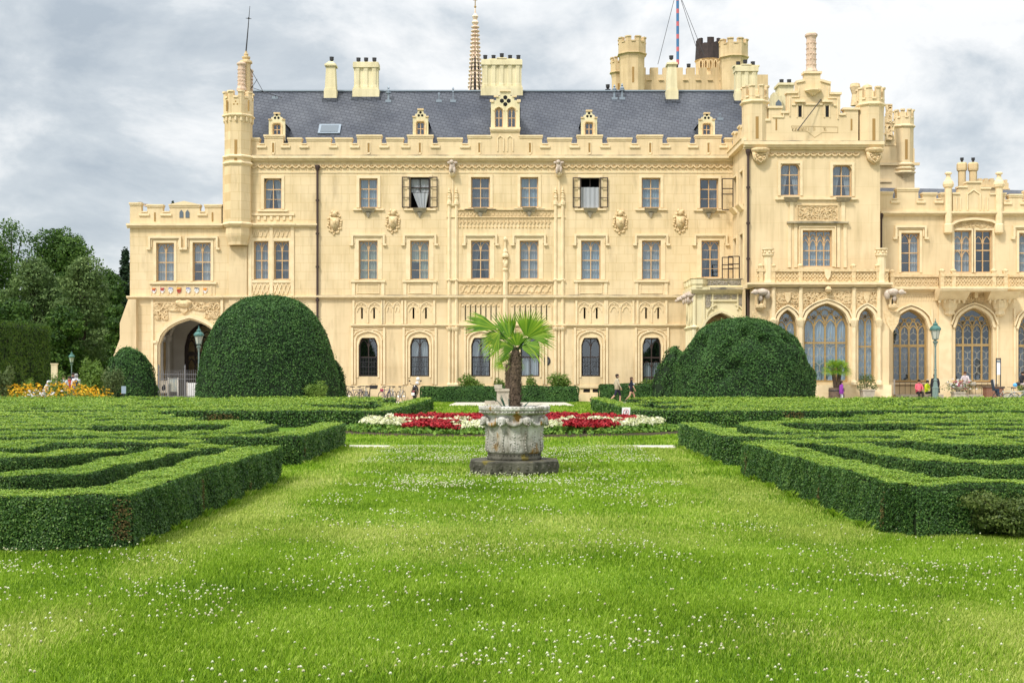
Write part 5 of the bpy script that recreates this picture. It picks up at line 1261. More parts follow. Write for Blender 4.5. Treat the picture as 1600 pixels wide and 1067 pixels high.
for k in range(8):
    a = 2*math.pi*k/8
    for t0, t1 in ((.03, .33), (.36, .55)):
        r0 = (rb*(1-t0)+.14*t0)*.93; r1 = (rb*(1-t1)+.14*t1)*.93; mb.tube([(xs_+r0*math.cos(a), Ys+r0*math.sin(a), zb+H*t0), (xs_+r1*math.cos(a), Ys+r1*math.sin(a), zb+H*t1)], [.14, .05], 5)
part(mb, 'spire_openings', 'dark', sp_)
# gable and turrets showing behind the projecting block
Yg = 86
mb = MB()
mb.box(X(1206, Yg), X(1222, Yg), Yg, Yg+1, Z(200, Yg), Z(150, Yg)); mb.box(X(1208, Yg), X(1213, Yg), Yg-.002, Yg+.99, Z(150, Yg), Z(145, Yg)); mb.box(X(1220, Yg), X(1243, Yg), Yg+.5, Yg+1.8, Z(200, Yg), Z(131, Yg)); mb.box(X(1218, Yg), X(1244, Yg), Yg+.35, Yg+1.9, Z(131, Yg), Z(127.5, Yg))
gg = part(mb, 'rear_gable', 'pale')
for c0 in (1226.5, 1238.5): mb = MB(); pot(mb, X(c0, Yg), Yg+1.1, Z(127, Yg), .95); part(mb, 'chimney_pot', 'bluepot', gg)
mb = MB(); mb.prism([(X(1212, Yg), Z(170, Yg)), (X(1212, Yg), Z(161, Yg)), (X(1216.5, Yg), Z(156, Yg)), (X(1221, Yg), Z(161, Yg)), (X(1221, Yg), Z(170, Yg))], Yg-.03, Yg+.02); part(mb, 'rear_window', 'skyglass', gg)
# rear right: wall with octagonal corner turret and carved dormer edge
Yq = 88; mb = MB(); q0, q1 = X(1368, Yq), X(1429, Yq); mb.box(q0, q1, Yq, Yq+6, 0, Z(232, Yq))
mb.box(q0, X(1395, Yq), Yq, Yq+.4, Z(232, Yq), Z(226, Yq)); mb.box(X(1395, Yq), X(1400, Yq), Yq, Yq+.4, Z(232, Yq), Z(222, Yq))
mb.box(q0, q1+.3, Yq-.2, Yq, Z(259, Yq), Z(255, Yq)); mb.box(X(1372, Yq), X(1392, Yq), Yq-.1, Yq, Z(285, Yq), Z(282, Yq)); part(mb, 'rear_wall', 'smooth')
turret(X(1414, Yq), Yq+.3, .66, Z(258, Yq), Z(184, Yq), Z(198, Yq), .68, corb=Z(258, Yq)-Z(292, Yq), mh=.45, mt='smooth', strings=((Z(258, Yq), 1), (Z(264, Yq), 1), (Z(270, Yq), 1)))
mb = MB(); relief(mb, X(1378, Yq), X(1385, Yq), Z(223, Yq), Z(170, Yq), Yq-1, 90, (.12, .22), .3, 88); mb.box(X(1377, Yq), X(1384, Yq), Yq-1, Yq-.7, Z(232, Yq), Z(186, Yq))
mb.add([(X(1384, Yq), Yq-1, Z(232, Yq)), (X(1394, Yq), Yq-1, Z(232, Yq)), (X(1386, Yq), Yq-1, Z(205, Yq)), (X(1384, Yq), Yq-.7, Z(232, Yq)), (X(1394, Yq), Yq-.7, Z(232, Yq)), (X(1386, Yq), Yq-.7, Z(205, Yq))], [(0, 1, 2), (5, 4, 3), (0, 3, 4, 1), (1, 4, 5, 2), (2, 5, 3, 0)])
mb.lathe([(.2, Z(210, Yq)), (.12, Z(200, Yq)), (.22, Z(198, Yq)), (.1, Z(194, Yq))], X(1387, Yq), Yq-1, 8)
mb.blob((X(1336, Yq), Yq-3, Z(158, Yq)), (.4, .4, .5)); mb.lathe([(.3, Z(180, Yq)), (.2, Z(163, Yq)), (.35, Z(152, Yq)), (.3, Z(147, Yq))], X(1336, Yq-3), Yq-3, 8)
part(mb, 'carved_finial', 'relief')
mb = MB(); a, b = X(1168, 80)+.3, X(1374, 80)-.3; yy = B+.6; z0 = Z(215, B); zr2 = Z(165, 82)
mb.add([(a, yy, z0), (b, yy, z0), (b, B+8, z0), (a, B+8, z0), ((a+b)/2, yy+.2, zr2), ((a+b)/2, B+8, zr2)], [(0, 4, 5, 3), (1, 2, 5, 4), (2, 3, 5), (0, 1, 4)]); part(mb, 'roof', 'slate')
# ================================================================ the garden
XF[0] = None
def np_mesh(name, V, k, rnd, mats, parent=None, mi=None, world=True):
    """V (n,k,3): n separate faces of k corners; rnd (n,) stored as a point attribute"""
    n = len(V); me = bpy.data.meshes.new(name)
    me.vertices.add(n*k); me.vertices.foreach_set('co', V.reshape(-1).astype(np.float32))
    me.loops.add(n*k); me.loops.foreach_set('vertex_index', np.arange(n*k, dtype=np.int32))
    me.polygons.add(n); me.polygons.foreach_set('loop_start', np.arange(n, dtype=np.int32)*k)
    try: me.polygons.foreach_set('loop_total', np.full(n, k, dtype=np.int32))
    except Exception: pass
    a = me.attributes.new('rnd', 'FLOAT', 'POINT'); a.data.foreach_set('value', np.repeat(rnd, k).astype(np.float32))
    for m in (mats if hasattr(mats, '__len__') else [mats]): me.materials.append(m)
    if mi is not None: me.polygons.foreach_set('material_index', mi.astype(np.int32))
    me.update(calc_edges=True)
    o = bpy.data.objects.new(name, me); link(o)
    if parent:
        o.parent = parent
        if world and parent.type == 'EMPTY': o.location = -parent.location
    return o
def unit(a): return a/np.maximum(np.linalg.norm(a, axis=1, keepdims=True), 1e-9)
def leaves(P, Nn, s, wr=.6, tilt=.6):
    """diamond leaves lying roughly across the normal"""
    n = len(P); Nn = unit(Nn + rng.normal(0, tilt, (n, 3)))
    t = unit(np.cross(Nn, rng.normal(0, 1, (n, 3)))); b = np.cross(Nn, t); s = s[:, None] if hasattr(s, 'shape') else s
    return np.stack([P - t*s*.5, P + b*s*wr*.5, P + t*s*.5, P - b*s*wr*.5], 1)

M['box'] = leafmat('box_hedge_leaves', [(.016, .050, .011), (.038, .105, .019), (.076, .17, .030), (.17, .28, .055)], .25, .5, .3, 1.7)  # side leaves, colour darkened to deepen the shade on the clipped faces
M['boxtop'] = leafmat('box_hedge_lit_new_growth', [(.075, .165, .014), (.15, .275, .020), (.25, .38, .035), (.38, .49, .08)], .3, .5, .3, .6)  # young top leaves, with sky light on the tops painted into the colour
M['boxcore'] = mat('hedge_inner_twigs', (.022, .045, .012), .95, noise=(.012, .022, .008), scale=6)
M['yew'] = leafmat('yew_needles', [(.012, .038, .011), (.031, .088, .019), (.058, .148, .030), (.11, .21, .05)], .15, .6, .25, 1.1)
M['yewcore'] = mat('yew_inner', (.010, .022, .008), .95)
M['thuja'] = leafmat('tall_hedge_foliage', [(.014, .045, .007), (.038, .09, .010), (.075, .145, .016), (.13, .20, .025)], .2, .6, .2, .6)
M['bark'] = mat('tree_bark', (.09, .07, .05), .95, noise=(.05, .04, .03), scale=4)

def wob(x, y): return .5*np.sin(x*1.7+y*.9)+.3*np.sin(x*3.9-y*2.3+1)+.2*np.sin(y*5.1+x*.7)
CULL = 1.8
M['deadleaf'] = leafmat('dry_brown_leaves', [(.05, .038, .016), (.10, .075, .028), (.16, .13, .045)], .1, .8, .1, 2)
BARE = [(-3.74, 12.35, .12, .10, .50), (3.93, 13.9, .10, .05, .52), (-3.71, 15.4, .07, .1, .45), (-3.71, 18.1, .06, 0, .2), (3.94, 16.6, .06, .1, .4), (3.95, 21.4, .08, .0, .4), (-9.5, 41.6, .5, .15, .45), (9.2, 41.6, .35, .15, .5), (-3.93, 24.5, .07, .1, .5)]
def hedge(name, lines, wd, h, label, cat='hedge', group=None, top=True):
    """one continuous clipped hedge made of one or more joined runs: lines = list of point lists"""
    V = []; Rn = []; MI = []; mb = MB(); p0 = lines[0][0]
    for pts in lines:
        pts = [Vector((a, b)) for a, b in pts]
        # resample
        rs = [pts[0]]
        for a, b in zip(pts[:-1], pts[1:]):
            k = max(1, int((b-a).length/.5))
            rs += [a.lerp(b, (i+1)/k) for i in range(k)]
        n = len(rs); L_ = []; R_ = []
        for i, p in enumerate(rs):
            d = (rs[min(i+1, n-1)]-rs[max(i-1, 0)]).normalized(); q = Vector((-d.y, d.x)); kk = 1
            if 0 < i < n-1:
                d1 = (rs[i+1]-p).normalized(); kk = 1/max(.6, abs(d1.dot(d)))
            L_.append(p+q*wd/2*kk); R_.append(p-q*wd/2*kk)
        vs = []; e = .035; 
        for i in range(n):
            c = (L_[i]+R_[i])/2; l = L_[i]+(c-L_[i]).normalized()*e; r = R_[i]+(c-R_[i]).normalized()*e; z = h-e+.02*float(wob(c.x, c.y))
            vs += [(l.x, l.y, 0), (l.x, l.y, z-.04), (l.x*.9+c.x*.1, l.y*.9+c.y*.1, z), (r.x*.9+c.x*.1, r.y*.9+c.y*.1, z), (r.x, r.y, z-.04), (r.x, r.y, 0)]
        fs = []
        for i in range(n-1):
            for j in range(5): fs.append((6*i+j, 6*i+j+1, 6*i+j+7, 6*i+j+6))
        fs += [(0, 5, 4, 3, 2, 1), tuple(6*(n-1)+j for j in range(6))]
        mb.add(vs, fs)
        for i in range(n-1):
            a, b, c, d = L_[i], L_[i+1], R_[i+1], R_[i]; m = (a+b+c+d)/4
            if abs(m.x) > .43*m.y+CULL or m.y < 2: continue
            ln = (rs[i+1]-rs[i]).length; s = max(.025, m.y*.00165); cov = 1.8 if m.y < 22 else 1.3 if m.y < 32 else .95
            den = cov/(.3*s*s)
            def put(n_, u, v, zz, Nn, mi):
                if n_ < 1: return
                A = np.array([a.x, a.y]); Bv = np.array([b.x, b.y]); C = np.array([c.x, c.y]); D = np.array([d.x, d.y])
                lp = (A*(1-u)[:, None]+Bv*u[:, None]); rp = (D*(1-u)[:, None]+C*u[:, None]); xy = lp*(1-v)[:, None]+rp*v[:, None]
                P = np.column_stack([xy, zz]); P[:, 2] += np.where(zz > h*.9, .02*wob(P[:, 0], P[:, 1]), 0)
                out_ = Nn*((rng.random(n_)**3*s*.9)[:, None] + ((.028 if m.y < 25 else .018)*wob(P[:, 0]*3, P[:, 1]*3+P[:, 2]*4))[:, None])
                V.append(leaves(P+out_, Nn, s*rng.uniform(.7, 1.3, n_), .6, .30 if mi else .6)); Rn.append(np.clip(rng.normal(.5, .24, n_), 0, 1)); MI.append(np.full(n_, mi))
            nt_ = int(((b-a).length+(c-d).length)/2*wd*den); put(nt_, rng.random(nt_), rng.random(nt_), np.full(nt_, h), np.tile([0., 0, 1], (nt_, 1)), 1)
            dn = (rs[i+1]-rs[i]).normalized(); nl = np.array([-dn.y, dn.x, 0.])
            for v, sg in ((0., 1), (1., -1)):
                ns = int(((b-a).length if v == 0 else (c-d).length)*h*den)
                z_ = h*rng.random(ns)
                tops = (z_ > h-s*1.2)
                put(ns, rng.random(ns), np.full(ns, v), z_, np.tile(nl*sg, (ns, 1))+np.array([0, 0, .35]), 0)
        for (pa, pb2, pc) in ((L_[0], R_[0], rs[0]-rs[1]), (L_[-1], R_[-1], rs[-1]-rs[-2])):
            m = (pa+pb2)/2
            if abs(m.x) > .43*m.y+CULL: continue
            s = max(.034, m.y*.0023); ne = int(wd*h*1.2/(.3*s*s)); u = rng.random(ne)[:, None]; nn = np.array([pc.x, pc.y, 0.]); nn /= np.linalg.norm(nn)
            P = np.column_stack([np.array([pa.x, pa.y])*(1-u)+np.array([pb2.x, pb2.y])*u, h*rng.random(ne)])+nn*.01
            V.append(leaves(P, np.tile(nn, (ne, 1))+[0, 0, .3], s*rng.uniform(.7, 1.3, ne))); Rn.append(np.clip(rng.normal(.5, .24, ne), 0, 1)); MI.append(np.zeros(ne))
    if not V: return None
    core = mb.build(name, [M['boxcore']]); tag(core, label, cat, group)
    VV = np.concatenate(V); RR = np.concatenate(Rn); II = np.concatenate(MI); cc = VV.mean(1)
    for bx_, by_, br_, z0_, z1_ in BARE:
        hit = (np.hypot(cc[:, 0]-bx_, cc[:, 1]-by_) < br_*(.6+.7*rng.random(len(cc)))) & (cc[:, 2] > z0_) & (cc[:, 2] < z1_) & (rng.random(len(cc)) < .8); II = np.where(hit, 2, II)
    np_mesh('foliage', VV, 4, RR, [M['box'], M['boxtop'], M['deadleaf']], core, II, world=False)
    return core

H = .55
def wave(s, u0, u1, y, amp, k, ph, step=.6):
    n = int((u1-u0)/step); return [(s*(u0+(u1-u0)*i/n), y+amp*math.sin(k*(u0+(u1-u0)*i/n)+ph)) for i in range(n+1)]
for s, y0, side in ((-1, 12.5, 'left'), (1, 13.75, 'right')):
    hedge('box_hedge', [[(s*13, y0+.1), (s*4.3, y0), (s*(4.0 if s < 0 else 4.33), y0+.12), (s*(4.0 if s < 0 else 4.2), 20.55 if s < 0 else 21.8)], [(s*4.5, 20.55 if s < 0 else 21.8), (s*5.2, 20.62 if s < 0 else 21.85)]], .58, H, f'outer clipped box hedge of the nearest {side} maze')
    hedge('box_hedge', [[(s*14, 24.15), (s*4.55, 24.15), (s*4.27, 24.4), (s*4.25, 30.4)]], .55, H, f'clipped box hedge stepping back behind the nearest {side} border, ending by the white path')
    hedge('box_hedge', [[(s*30, 41.9), (s*4.6, 41.9), (s*4.3, 42.3), (s*4.2, 49.2), (s*5, 49.3)]], .62, H, f'long front box hedge of the far {side} maze behind the flower bed')
    hedge('box_hedge', [[(s*5.4, 50.9), (s*4.35, 50.9), (s*4.2, 51.4), (s*4.2, 62.5)]], .62, H, f'short box hedge at the back {side} of the central lawn near the castle')
G1 = 'inner box hedge lines of the near mazes'; G2 = 'inner box hedge lines of the far mazes'
def inner(s, pts, wd=.55, far=False):
    side = 'left' if s < 0 else 'right'
    hedge('box_hedge', [pts], wd, H*rng.uniform(.96, 1.02), f'low clipped box hedge line winding inside the {"far" if far else "near"} {side} maze', group=(G2 if far else G1)+' '+side)
# near left
inner(-1, [(-14, 15.1), (-7.5, 14.75), (-5.8, 14.75), (-5.3, 15.3), (-5.08, 19.7)], .60)
inner(-1, [(-14, 17.9), (-9.5, 17.9), (-8, 18.3), (-7.0, 18.9), (-6.3, 20.0)], .95)
inner(-1, wave(-1, 7.6, 15, 20.45, .22, .8, 1.0), .85); inner(-1, wave(-1, 5.4, 14, 22.4, .16, .6, .5), .8)
inner(-1, [(-15, 29.7), (-9, 29.75), (-6.3, 29.75), (-5.75, 29.2), (-5.7, 25.9), (-6.3, 25.5), (-15, 25.6)], .75); inner(-1, wave(-1, 9.2, 15, 27.6, .25, .9, 0), .8)
inner(-1, [(-6.2, 31.6), (-12, 31.9), (-16, 31.7)], .8)
for y in (33.8, 36.0, 38.3): inner(-1, wave(-1, 7.5+(y-32)*.5, 18.5, y, .25, .55, y), .9)
# near right
inner(1, [(14, 16.1), (8, 16.6), (6.3, 16.7), (5.75, 17.3), (5.45, 21.3)], .72)
inner(1, [(15, 21.1), (9.5, 21.2), (7.9, 21.5), (7.2, 22.2)], .85)
inner(1, wave(1, 9.8, 14, 19.0, .15, .8, 1), .8); inner(1, wave(1, 5.2, 14, 23.0, .10, .8, 0), .7)
inner(1, [(15, 31.2), (9, 31.4), (6.3, 31.3), (5.8, 30.6), (5.7, 26.4), (6.4, 25.9), (9.5, 26.0), (15, 26.2)], .78); inner(1, wave(1, 9.2, 15, 28.4, .25, .8, 0), .9); inner(1, [(7, 33), (11, 33.2), (16, 32.7)], .9)
for y in (35.3, 37.6): inner(1, wave(1, 7.6+(y-32)*.6, 19, y, .25, .5, y*1.3), .9)
for s in (-1, 1):
    y = 43.6; k = 0
    while y < 64:
        u = 5.6 + (k % 3)*.9; end = .43*y+1.5
        while u < end:
            ln = rng.uniform(5, 12); inner(s, wave(s, u, min(u+ln, end+1), y+rng.uniform(-.12, .12), .16+.012*(y-42), rng.uniform(.35, .8), rng.uniform(0, 6), .8), .85, True); u += ln+rng.uniform(.35, 1.6)
        y += 1.95 if y < 52 else 2.1; k += 1

# ---- ground
def lawnmat():
    m = bpy.data.materials.new('mown_grass'); m.use_nodes = True; t = m.node_tree; b = t.nodes['Principled BSDF']; K_ = t.nodes.new; l = t.links.new
    b.inputs['Roughness'].default_value = .9; b.inputs['Specular IOR Level'].default_value = .1
    c = K_('ShaderNodeTexCoord'); n = K_('ShaderNodeTexNoise'); n.inputs['Scale'].default_value = .35; n.inputs['Detail'].default_value = 8; l(c.outputs['Object'], n.inputs['Vector'])
    r = K_('ShaderNodeValToRGB'); e = r.color_ramp.elements; e[0].position = .35; e[0].color = (.07, .15, .010, 1); e[1].position = .68; e[1].color = (.22, .30, .04, 1); x = e.new(.5); x.color = (.12, .22, .018, 1)
    l(n.outputs['Fac'], r.inputs[0])
    n2 = K_('ShaderNodeTexNoise'); n2.inputs['Scale'].default_value = 9; n2.inputs['Detail'].default_value = 6; l(c.outputs['Object'], n2.inputs['Vector'])
    r2 = K_('ShaderNodeValToRGB'); r2.color_ramp.elements[0].position = .3; r2.color_ramp.elements[0].color = (.5, .6, .5, 1); r2.color_ramp.elements[1].position = .7; r2.color_ramp.elements[1].color = (1.25, 1.2, 1.3, 1); l(n2.outputs['Fac'], r2.inputs[0])
    mm = K_('ShaderNodeMix'); mm.data_type = 'RGBA'; mm.blend_type = 'MULTIPLY'; mm.inputs[0].default_value = 1; l(r.outputs[0], mm.inputs[6]); l(r2.outputs[0], mm.inputs[7]); l(mm.outputs[2], b.inputs['Base Color'])
    return m
M['lawn'] = lawnmat()
def sheet(name, pts, z, m, kind='structure'):
    mb = MB(); mb.add([(a, b, z) for a, b in pts], [tuple(range(len(pts)))]); o = _ob(mb, name, m); o['kind'] = kind; return o
sheet('ground', [(-600, -40), (600, -40), (600, 1500), (-600, 1500)], 0, M['lawn'])
M['gravel'] = mat('white_gravel', (.62, .58, .50), .95, noise=(.50, .46, .39), scale=7, bump=.4, bscale=60)
M['soil'] = mat('dark_earth', (.055, .040, .022), .95, noise=(.035, .028, .014), scale=8)
for sgn in (-1, 1):
    for ya, yb_ in ((12.6 if sgn < 0 else 13.8, 20.6), (20.6, 30.4), (41.8, 65.8)):
        sheet('hedge_soil', [(sgn*(4.3 if ya != 20.6 else 5.1), ya), (sgn*45, ya), (sgn*45, yb_), (sgn*(4.3 if ya != 20.6 else 5.1), yb_)][::sgn], .010, M['soil'])
front = [(x, 29.75 if abs(x) > 2.9 else 30.75-.25*(abs(x)/2.9)**3*1.0) for x in np.linspace(5.0, -5.0, 41)]
sheet('garden_path', [(-40, 31.2), (-40, 29.7)] + [(a, b+.05*math.sin(a*7)) for a, b in front[::-1]] + [(40, 29.7), (40, 31.2)] + [(x, 31.15-.25*math.cos(x/5*1.57)+.03*math.sin(9*x)) for x in np.linspace(4.9, -4.9, 21)], .004, M['gravel'])
sheet('castle_path', [(-3.6, 71), (3.5, 71), (3.3, 80), (-3.5, 80)], .004, M['gravel'])
for sgn in (-1, 1): sheet('forecourt', [(sgn*4.9, 66), (sgn*60, 66), (sgn*60, 84.0), (sgn*4.9, 84.0)][::sgn], .006, M['gravel'])
sheet('passage_floor', [(X(245, F), F-2), (X(352, F), F-2), (X(352, F), F+7), (X(245, F), F+7)], .012, M['grey'])

M['grass'] = leafmat('grass_blades', [(.052, .125, .005), (.15, .275, .012), (.265, .415, .028), (.43, .55, .10)], .35, .55, .2, .45)
M['drygrass'] = leafmat('pale_grass_blades', [(.16, .25, .025), (.29, .39, .055), (.42, .50, .10), (.58, .61, .21)], .3, .6, .2, .5)
def in_bed(x, y, g=0): return ((x/(5.25+g))**2+((y-38.2)/(3.35+g))**2) < 1
def dryness(x, y):
    d = .45*np.sin(x*.8+2)*np.sin(y*.55+1)+.25*np.sin(x*2.1+y*1.3)+.2*np.sin(y*2.7-x*1.1)
    d += 1.1*np.exp(-((np.abs(x)-3.2)/.45)**2)*(y < 31) + .75*np.exp(-((y-14.2)/1.5)**2) - .9*np.exp(-((y-10.3)/1.3)**2) - .3*np.exp(-((y-18)/1)**2)
    return d
def grass_zone(y0, y1, den, h, wd):
    A = .41*(y1*y1-y0*y0)+2*2.4*(y1-y0); n = int(A*den)
    y = np.sqrt(rng.random(n)*(y1*y1-y0*y0)+y0*y0); x = (rng.random(n)*2-1)*(.41*y+2.4)
    k = np.ones(n, bool)
    hz = ((y < np.where(x < 0, 20.9, 22.1)) | ((y > 23.85) & (y < 30.7))); k &= ~((y > 12.4) & (x < -3.93) & hz) & ~((y > 13.55) & (x > 3.93) & hz); k &= ~((np.abs(x) > 5) & (y > 13.6))
    k &= ~in_bed(x, y); k &= ~((y > 29.8) & (y < 31.1) & ((np.abs(x) > 2.9) | (y > 30.75))); k &= ~((y > 71) & (np.abs(x) < 3.6)); k &= ~(((x-.05)**2+(y-22.1)**2) < .66)
    k &= ~((y > 31) & (y < 41) & (np.abs(x) > 8)) if y1 <= 41 else True
    x = x[k]; y = y[k]; n = len(x)
    hh = h*rng.uniform(.5, 1.35, n)*(1+.25*np.sin(x*1.3+y*2.1)); a = rng.random(n)*6.283; ln = rng.uniform(.05, .6, n)*hh
    P0 = np.column_stack([x, y, np.zeros(n)]); t = np.column_stack([np.cos(a+1.57), np.sin(a+1.57), np.zeros(n)])*wd*.5*rng.uniform(.6, 1.4, n)[:, None]
    tip = P0+np.column_stack([np.cos(a)*ln, np.sin(a)*ln, hh]); mid = P0+np.column_stack([np.cos(a)*ln*.35, np.sin(a)*ln*.35, hh*.62])
    return np.stack([P0-t, P0+t, mid+t*.75, tip], 1), np.clip(rng.normal(.5, .22, n)+.06*np.sin(x*1.1+.7*np.sin(y*.8))*np.sin(y*1.3+1)+.05*np.sin(x*3.1+y)*np.sin(y*3.7-x*2)+.06*np.sin(x*3.6), 0, 1), (rng.random(n)*1.3-.1 < dryness(x, y)*.95+.10*np.sin(x*4+y*3)).astype(int)
Z_ = [grass_zone(6.0, 10, 9500, .035, .0056), grass_zone(10, 14, 5800, .034, .0075), grass_zone(14, 20, 2400, .034, .011), grass_zone(20, 31, 800, .045, .02), grass_zone(31, 41, 260, .05, .03), grass_zone(41, 80, 55, .06, .06)]
def edge_tufts():
    n = 2600; sd_ = rng.choice([-1, 1], n); y = rng.uniform(12.3, 30.4, n); x = sd_*(np.where((sd_ < 0) & (y < 21), 3.70, 3.92)-np.abs(rng.normal(0, .05, n))); k = ~((y > 20.8) & (y < 23.9)) & ~((sd_ > 0) & (y < 13.5)); f = rng.random(n) < .35
    x = np.where(f, sd_*rng.uniform(3.9, 5.6, n), x); y = np.where(f, np.where(sd_ < 0, 12.18, 13.42)-np.abs(rng.normal(0, .05, n)), y); k |= f; x = x[k]; y = y[k]; n = len(x)
    x = np.repeat(x, 5)+rng.normal(0, .015, n*5); y = np.repeat(y, 5)+rng.normal(0, .015, n*5); n = len(x); h = rng.uniform(.03, .11, n)*(.6+.5*np.sin(y*5)); h = np.maximum(h, .03); a = rng.random(n)*6.283; P0 = np.column_stack([x, y, np.zeros(n)]); t = np.column_stack([np.cos(a+1.57), np.sin(a+1.57), np.zeros(n)])*.005
    return np.stack([P0-t, P0+t, P0+t*.8+np.column_stack([np.cos(a)*h*.2, np.sin(a)*h*.2, h*.6]), P0+np.column_stack([np.cos(a)*h*.7, np.sin(a)*h*.7, h])], 1), np.clip(rng.normal(.4, .2, n), 0, 1), (rng.random(n) < .15).astype(int)
Z_.append(edge_tufts())
go = np_mesh('lawn_grass', np.concatenate([q[0] for q in Z_]), 4, np.concatenate([q[1] for q in Z_]), [M['grass'], M['drygrass']], mi=np.concatenate([q[2] for q in Z_]))
tag(go, 'short green lawn grass with paler dry patches between the hedges', 'grass', kind='stuff')
# clover
def clover():
    XY = []
    def patch(n, xr, yr, f):
        x = rng.uniform(*xr, n); y = rng.uniform(*yr, n); k = rng.random(n) < f(x, y); k &= ((x-.05)**2+(y-22.1)**2) > .75; k &= np.abs(x) < .41*y+.5; XY.append(np.column_stack([x[k], y[k]]))
    c = lambda x, y: .5+.5*np.sin(x*2.3+1.3*np.sin(y*1.7))*np.sin(y*2.9+x)
    patch(7000, (-2.9, 2.9), (16.8, 22.6), lambda x, y: np.clip(c(x, y)*1.3-.25, 0, 1)*np.exp(-((y-19.6)/2.0)**2)*(np.abs(x) < 2.2+.5*np.sin(y*3)))
    patch(5000, (-2.9, 2.9), (24, 29.6), lambda x, y: np.clip(c(x, y)*1.2-.1, 0, 1)*.8)
    patch(2500, (-2.8, 2.9), (13, 17), lambda x, y: np.clip(c(x, y)-.45, 0, 1))
    patch(15000, (-5.5, 5.5), (6.8, 12.6), lambda x, y: np.clip(c(x*1.2, y*1.4)*1.6-.55, 0, 1)*(.35+.35*np.sin(x*.9+1)*np.sin(y*1.1)))
    patch(2600, (-5.5, 5.5), (6.8, 14), lambda x, y: np.full(len(x), .22))
    xy = np.concatenate(XY); n = len(xy); V = []; 
    z = rng.uniform(.055, .10, n); r = rng.uniform(.0042, .0086, n)*np.where(xy[:, 1] > 14, 1.35, 1)
    C = np.column_stack([xy, z]); dirs = [(1, 0, 0), (0, 1, 0), (-1, 0, 0), (0, -1, 0)]
    for i in range(4):
        a = np.array(dirs[i]); b = np.array(dirs[(i+1) % 4]); up = np.array([0, 0, 1.])
        V.append(np.stack([C+a*r[:, None], C+b*r[:, None], C+(b*.5+up*.8)*r[:, None], C+(a*.5+up*.8)*r[:, None]], 1)); V.append(np.stack([C+a*r[:, None], C-up*.8*r[:, None], C-up*.8*r[:, None]+b*.01, C+b*r[:, None]], 1))
    V.append(np.stack([C+(np.array(d)*.5+[0, 0, .8])*r[:, None] for d in dirs], 1))
    S = np.stack([C*[1, 1, 0]+[-.0015, 0, 0], C*[1, 1, 0]+[.0015, 0, 0], C+[.0015, 0, 0], C-[.0015, 0, 0]], 1)
    rr = rng.random(n); m = leafmat('clover_heads', [(.55, .50, .34), (.72, .73, .50), (.82, .84, .66)], .2, .8, .1)
    o = np_mesh('white_clover', np.concatenate(V+[S]), 4, np.concatenate([rr]*10), [m, M['grass']], mi=np.concatenate([np.zeros(n*9), np.ones(n)]))
    tag(o, 'small white clover heads scattered through the lawn', 'clover', kind='stuff')
clover()

# ---- flower bed
bed = empty('flower_bed', (0, 38.2, 0), label='oval bed of red and cream bedding flowers in the middle of the lawn', cat='flower bed')
def ring(mb, rx, ry, z0, z1, rx1, ry1, n=64):
    vs = [(rx*math.cos(2*math.pi*k/n), 38.2+ry*math.sin(2*math.pi*k/n), z0) for k in range(n)]+[(rx1*math.cos(2*math.pi*k/n), 38.2+ry1*math.sin(2*math.pi*k/n), z1) for k in range(n)]
    mb.add(vs, [(k, (k+1) % n, (k+1) % n+n, k+n) for k in range(n)]+[tuple(range(n, 2*n))])
mb = MB(); ring(mb, 5.25, 3.3, .0, .07, 5.1, 3.15); mb.build('soil', M['soil'], bed, world=True)
def blobs_leaves(C, R_, per, s, flat=.8):
    """little domes of leaves or petals"""
    n = len(C); D = unit(rng.normal(0, 1, (n*per, 3))); D[:, 2] = np.abs(D[:, 2]); Cc = np.repeat(C, per, 0); Rr = np.repeat(R_, per)[:, None]
    return leaves(Cc+D*Rr*[1, 1, flat], D, s*rng.uniform(.7, 1.3, n*per), .8, .5)
n = 2600; th = rng.random(n)*6.283; rr = np.sqrt(rng.random(n)); bx = rr*np.cos(th)*5.0; by = 38.2+rr*np.sin(th)*3.1
a = np.abs(bx); yy = (by-38.2)/3.1
yy = yy+.10*np.sin(bx*2.6)+.06*np.sin(bx*6); a = a+.15*np.sin(by*5)
isred = ((yy < -.12) & (a > 1.55) & (a < 3.1+.3*yy)) | ((yy > .08) & (a < 3.6)) | ((yy > -.25) & (a < 1.3))
edge = rr > .90; 
hgt = .24+.18*(yy+1)/2+.05*np.sin(bx*3)*np.sin(by*4)
isred &= ~edge
fol = edge | (rng.random(n) < .45)
M['redfl'] = leafmat('red_begonia_petals', [(.16, .006, .010), (.34, .012, .020), (.50, .03, .04)], .2, .6, .25)
M['whitefl'] = leafmat('cream_begonia_petals', [(.42, .46, .20), (.66, .66, .42), (.82, .80, .64)], .2, .6, .2)
M['bedleaf'] = leafmat('bedding_leaves', [(.05, .13, .015), (.12, .24, .03), (.22, .34, .05)], .25, .6, .25)
for nm, msk, mt_, per, s in (('red_flowers', isred & (rng.random(n) < .95), 'redfl', 26, .085), ('cream_flowers', ~isred & ~edge & (rng.random(n) < .68), 'whitefl', 15, .08), ('foliage', fol | ~isred, 'bedleaf', 12, .10)):
    C = np.column_stack([bx, by, hgt*(1.0 if nm != 'foliage' else .62)])[msk]; C[:, 2] *= np.where(edge[msk], .5, 1); V = blobs_leaves(C, rng.uniform(.09, .15, len(C)), per, s)
    np_mesh(nm, V, 4, rng.random(len(V)), M[mt_], bed)

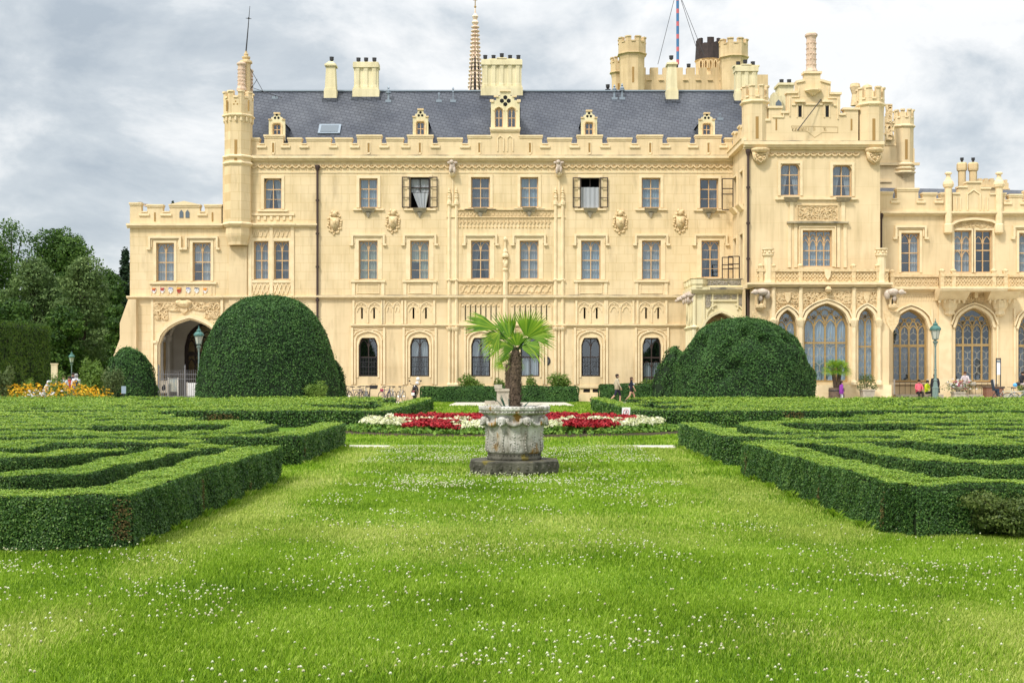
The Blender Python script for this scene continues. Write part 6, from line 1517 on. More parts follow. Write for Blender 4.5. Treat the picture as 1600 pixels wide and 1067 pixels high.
# ---- clipped yews
def dome(cx, cy, Rb, Hh, label, p=2.6, q=2.4, flare=.10, bump=.06, n=26000, ls=.11, name='clipped_yew', seed=0, cat='topiary', mt='yew', tuft=0, lumps=0):
    ro = np.random.default_rng(seed)
    ph = ro.uniform(0, 6.28, 8); LP = [(ro.uniform(0, 6.28), ro.uniform(.15, 1.0)*Hh, ro.uniform(.22, .6), ro.choice([-.5, .26, .3, .22])*ro.uniform(.5, 1.1)) for _ in range(lumps)] + ([(4.6, Hh*.80, .5, -1.0), (4.95, Hh*.72, .35, -.6), (4.3, Hh*.66, .35, -.5)] if lumps else [])
    def rad(th, t):
        r = Rb*np.power(np.maximum(1-np.power(t, q), 0), 1/p)*(1+flare*(1-t))/(1+flare)
        w_ = np.sin(3*th+ph[0]+2*t)+np.sin(5*th+ph[1]-4*t)*.7+np.sin(9*th+ph[2]+7*t)*.6+np.sin(14*th+ph[3]-12*t)*.5+np.sin(23*th+ph[4]+19*t)*.4
        r = r+bump*w_*np.minimum(1, 4*(1-t)+.2)
        if lumps:
            z = t*Hh; add = 0
            for lt, lz, ls_, la in LP: dd = (np.angle(np.exp(1j*(th-lt)))*np.maximum(r, .8))**2+((z-lz)*1.0)**2; add = add+la*np.exp(-dd/ls_**2)
            r = np.maximum(r+add*np.minimum(1, 5*(1-t)), .02)
        return r
    m = 30; nn = 64; vs = []; fs = []
    for j in range(m):
        t = math.sin(j/(m-1)*math.pi/2)
        for k in range(nn):
            th = 2*math.pi*k/nn; r = float(rad(np.array(th), np.array(t)))-.10; r = max(r, .02); vs.append((r*math.cos(th), r*math.sin(th), t*Hh*(.985)))
    for j in range(m-1):
        for k in range(nn): fs.append((j*nn+k, j*nn+(k+1) % nn, (j+1)*nn+(k+1) % nn, (j+1)*nn+k))
    fs.append(tuple((m-1)*nn+k for k in range(nn)))
    mb = MB(); mb.add(vs, fs); e = empty(name, (cx, cy, 0), label=label, cat=cat)
    core = mb.build('inner_foliage', M['yewcore'], e, smooth=True)
    # leaves spread by area
    u = ro.random(n*2); t = np.sin(u*math.pi/2)**.9; th = ro.random(n*2)*6.283
    r = rad(th, t); keep = ro.random(n*2) < (.25+.75*r/Rb); th = th[keep][:n]; t = t[keep][:n]; r = r[keep][:n]
    dt = .01; r2 = rad(th, np.minimum(t+dt, 1)); slope = (r-r2)/(dt*Hh)
    Nn = np.column_stack([np.cos(th), np.sin(th), np.clip(slope, 0, 12)]); Nn = unit(Nn)
    P = np.column_stack([r*np.cos(th), r*np.sin(th), t*Hh])
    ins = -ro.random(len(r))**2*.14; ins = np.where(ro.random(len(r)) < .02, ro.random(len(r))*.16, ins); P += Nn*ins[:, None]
    if tuft:
        w_ = np.sin(P[:, 0]*3.1+P[:, 2]*2)*np.sin(P[:, 1]*2.7+P[:, 2]*3.3); P += Nn*(tuft*w_)[:, None]
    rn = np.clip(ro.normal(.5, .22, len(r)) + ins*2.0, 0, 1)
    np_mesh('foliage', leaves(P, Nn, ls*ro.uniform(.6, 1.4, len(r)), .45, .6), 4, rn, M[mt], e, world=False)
    return e
dome(X(421, 72), 72, 4.05, Z(462, 72), 'big smooth clipped yew dome, the taller one on the left of the castle front', n=60000, bump=.045, seed=1)
dome(X(1160, 72), 72, 3.98, Z(497, 72), 'broad ragged clipped yew dome in front of the projecting castle block on the right', p=2.5, q=2.5, n=64000, bump=.05, seed=2, lumps=70)
dome(X(202, 70), 70, 1.52, Z(543, 70), 'small rounded clipped yew beside the left end of the castle', p=2.2, q=2.2, n=14000, seed=3, bump=.06, tuft=.08)
dome(X(1056, 76), 76, 1.5, Z(541, 76), 'loose yew bush half hidden at the left foot of the ragged dome', p=1.7, q=1.5, n=9000, seed=4, bump=.14, tuft=.15)
dome(X(522, 75.5), 75.5, .8, Z(563, 75.5), 'narrow yew bush peeping out at the right of the tall dome', p=1.8, q=1.6, n=4500, seed=5, bump=.1)

# tall hedge wall, low hedges at the castle
def hedgebox(name, x0, x1, y0, y1, h, label, mt, ls, n, rnd_=.15):
    mb = MB(); e = .08; mb.vprism([(x0+e, y0+e), (x1-e, y0+e), (x1-e, y1-e), (x0+e, y1-e)], 0, h-rnd_, [(x0+e, y0+e), (x1-e, y0+e), (x1-e, y1-e), (x0+e, y1-e)])
    mb.vprism([(x0+e, y0+e), (x1-e, y0+e), (x1-e, y1-e), (x0+e, y1-e)], h-rnd_, h-.05, [(x0+e+rnd_, y0+e+rnd_), (x1-e-rnd_, y0+e+rnd_), (x1-e-rnd_, y1-e-rnd_), (x0+e+rnd_, y1-e-rnd_)])
    o = mb.build(name, M['yewcore']); tag(o, label, 'hedge')
    fx = [((x1-x0)*h, 'f'), ((x1-x0)*h*.3, 'b'), ((y1-y0)*h, 'l'), ((y1-y0)*h, 'r'), ((x1-x0)*(y1-y0), 't')]; tot = sum(a for a, _ in fx); V = []; Rn = []
    for a, k in fx:
        m = int(n*a/tot); u = rng.random(m); v = rng.random(m)*h
        # round the top edges
        rd = np.where(v > h-rnd_, (rnd_-np.sqrt(np.maximum(rnd_**2-(v-h+rnd_)**2, 0))), 0)
        if k == 'f': P = np.column_stack([x0+(x1-x0)*u, y0+rd, v]); N_ = np.tile([0, -1., .2], (m, 1))
        if k == 'b': P = np.column_stack([x0+(x1-x0)*u, y1-rd, v]); N_ = np.tile([0, 1., .2], (m, 1))
        if k == 'l': P = np.column_stack([x0+rd, y0+(y1-y0)*u, v]); N_ = np.tile([-1., 0, .2], (m, 1))
        if k == 'r': P = np.column_stack([x1-rd, y0+(y1-y0)*u, v]); N_ = np.tile([1., 0, .2], (m, 1))
        if k == 't': P = np.column_stack([x0+rnd_*.7+(x1-x0-rnd_*1.4)*u, y0+rnd_*.7+(y1-y0-1.4*rnd_)*rng.random(m), np.full(m, h)]); N_ = np.tile([0, 0, 1.], (m, 1))
        P = P+N_*(.06*wob(P[:, 0]+P[:, 1], P[:, 2]*1.5))[:, None]
        V.append(leaves(P, N_, ls*rng.uniform(.6, 1.4, m), .5, .5)); Rn.append(np.clip(rng.normal(.5, .2, m), 0, 1))
    np_mesh('foliage', np.concatenate(V), 4, np.concatenate(Rn), M[mt], o, world=False); return o
hedgebox('tall_hedge', -34, -30.1, 67, 83.5, 4.95, 'tall dark clipped hedge wall at the far left edge of the garden', 'thuja', .14, 60000, .4)
hedgebox('low_hedge', X(657, 80), X(904, 80), 79.9, 80.9, Z(604, 80), 'low dark hedge along the foot of the castle behind the palm', 'yew', .11, 14000)
hedgebox('low_hedge', X(937, 80), X(1062, 80), 80.2, 81.2, Z(600.5, 80), 'low dark hedge behind the two walking people', 'yew', .11, 8000)

# ---- shrubs, trees
M['shrub'] = leafmat('light_shrub_leaves', [(.07, .14, .02), (.14, .24, .035), (.24, .34, .06)], .3, .55, .3)
M['scruffy'] = leafmat('brownish_box_leaves', [(.03, .055, .012), (.07, .11, .022), (.12, .17, .035), (.19, .22, .06)], .3, .55, .3, 3)
M['olive'] = leafmat('grey_green_leaves', [(.06, .10, .03), (.12, .17, .055), (.20, .25, .10)], .3, .55, .3)
M['tree1'] = leafmat('deciduous_leaves', [(.014, .038, .009), (.038, .09, .015), (.08, .155, .026), (.14, .23, .045)], .25, .6, .2, .2)
M['tree2'] = leafmat('willow_leaves', [(.045, .085, .028), (.09, .15, .045), (.15, .225, .07), (.22, .30, .11)], .25, .6, .2, .2)
M['tree3'] = leafmat('conifer_needles', [(.008, .020, .010), (.016, .038, .016), (.03, .06, .024)], .1, .7, .2, .3)
def clumps(name, x, y, lst, per, s, m, label, cat, trunk=None, group=None, wr=.5, flat=1, parent=None):
    """lst of (dx, dy, z, rx, rz): leaf clumps round a branching stem"""
    e = empty(name, (x, y, 0), label=label, cat=cat, group=group); V = []; R2 = []
    mb = MB(); tr = trunk or .05; top = max(c[2] for c in lst)
    mb.tube([(0, 0, 0), (.02*top, 0, top*.35), (0, .02*top, top*.75)], [tr, tr*.75, tr*.35], 7)
    for dx, dy, z, rx, rz in lst:
        z0 = min(z*.6, top*.6); mb.tube([(0, 0, z0), (dx*.5, dy*.5, z0+(z-z0)*.6), (dx, dy, z)], [tr*.4, tr*.25, tr*.08], 5)
        n = int(per*(rx*rx)**.9) if rx > 1 else int(per*rx**1.5)
        n = max(n, 25); D = unit(rng.normal(0, 1, (n, 3))); q = rng.random(n)**.35; q = .45+.6*q
        lump = 1+.22*np.sin(D[:, 0]*5+z)*np.sin(D[:, 1]*6+dx)+.15*np.sin(D[:, 2]*9+dx*2)
        P = np.column_stack([dx+D[:, 0]*rx*q*lump, dy+D[:, 1]*rx*q*lump, z+D[:, 2]*rz*q*lump]); P[:, 2] = np.maximum(P[:, 2], .05)
        V.append(leaves(P, D, s*rng.uniform(.6, 1.5, n), wr, .7)); R2.append(np.clip(rng.normal(.45, .2, n)+rng.uniform(-.12, .16), 0, 1))
    t = mb.build('trunk', M['bark'], e); np_mesh('crown', np.concatenate(V), 4, np.concatenate(R2), M[m], e, world=False); return e
def tree(px, Y, ytop, wpx, m, label, seed, base=.28, nc=26, group='trees behind the garden', s=.23, per=680, cone=False):
    rd = random.Random(seed); x = X(px, Y); Ht = Z(ytop, Y); Wd = wpx*Y/4000; L_ = []
    for k in range(nc):
        t = base+(1-base)*((k+.5)/nc)
        if cone: rad = Wd*(1.02-t)*.75; rc = Wd*.52*(1.02-t)+.28
        else: rad = Wd*math.sqrt(max(.05, 1-((t-.5)/.55)**2))*.80; rc = Wd*rd.uniform(.30, .50)
        a = k*2.4; q = rd.uniform(.35, 1)
        L_.append((rad*q*math.cos(a), rad*q*math.sin(a)*.8, Ht*t-rc*.6, rc, rc*rd.uniform(.6, .85)))
    L_.append((0, 0, Ht-Wd*.22, Wd*(.3 if not cone else .12), Wd*.26))
    return clumps('tree', x, Y, L_, per, s, m, label, 'tree', trunk=Ht*.022, group=group, wr=.55)
tree(-28, 108, 372, 130, 'tree1', 'dark broadleaved tree cut off by the left edge of the picture', 1, nc=30, base=.1)
tree(18, 124, 345, 95, 'tree1', 'tall tree with an open airy top above the far left hedge', 2, nc=18, per=240)
tree(98, 118, 362, 140, 'tree1', 'tallest dark green tree with a ragged crown left of the castle', 3, nc=34, base=.1)
tree(55, 104, 405, 105, 'tree2', 'grey green willow rising behind the tall clipped hedge', 4, nc=34, base=.08, s=.2)
tree(128, 100, 404, 96, 'tree2', 'pale willow with soft rounded clumps nearest to the castle', 5, nc=30, base=.08, s=.2)
tree(160, 110, 440, 78, 'tree1', 'dark rounded tree filling the gap beside the castle wall', 6, nc=24, base=.05)
tree(196, 126, 388, 90, 'tree3', 'slim dark conifer touching the castle wall', 7, nc=42, base=.05, cone=True)
tree(172, 122, 424, 80, 'tree1', 'rounded dark tree standing left of the slim conifer', 8, nc=26, base=.05)
tree(100, 96, 480, 90, 'tree1', 'low bushy tree in shade under the willows', 9, nc=22, base=.02)
tree(185, 98, 478, 60, 'tree1', 'low dark tree behind the small clipped yew', 10, nc=18, base=.02)
tree(20, 96, 470, 90, 'tree1', 'low dark tree right behind the tall clipped hedge', 11, nc=22, base=.02)
tree(270, 118, 315, 30, 'tree3', 'treetop just showing above the low left battlements', 12, nc=16, base=.5, cone=True)
def shrub(px, Y, ytop, wpx, m, label, seed, nc=9, s=.10, name='shrub', per=1900, group=None, up=0):
    rd = random.Random(seed); Ht = Z(ytop, Y); Wd = wpx*Y/4000; L_ = []
    for k in range(nc):
        a = k*2.4; q = rd.uniform(.2, .85); t = rd.uniform(.3, .85); L_.append((Wd*q*math.cos(a)*.8, Wd*q*math.sin(a)*.6, Ht*t*(1-up*q*.3), Wd*rd.uniform(.28, .45), Ht*rd.uniform(.18, .3)))
    return clumps(name, X(px, Y), Y, L_, per, s, m, label, 'shrub', trunk=.03, group=group)
shrub(141, 68, 563, 60, 'shrub', 'light green feathery bush behind the yellow flowers, right of the lamp', 21, 12)
shrub(88, 67, 584, 36, 'shrub', 'small light green bush among the yellow flowers, in front of the standing people', 22, 8)
shrub(4, 66, 572, 34, 'olive', 'grey green bush at the far left edge beside the yellow flowers', 23, 8)
shrub(176, 67.5, 580, 44, 'olive', 'loose tall perennial clump in front of the small clipped yew', 24, 9)
shrub(44, 67, 592, 22, 'shrub', 'tiny bush among the yellow flowers in front of the tall hedge', 25, 5)
for k, (px, yt, w_, lb) in enumerate(((740, 588, 52, 'yellow green shrub under the left middle window'), (781, 590, 30, 'yellow green shrub behind the stone pedestal'), (832, 587, 34, 'yellow green shrub right of the front palm trunk'), (873, 584, 44, 'tallest yellow green shrub under the round plaque'))):
    shrub(px, 81.9, yt, w_, 'shrub', lb, 30+k, 8, .11, group='shrubs behind the low hedge under the middle bay')
shrub(1015, 82.2, 595, 46, 'shrub', 'light flowering shrub in front of the dark door', 35, 7)
shrub(492, 69, 600, 50, 'shrub', 'low weedy growth at the foot of the tall yew dome', 36, 8, .09)
# scruffy bush at lower right
shrub(1580, 13.35, 770, 150, 'scruffy', 'scruffy brownish bush growing against the right hedge corner in the foreground', 37, 14, .035, per=9000)
def flowerband(name, pts, m, label, hh, n, s, cols):
    e = empty(name, (pts[0][0], pts[0][1], 0), label=label, cat='flowers'); C = np.array([[x+rng.normal(0, .35), y+rng.normal(0, .35), h*rng.uniform(.45, 1.05)] for x, y, h in (pts[i] for i in rng.integers(0, len(pts), n))])
    g = np.repeat(C, 5, 0)*[1, 1, .6]; g += rng.normal(0, .16, g.shape); g[:, 2] = np.clip(g[:, 2], .03, None)
    np_mesh('foliage', leaves(g, np.tile([0, -.3, 1.], (len(g), 1)), s*1.4*rng.uniform(.6, 1.3, len(g)), .4, .9), 4, rng.random(len(g)), M['shrub'], e)
    V = blobs_leaves(C, np.full(len(C), .05), 5, s); np_mesh('blossoms', V, 4, rng.random(len(V)), M[m], e); return e
M['yel'] = leafmat('yellow_daisy_petals', [(.60, .28, .01), (.80, .48, .02), (.85, .60, .06)], .2, .6, .2)
M['org'] = leafmat('orange_petals', [(.45, .14, .03), (.62, .26, .05), (.70, .36, .08)], .2, .6, .2)
M['wht'] = leafmat('white_petals', [(.6, .6, .6), (.75, .75, .75), (.82, .8, .8)], .2, .6, .2)
def run(p0, p1, Y, h0, h1, k=20): return [(X(p0+(p1-p0)*i/k, Y+rng.uniform(-.6, .6)), Y+rng.uniform(-.6, .6), h0+(h1-h0)*i/k) for i in range(k+1)]
flowerband('yellow_flowers', run(-15, 100, 66.5, 1.15, 1.2)+run(15, 60, 66.5, .9, 1.2), 'yel', 'long drift of yellow daisies at the left edge of the garden', 1, 430, .085, None)
flowerband('yellow_flowers', run(105, 150, 66.8, 1.3, .9)+run(150, 162, 66.5, .8, .7, 6), 'yel', 'shorter drift of yellow daisies in front of the feathery bush', 1, 300, .085, None)
flowerband('white_flowers', run(52, 64, 65.4, .9, .9, 6), 'wht', 'small patch of white flowers within the yellow drift', 1, 45, .09, None)
flowerband('orange_flowers', run(85, 125, 65.2, .55, .5, 10), 'org', 'low orange flowers in front of the yellow daisies', 1, 170, .08, None)
flowerband('orange_flowers', run(180, 198, 65.5, .5, .5, 6), 'org', 'small orange flower patch beside the blue sign', 1, 70, .08, None)
# ================================================================ planters, palms, signs, lamps, vehicles, people
M['marble'] = mat('weathered_white_marble', (.60, .58, .54), .85, noise=(.24, .22, .18), scale=4.5, bump=.9, bscale=16, detail=8, streak=((.30, .17, .04), 2.3, .60), stretch=(1.6, 1.6, .7))
M['moss'] = mat('mossy_dark_stone', (.115, .110, .085), .9, noise=(.04, .038, .028), scale=5, bump=.8, bscale=22, streak=((.16, .13, .03), 3, .60))
M['palm'] = leafmat('palm_fronds', [(.035, .11, .010), (.10, .24, .016), (.24, .40, .03), (.50, .56, .06)], .35, .4, .35, 1.5)
M['fibre'] = mat('palm_trunk_fibre', (.15, .105, .072), .95, noise=(.06, .042, .03), scale=26, bump=1, bscale=40)
M['agave'] = mat('agave_leaf', (.05, .12, .08), .45)
def fan(c, d, up, size, nseg, droop, V, rr, spread=115):
    d = Vector(d).normalized(); s = d.cross(Vector(up)).normalized(); n = s.cross(d).normalized()
    for k in range(nseg):
        a = R(-spread+2*spread*k/(nseg-1)); L_ = size*(.78+.22*math.cos(a*.8))*random.uniform(.9, 1.06)
        e_ = (d*math.cos(a)+s*math.sin(a)).normalized(); t = e_.cross(n).normalized(); w_ = size*.026
        p0 = Vector(c)+e_*size*.06; p1 = Vector(c)+e_*L_*.55+n*size*.05*(-1)**k*.4-Vector((0, 0, droop*L_*.10)); p2 = Vector(c)+e_*L_*.98-Vector((0, 0, droop*L_*random.uniform(.3, .6)))
        V.append([p0-t*w_*.3, p0+t*w_*.3, p1+t*w_, p1-t*w_]); V.append([p1-t*w_, p1+t*w_, p2+t*w_*.15, p2-t*w_*.15]); q = random.uniform(.25, .8); rr += [q, q]
def palm(x, y, z0, z1, r, specs, label, name='palm_tree', trunks=((0, 0),), cat='palm', group=None):
    e = empty(name, (x, y, z0), label=label, cat=cat, group=group); V = []; rr = []
    for tx, ty in trunks:
        mb = MB(); H_ = z1-z0; mb.tube([(tx*.3, ty*.3, 0), (tx*.6, ty*.6, H_*.4), (tx, ty, H_*.8), (tx, ty, H_+.04)], [r*.95, r, r*1.12, r*.8], 12)
        for k in range(int(300)):
            z = H_*random.random(); a = random.random()*6.283; q = r*(1+.1*z/H_); cx = tx*(.3+.7*z/H_); cy = ty*(.3+.7*z/H_)
            p = Vector((cx+q*math.cos(a), cy+q*math.sin(a), z)); o = Vector((math.cos(a), math.sin(a), 0))
            mb.tube([p-o*.02, p+o*r*.22+Vector((0, 0, .03)), p+o*r*random.uniform(.25, .42)+Vector((0, 0, random.uniform(.05, .12)))], [r*.06, r*.045, r*.01], 3)
        mb.build('trunk', M['fibre'], e)
        st = MB()
        for az, el, pl, sz, dr in specs:
            a = R(az); b = R(el); d = Vector((math.cos(a)*math.cos(b), math.sin(a)*math.cos(b), math.sin(b))); c0 = Vector((tx, ty, H_)); c1 = c0+d*pl
            st.tube([c0, c0.lerp(c1, .5)+Vector((0, 0, .04)), c1], [.014*r/.11, .010*r/.11, .008*r/.11], 5)
            up = Vector((0, 0, 1)) if abs(d.z) < .8 else Vector((-math.cos(a), -math.sin(a), .4))
            tilt = Vector((random.uniform(-.5, .5), random.uniform(-.9, -.2), random.uniform(-.2, .3)))
            fan(c1, d, (up+tilt*.9), sz, 30, dr, V, rr)
        st.build('leaf_stalks', M['palm'], e)
    A = np.array([[tuple(q) for q in f] for f in V]); np_mesh('fronds', A, 4, np.array(rr), M['palm'], e, world=False); return e

def wellhead(x, y, s, label, group=None):
    e = empty('stone_planter', (x, y, 0), label=label, cat='planter', group=group)
    mb = MB(); mb.lathe([(.80*s, -.02), (.80*s, .06*s), (.815*s, .065*s), (.815*s, .235*s), (.80*s, .25*s)], 0, 0, 8)
    for k in range(8):
        a = 2*math.pi*k/8
        for j in range(4):
            t = (j-1.5)*.145*s; rr_ = .815*s*math.cos(math.pi/8)
            mb.blob(((rr_-.012*s)*math.cos(a)-t*math.sin(a), (rr_-.012*s)*math.sin(a)+t*math.cos(a), .15*s), (.035*s, .035*s, .055*s), 7, 4)
    mb.build('plinth', M['moss'], e)
    mb = MB(); mb.lathe([(.47*s, .25*s), (.475*s, .30*s), (.455*s, .32*s), (.455*s, .36*s)], 0, 0, 40)
    for k in range(44): a = 2*math.pi*k/44; mb.blob((.457*s*math.cos(a), .457*s*math.sin(a), .345*s), .016*s, 5, 3)
    mb.build('foot_ring', M['moss'], e, smooth=True)
    mb = MB(); mb.lathe([(.455*s, .36*s), (.49*s, .40*s), (.485*s, .55*s), (.495*s, .75*s), (.52*s, .86*s), (.50*s, .98*s), (.53*s, 1.02*s)], 0, 0, 40)
    rd = random.Random(3)
    for k in range(8):                                # carved pilaster edges, scrolls, shields
        a0 = 2*math.pi*(k+.5)/8
        for z in np.linspace(.42, .82, 9): mb.blob((.497*s*math.cos(a0+.02*math.sin(z*20)), .497*s*math.sin(a0+.02*math.sin(z*20)), z*s), (.018*s, .018*s, .03*s), 5, 3)
        a1 = 2*math.pi*k/8-math.pi/2
        for j in range(26):
            t = j/25*4.4; rr_ = .012+.028*j/25; sg = 1
            for sg in (-1, 1):
                aa = a1+sg*(.13+rr_*2*math.cos(t)); mb.blob((.492*s*math.cos(aa), .492*s*math.sin(aa), (.50+rr_*2.2*math.sin(t))*s), .009*s, 4, 3)
        for j in range(9): aa = a1; mb.blob((.497*s*math.cos(aa), .497*s*math.sin(aa), (.43+.045*j)*s), ((.012+.014*(j % 2))*s, .012*s, .014*s), 5, 3)
        for j in range(12): aa = a1+rd.uniform(-.3, .3); mb.blob((.492*s*math.cos(aa), .492*s*math.sin(aa), rd.uniform(.44, .8)*s), (.016*s, .012*s, .01*s), 5, 3)
    mb.build('bowl', M['marble'], e, smooth=True)
    for k in range(8):
        a = 2*math.pi*(k+.5)/8; c, q = math.cos(a), math.sin(a); tx, ty = -q, c; R_ = .55*s; mb = MB()
        P_ = lambda u, v, w_: ((R_+v)*c+u*tx, (R_+v)*q+u*ty, w_)
        mb.blob(P_(0, 0, .915*s), .075*s, 12, 8); mb.blob(P_(0, -.005, .945*s), (.08*s, .08*s, .055*s), 10, 6)      # head with hair
        mb.blob(P_(0, .075*s, .905*s), .014*s, 6, 4); mb.blob(P_(-.03*s, .06*s, .87*s), .022*s, 6, 4); mb.blob(P_(.03*s, .06*s, .87*s), .022*s, 6, 4); mb.blob(P_(0, .06*s, .85*s), .02*s, 6, 4)
        for u in (-.1, .1): mb.blob(P_(u*s, -.01, .93*s), (.04*s, .03*s, .05*s), 6, 4)
        mb.build('carved_head', M['marble'], e, smooth=True)
        a2 = a+math.pi/8; mb = MB()
        for j in range(13):
            t = -1+2*j/12; aa = a+math.pi/8+t*.27; z = (.855+.085*t*t)*s; mb.blob((.545*s*math.cos(aa), .545*s*math.sin(aa), z), (.034*s+.014*s*(1-t*t), .034*s+.014*s*(1-t*t), .036*s), 6, 4)
        mb.build('swag', M['marble'], e, smooth=True)
    mb = MB(); mb.lathe([(.53*s, 1.02*s), (.565*s, 1.04*s), (.60*s, 1.065*s), (.575*s, 1.085*s), (.61*s, 1.10*s), (.615*s, 1.15*s), (.595*s, 1.17*s), (.52*s, 1.17*s), (.52*s, 1.10*s)], 0, 0, 48)
    for k in range(56): a = 2*math.pi*k/56; mb.blob((.60*s*math.cos(a), .60*s*math.sin(a), 1.068*s), (.022*s, .022*s, .018*s), 5, 3); mb.blob((.60*s*math.cos(a+.05), .60*s*math.sin(a+.05), 1.155*s), (.028*s, .028*s, .02*s), 5, 3)
    mb.build('rim', M['marble'], e, smooth=True)
    mb = MB(); mb.lathe([(.52*s, 1.09*s), (.52*s, 1.105*s)], 0, 0, 24); mb.build('soil', M['soil'], e)
    return e
px_, py_ = .04, 22.1
wellhead(px_, py_, 1.0, 'weathered white marble planter with carved heads and swags on an octagonal plinth')
def palm_front():
    x, y = px_+.02, py_; e = empty('palm_tree', (x, y, 1.08), label='fan palm with a hairy trunk growing in the marble planter', cat='palm'); V = []; rr = []
    mb = MB(); Hh = 1.02; r = .098; rd = random.Random(8)
    mb.tube([(0, 0, 0), (.0, 0, .15), (-.01, 0, .4), (.01, 0, .75), (0, 0, 1.0), (0, 0, 1.1)], [r*.86, r*.9, r, r*1.05, r*.8, r*.4], 14)
    for k in range(520):
        z = 1.0*rd.random(); a = rd.random()*6.283; q = r*.95; p = Vector((q*math.cos(a), q*math.sin(a), z)); o = Vector((math.cos(a), math.sin(a), 0)); dn = -1 if z < .8 else 1
        mb.tube([p-o*.01, p+o*.012+Vector((0, 0, .02)), p+o*rd.uniform(.012, .035)+Vector((rd.uniform(-.02, .02), 0, rd.uniform(.03, .09)))], [.006, .004, .001], 3)
    mb.build('trunk', M['fibre'], e); st = MB()
    S_ = y/2000
    for px, py, an, sz, sp_, dy, dr, tl in ((779, 515, 158, .64, 22, -.10, .35, .3), (781, 520, 215, .34, 50, -.12, 1.8, .2), (796, 530, 128, .56, 54, -.02, .15, .35), (800, 528, 108, .44, 30, .14, .1, .5), (822, 528, 60, .56, 56, -.05, .15, .3), (808, 542, 95, .34, 50, -.12, .3, .2), (803, 545, 160, .34, 50, -.1, .6, .3), (815, 545, 20, .32, 50, -.12, .7, .3), (824, 527, 34, .50, 28, .12, .25, .5),
                                            (827, 527, 12, .46, 30, -.05, .55, .25), (783, 528, 170, .40, 30, -.05, 1.0, .2), (822, 538, -8, .36, 34, -.15, .9, .3), (793, 537, 178, .42, 30, -.08, .8, .3), (806, 536, 84, .30, 40, .2, .3, -.4)):
        c = Vector(((px-800)*S_-x, dy, Z(py, y)-1.08)); a = R(an); d = Vector((math.cos(a), rd.uniform(-.35, .1), math.sin(a))).normalized(); n_ = Vector((rd.uniform(-.3, .3), -1, tl))
        st.tube([(0, 0, Hh-.03), tuple(Vector((0, 0, Hh)).lerp(c, .5)+Vector((0, 0, .02))), tuple(c)], [.013, .010, .008], 6)
        fan(c, d, n_, sz, 26 if sp_ > 55 else 20, dr, V, rr, sp_)
    st.build('leaf_stalks', M['palm'], e)
    np_mesh('fronds', np.array([[tuple(q) for q in f] for f in V]), 4, np.array(rr), M['palm'], e, world=False)
palm_front()
e = empty('agave', (px_, py_, 1.10), label='dark pointed agave leaves around the palm trunk in the marble planter', cat='plant'); rd = random.Random(5)
for az, el, ln, w_ in ((172, 52, .42, .03), (160, 70, .32, .035), (200, 75, .34, .05), (-150, 65, .3, .04), (5, 24, .42, .018), (40, 45, .3, .03), (110, 60, .3, .03), (-60, 35, .2, .03)):
    a, b = R(az), R(el); d = Vector((math.cos(a)*math.cos(b), math.sin(a)*math.cos(b), math.sin(b))); c0 = Vector((.16*math.cos(a), .16*math.sin(a), 0)); t = d.cross(Vector((0, 0, 1))).normalized(); n_ = t.cross(d)
    mb = MB(); vs = []; 
    for k in range(5):
        q = k/4; wd = w_*(1-q**2)*.9+.002; p = c0+d*ln*q-Vector((0, 0, .06*q*q)); vs += [tuple(p-t*wd), tuple(p-n_*wd*.4), tuple(p+t*wd)]
    mb.add(vs, [(3*i, 3*i+1, 3*i+4, 3*i+3) for i in range(4)]+[(3*i+1, 3*i+2, 3*i+5, 3*i+4) for i in range(4)]); mb.build('leaf', M['agave'], e)
# the far pedestal and palm
e = empty('stone_planter', (X(786, 74), 74, 0), label='pale square stone planter in the distance behind the marble one', cat='planter')
mb = MB(); mb.box(-.42, .42, -.4, .4, 0, .18); mb.box(-.36, .36, -.34, .34, .18, .78); mb.box(-.46, .46, -.42, .42, .78, .92); mb.build('body', M['grey'], e)
mb = MB(); mb.box(-.5, -.05, -.44, 0, .92, 1.16); mb.build('side_block', M['grey'], e); mb = MB(); mb.box(-1.05, -.45, -.3, .3, 0, .22); mb.build('foot_block', M['grey'], e)
sp2 = [(az, el, .45, .62, .7) for az, el in ((180, 30), (150, 55), (100, 70), (40, 60), (5, 35), (-30, 50), (-80, 60), (-130, 45), (190, 5), (-10, 2), (60, 20), (-60, 15), (-150, 10))]
palm(X(794.5, 74), 74.2, .9, Z(571, 74), .17, sp2, 'smaller fan palm in the distance, half hidden behind the front palm trunk')
# palm in a wooden tub at the right, potted olive, flower trough
M['wood'] = mat('weathered_barrel_wood', (.16, .11, .08), .8, noise=(.09, .065, .05), scale=9)
e = empty('wooden_tub', (X(1307, 75.2), 75.2, 0), label='brown wooden tub holding a palm before the big arched window', cat='tub')
mb = MB(); mb.lathe([(.42, 0), (.46, .4), (.45, .95), (.40, .95), (.40, .85)], 0, 0, 16); mb.build('staves', M['wood'], e)
for z in (.2, .75): mb = MB(); mb.lathe([(.455, z), (.47, z+.02), (.47, z+.06), (.455, z+.08)], 0, 0, 16); mb.build('hoop', M['iron'], e)
sp3 = [(az, el, .30, .50, .7) for az, el in ((180, 10), (150, 45), (90, 75), (20, 50), (0, 5), (-40, 40), (-90, 55), (-140, 35), (-170, -15), (-20, -20), (50, 20))]
palm(X(1307, 75.2), 75.2, .9, Z(576, 75.2), .10, sp3, 'twin-stemmed fan palm standing in the wooden tub', trunks=((-.2, 0), (.22, .05)))
e = empty('flower_pot', (X(1355, 75.4), 75.4, 0), label='pale square pot holding a loose olive bush', cat='pot'); mb = MB(); mb.vprism([(-.28, -.28), (.28, -.28), (.28, .28), (-.28, .28)], 0, .8, [(-.36, -.36), (.36, -.36), (.36, .36), (-.36, .36)]); mb.box(-.4, .4, -.4, .4, .8, .86); mb.build('body', M['grey'], e)
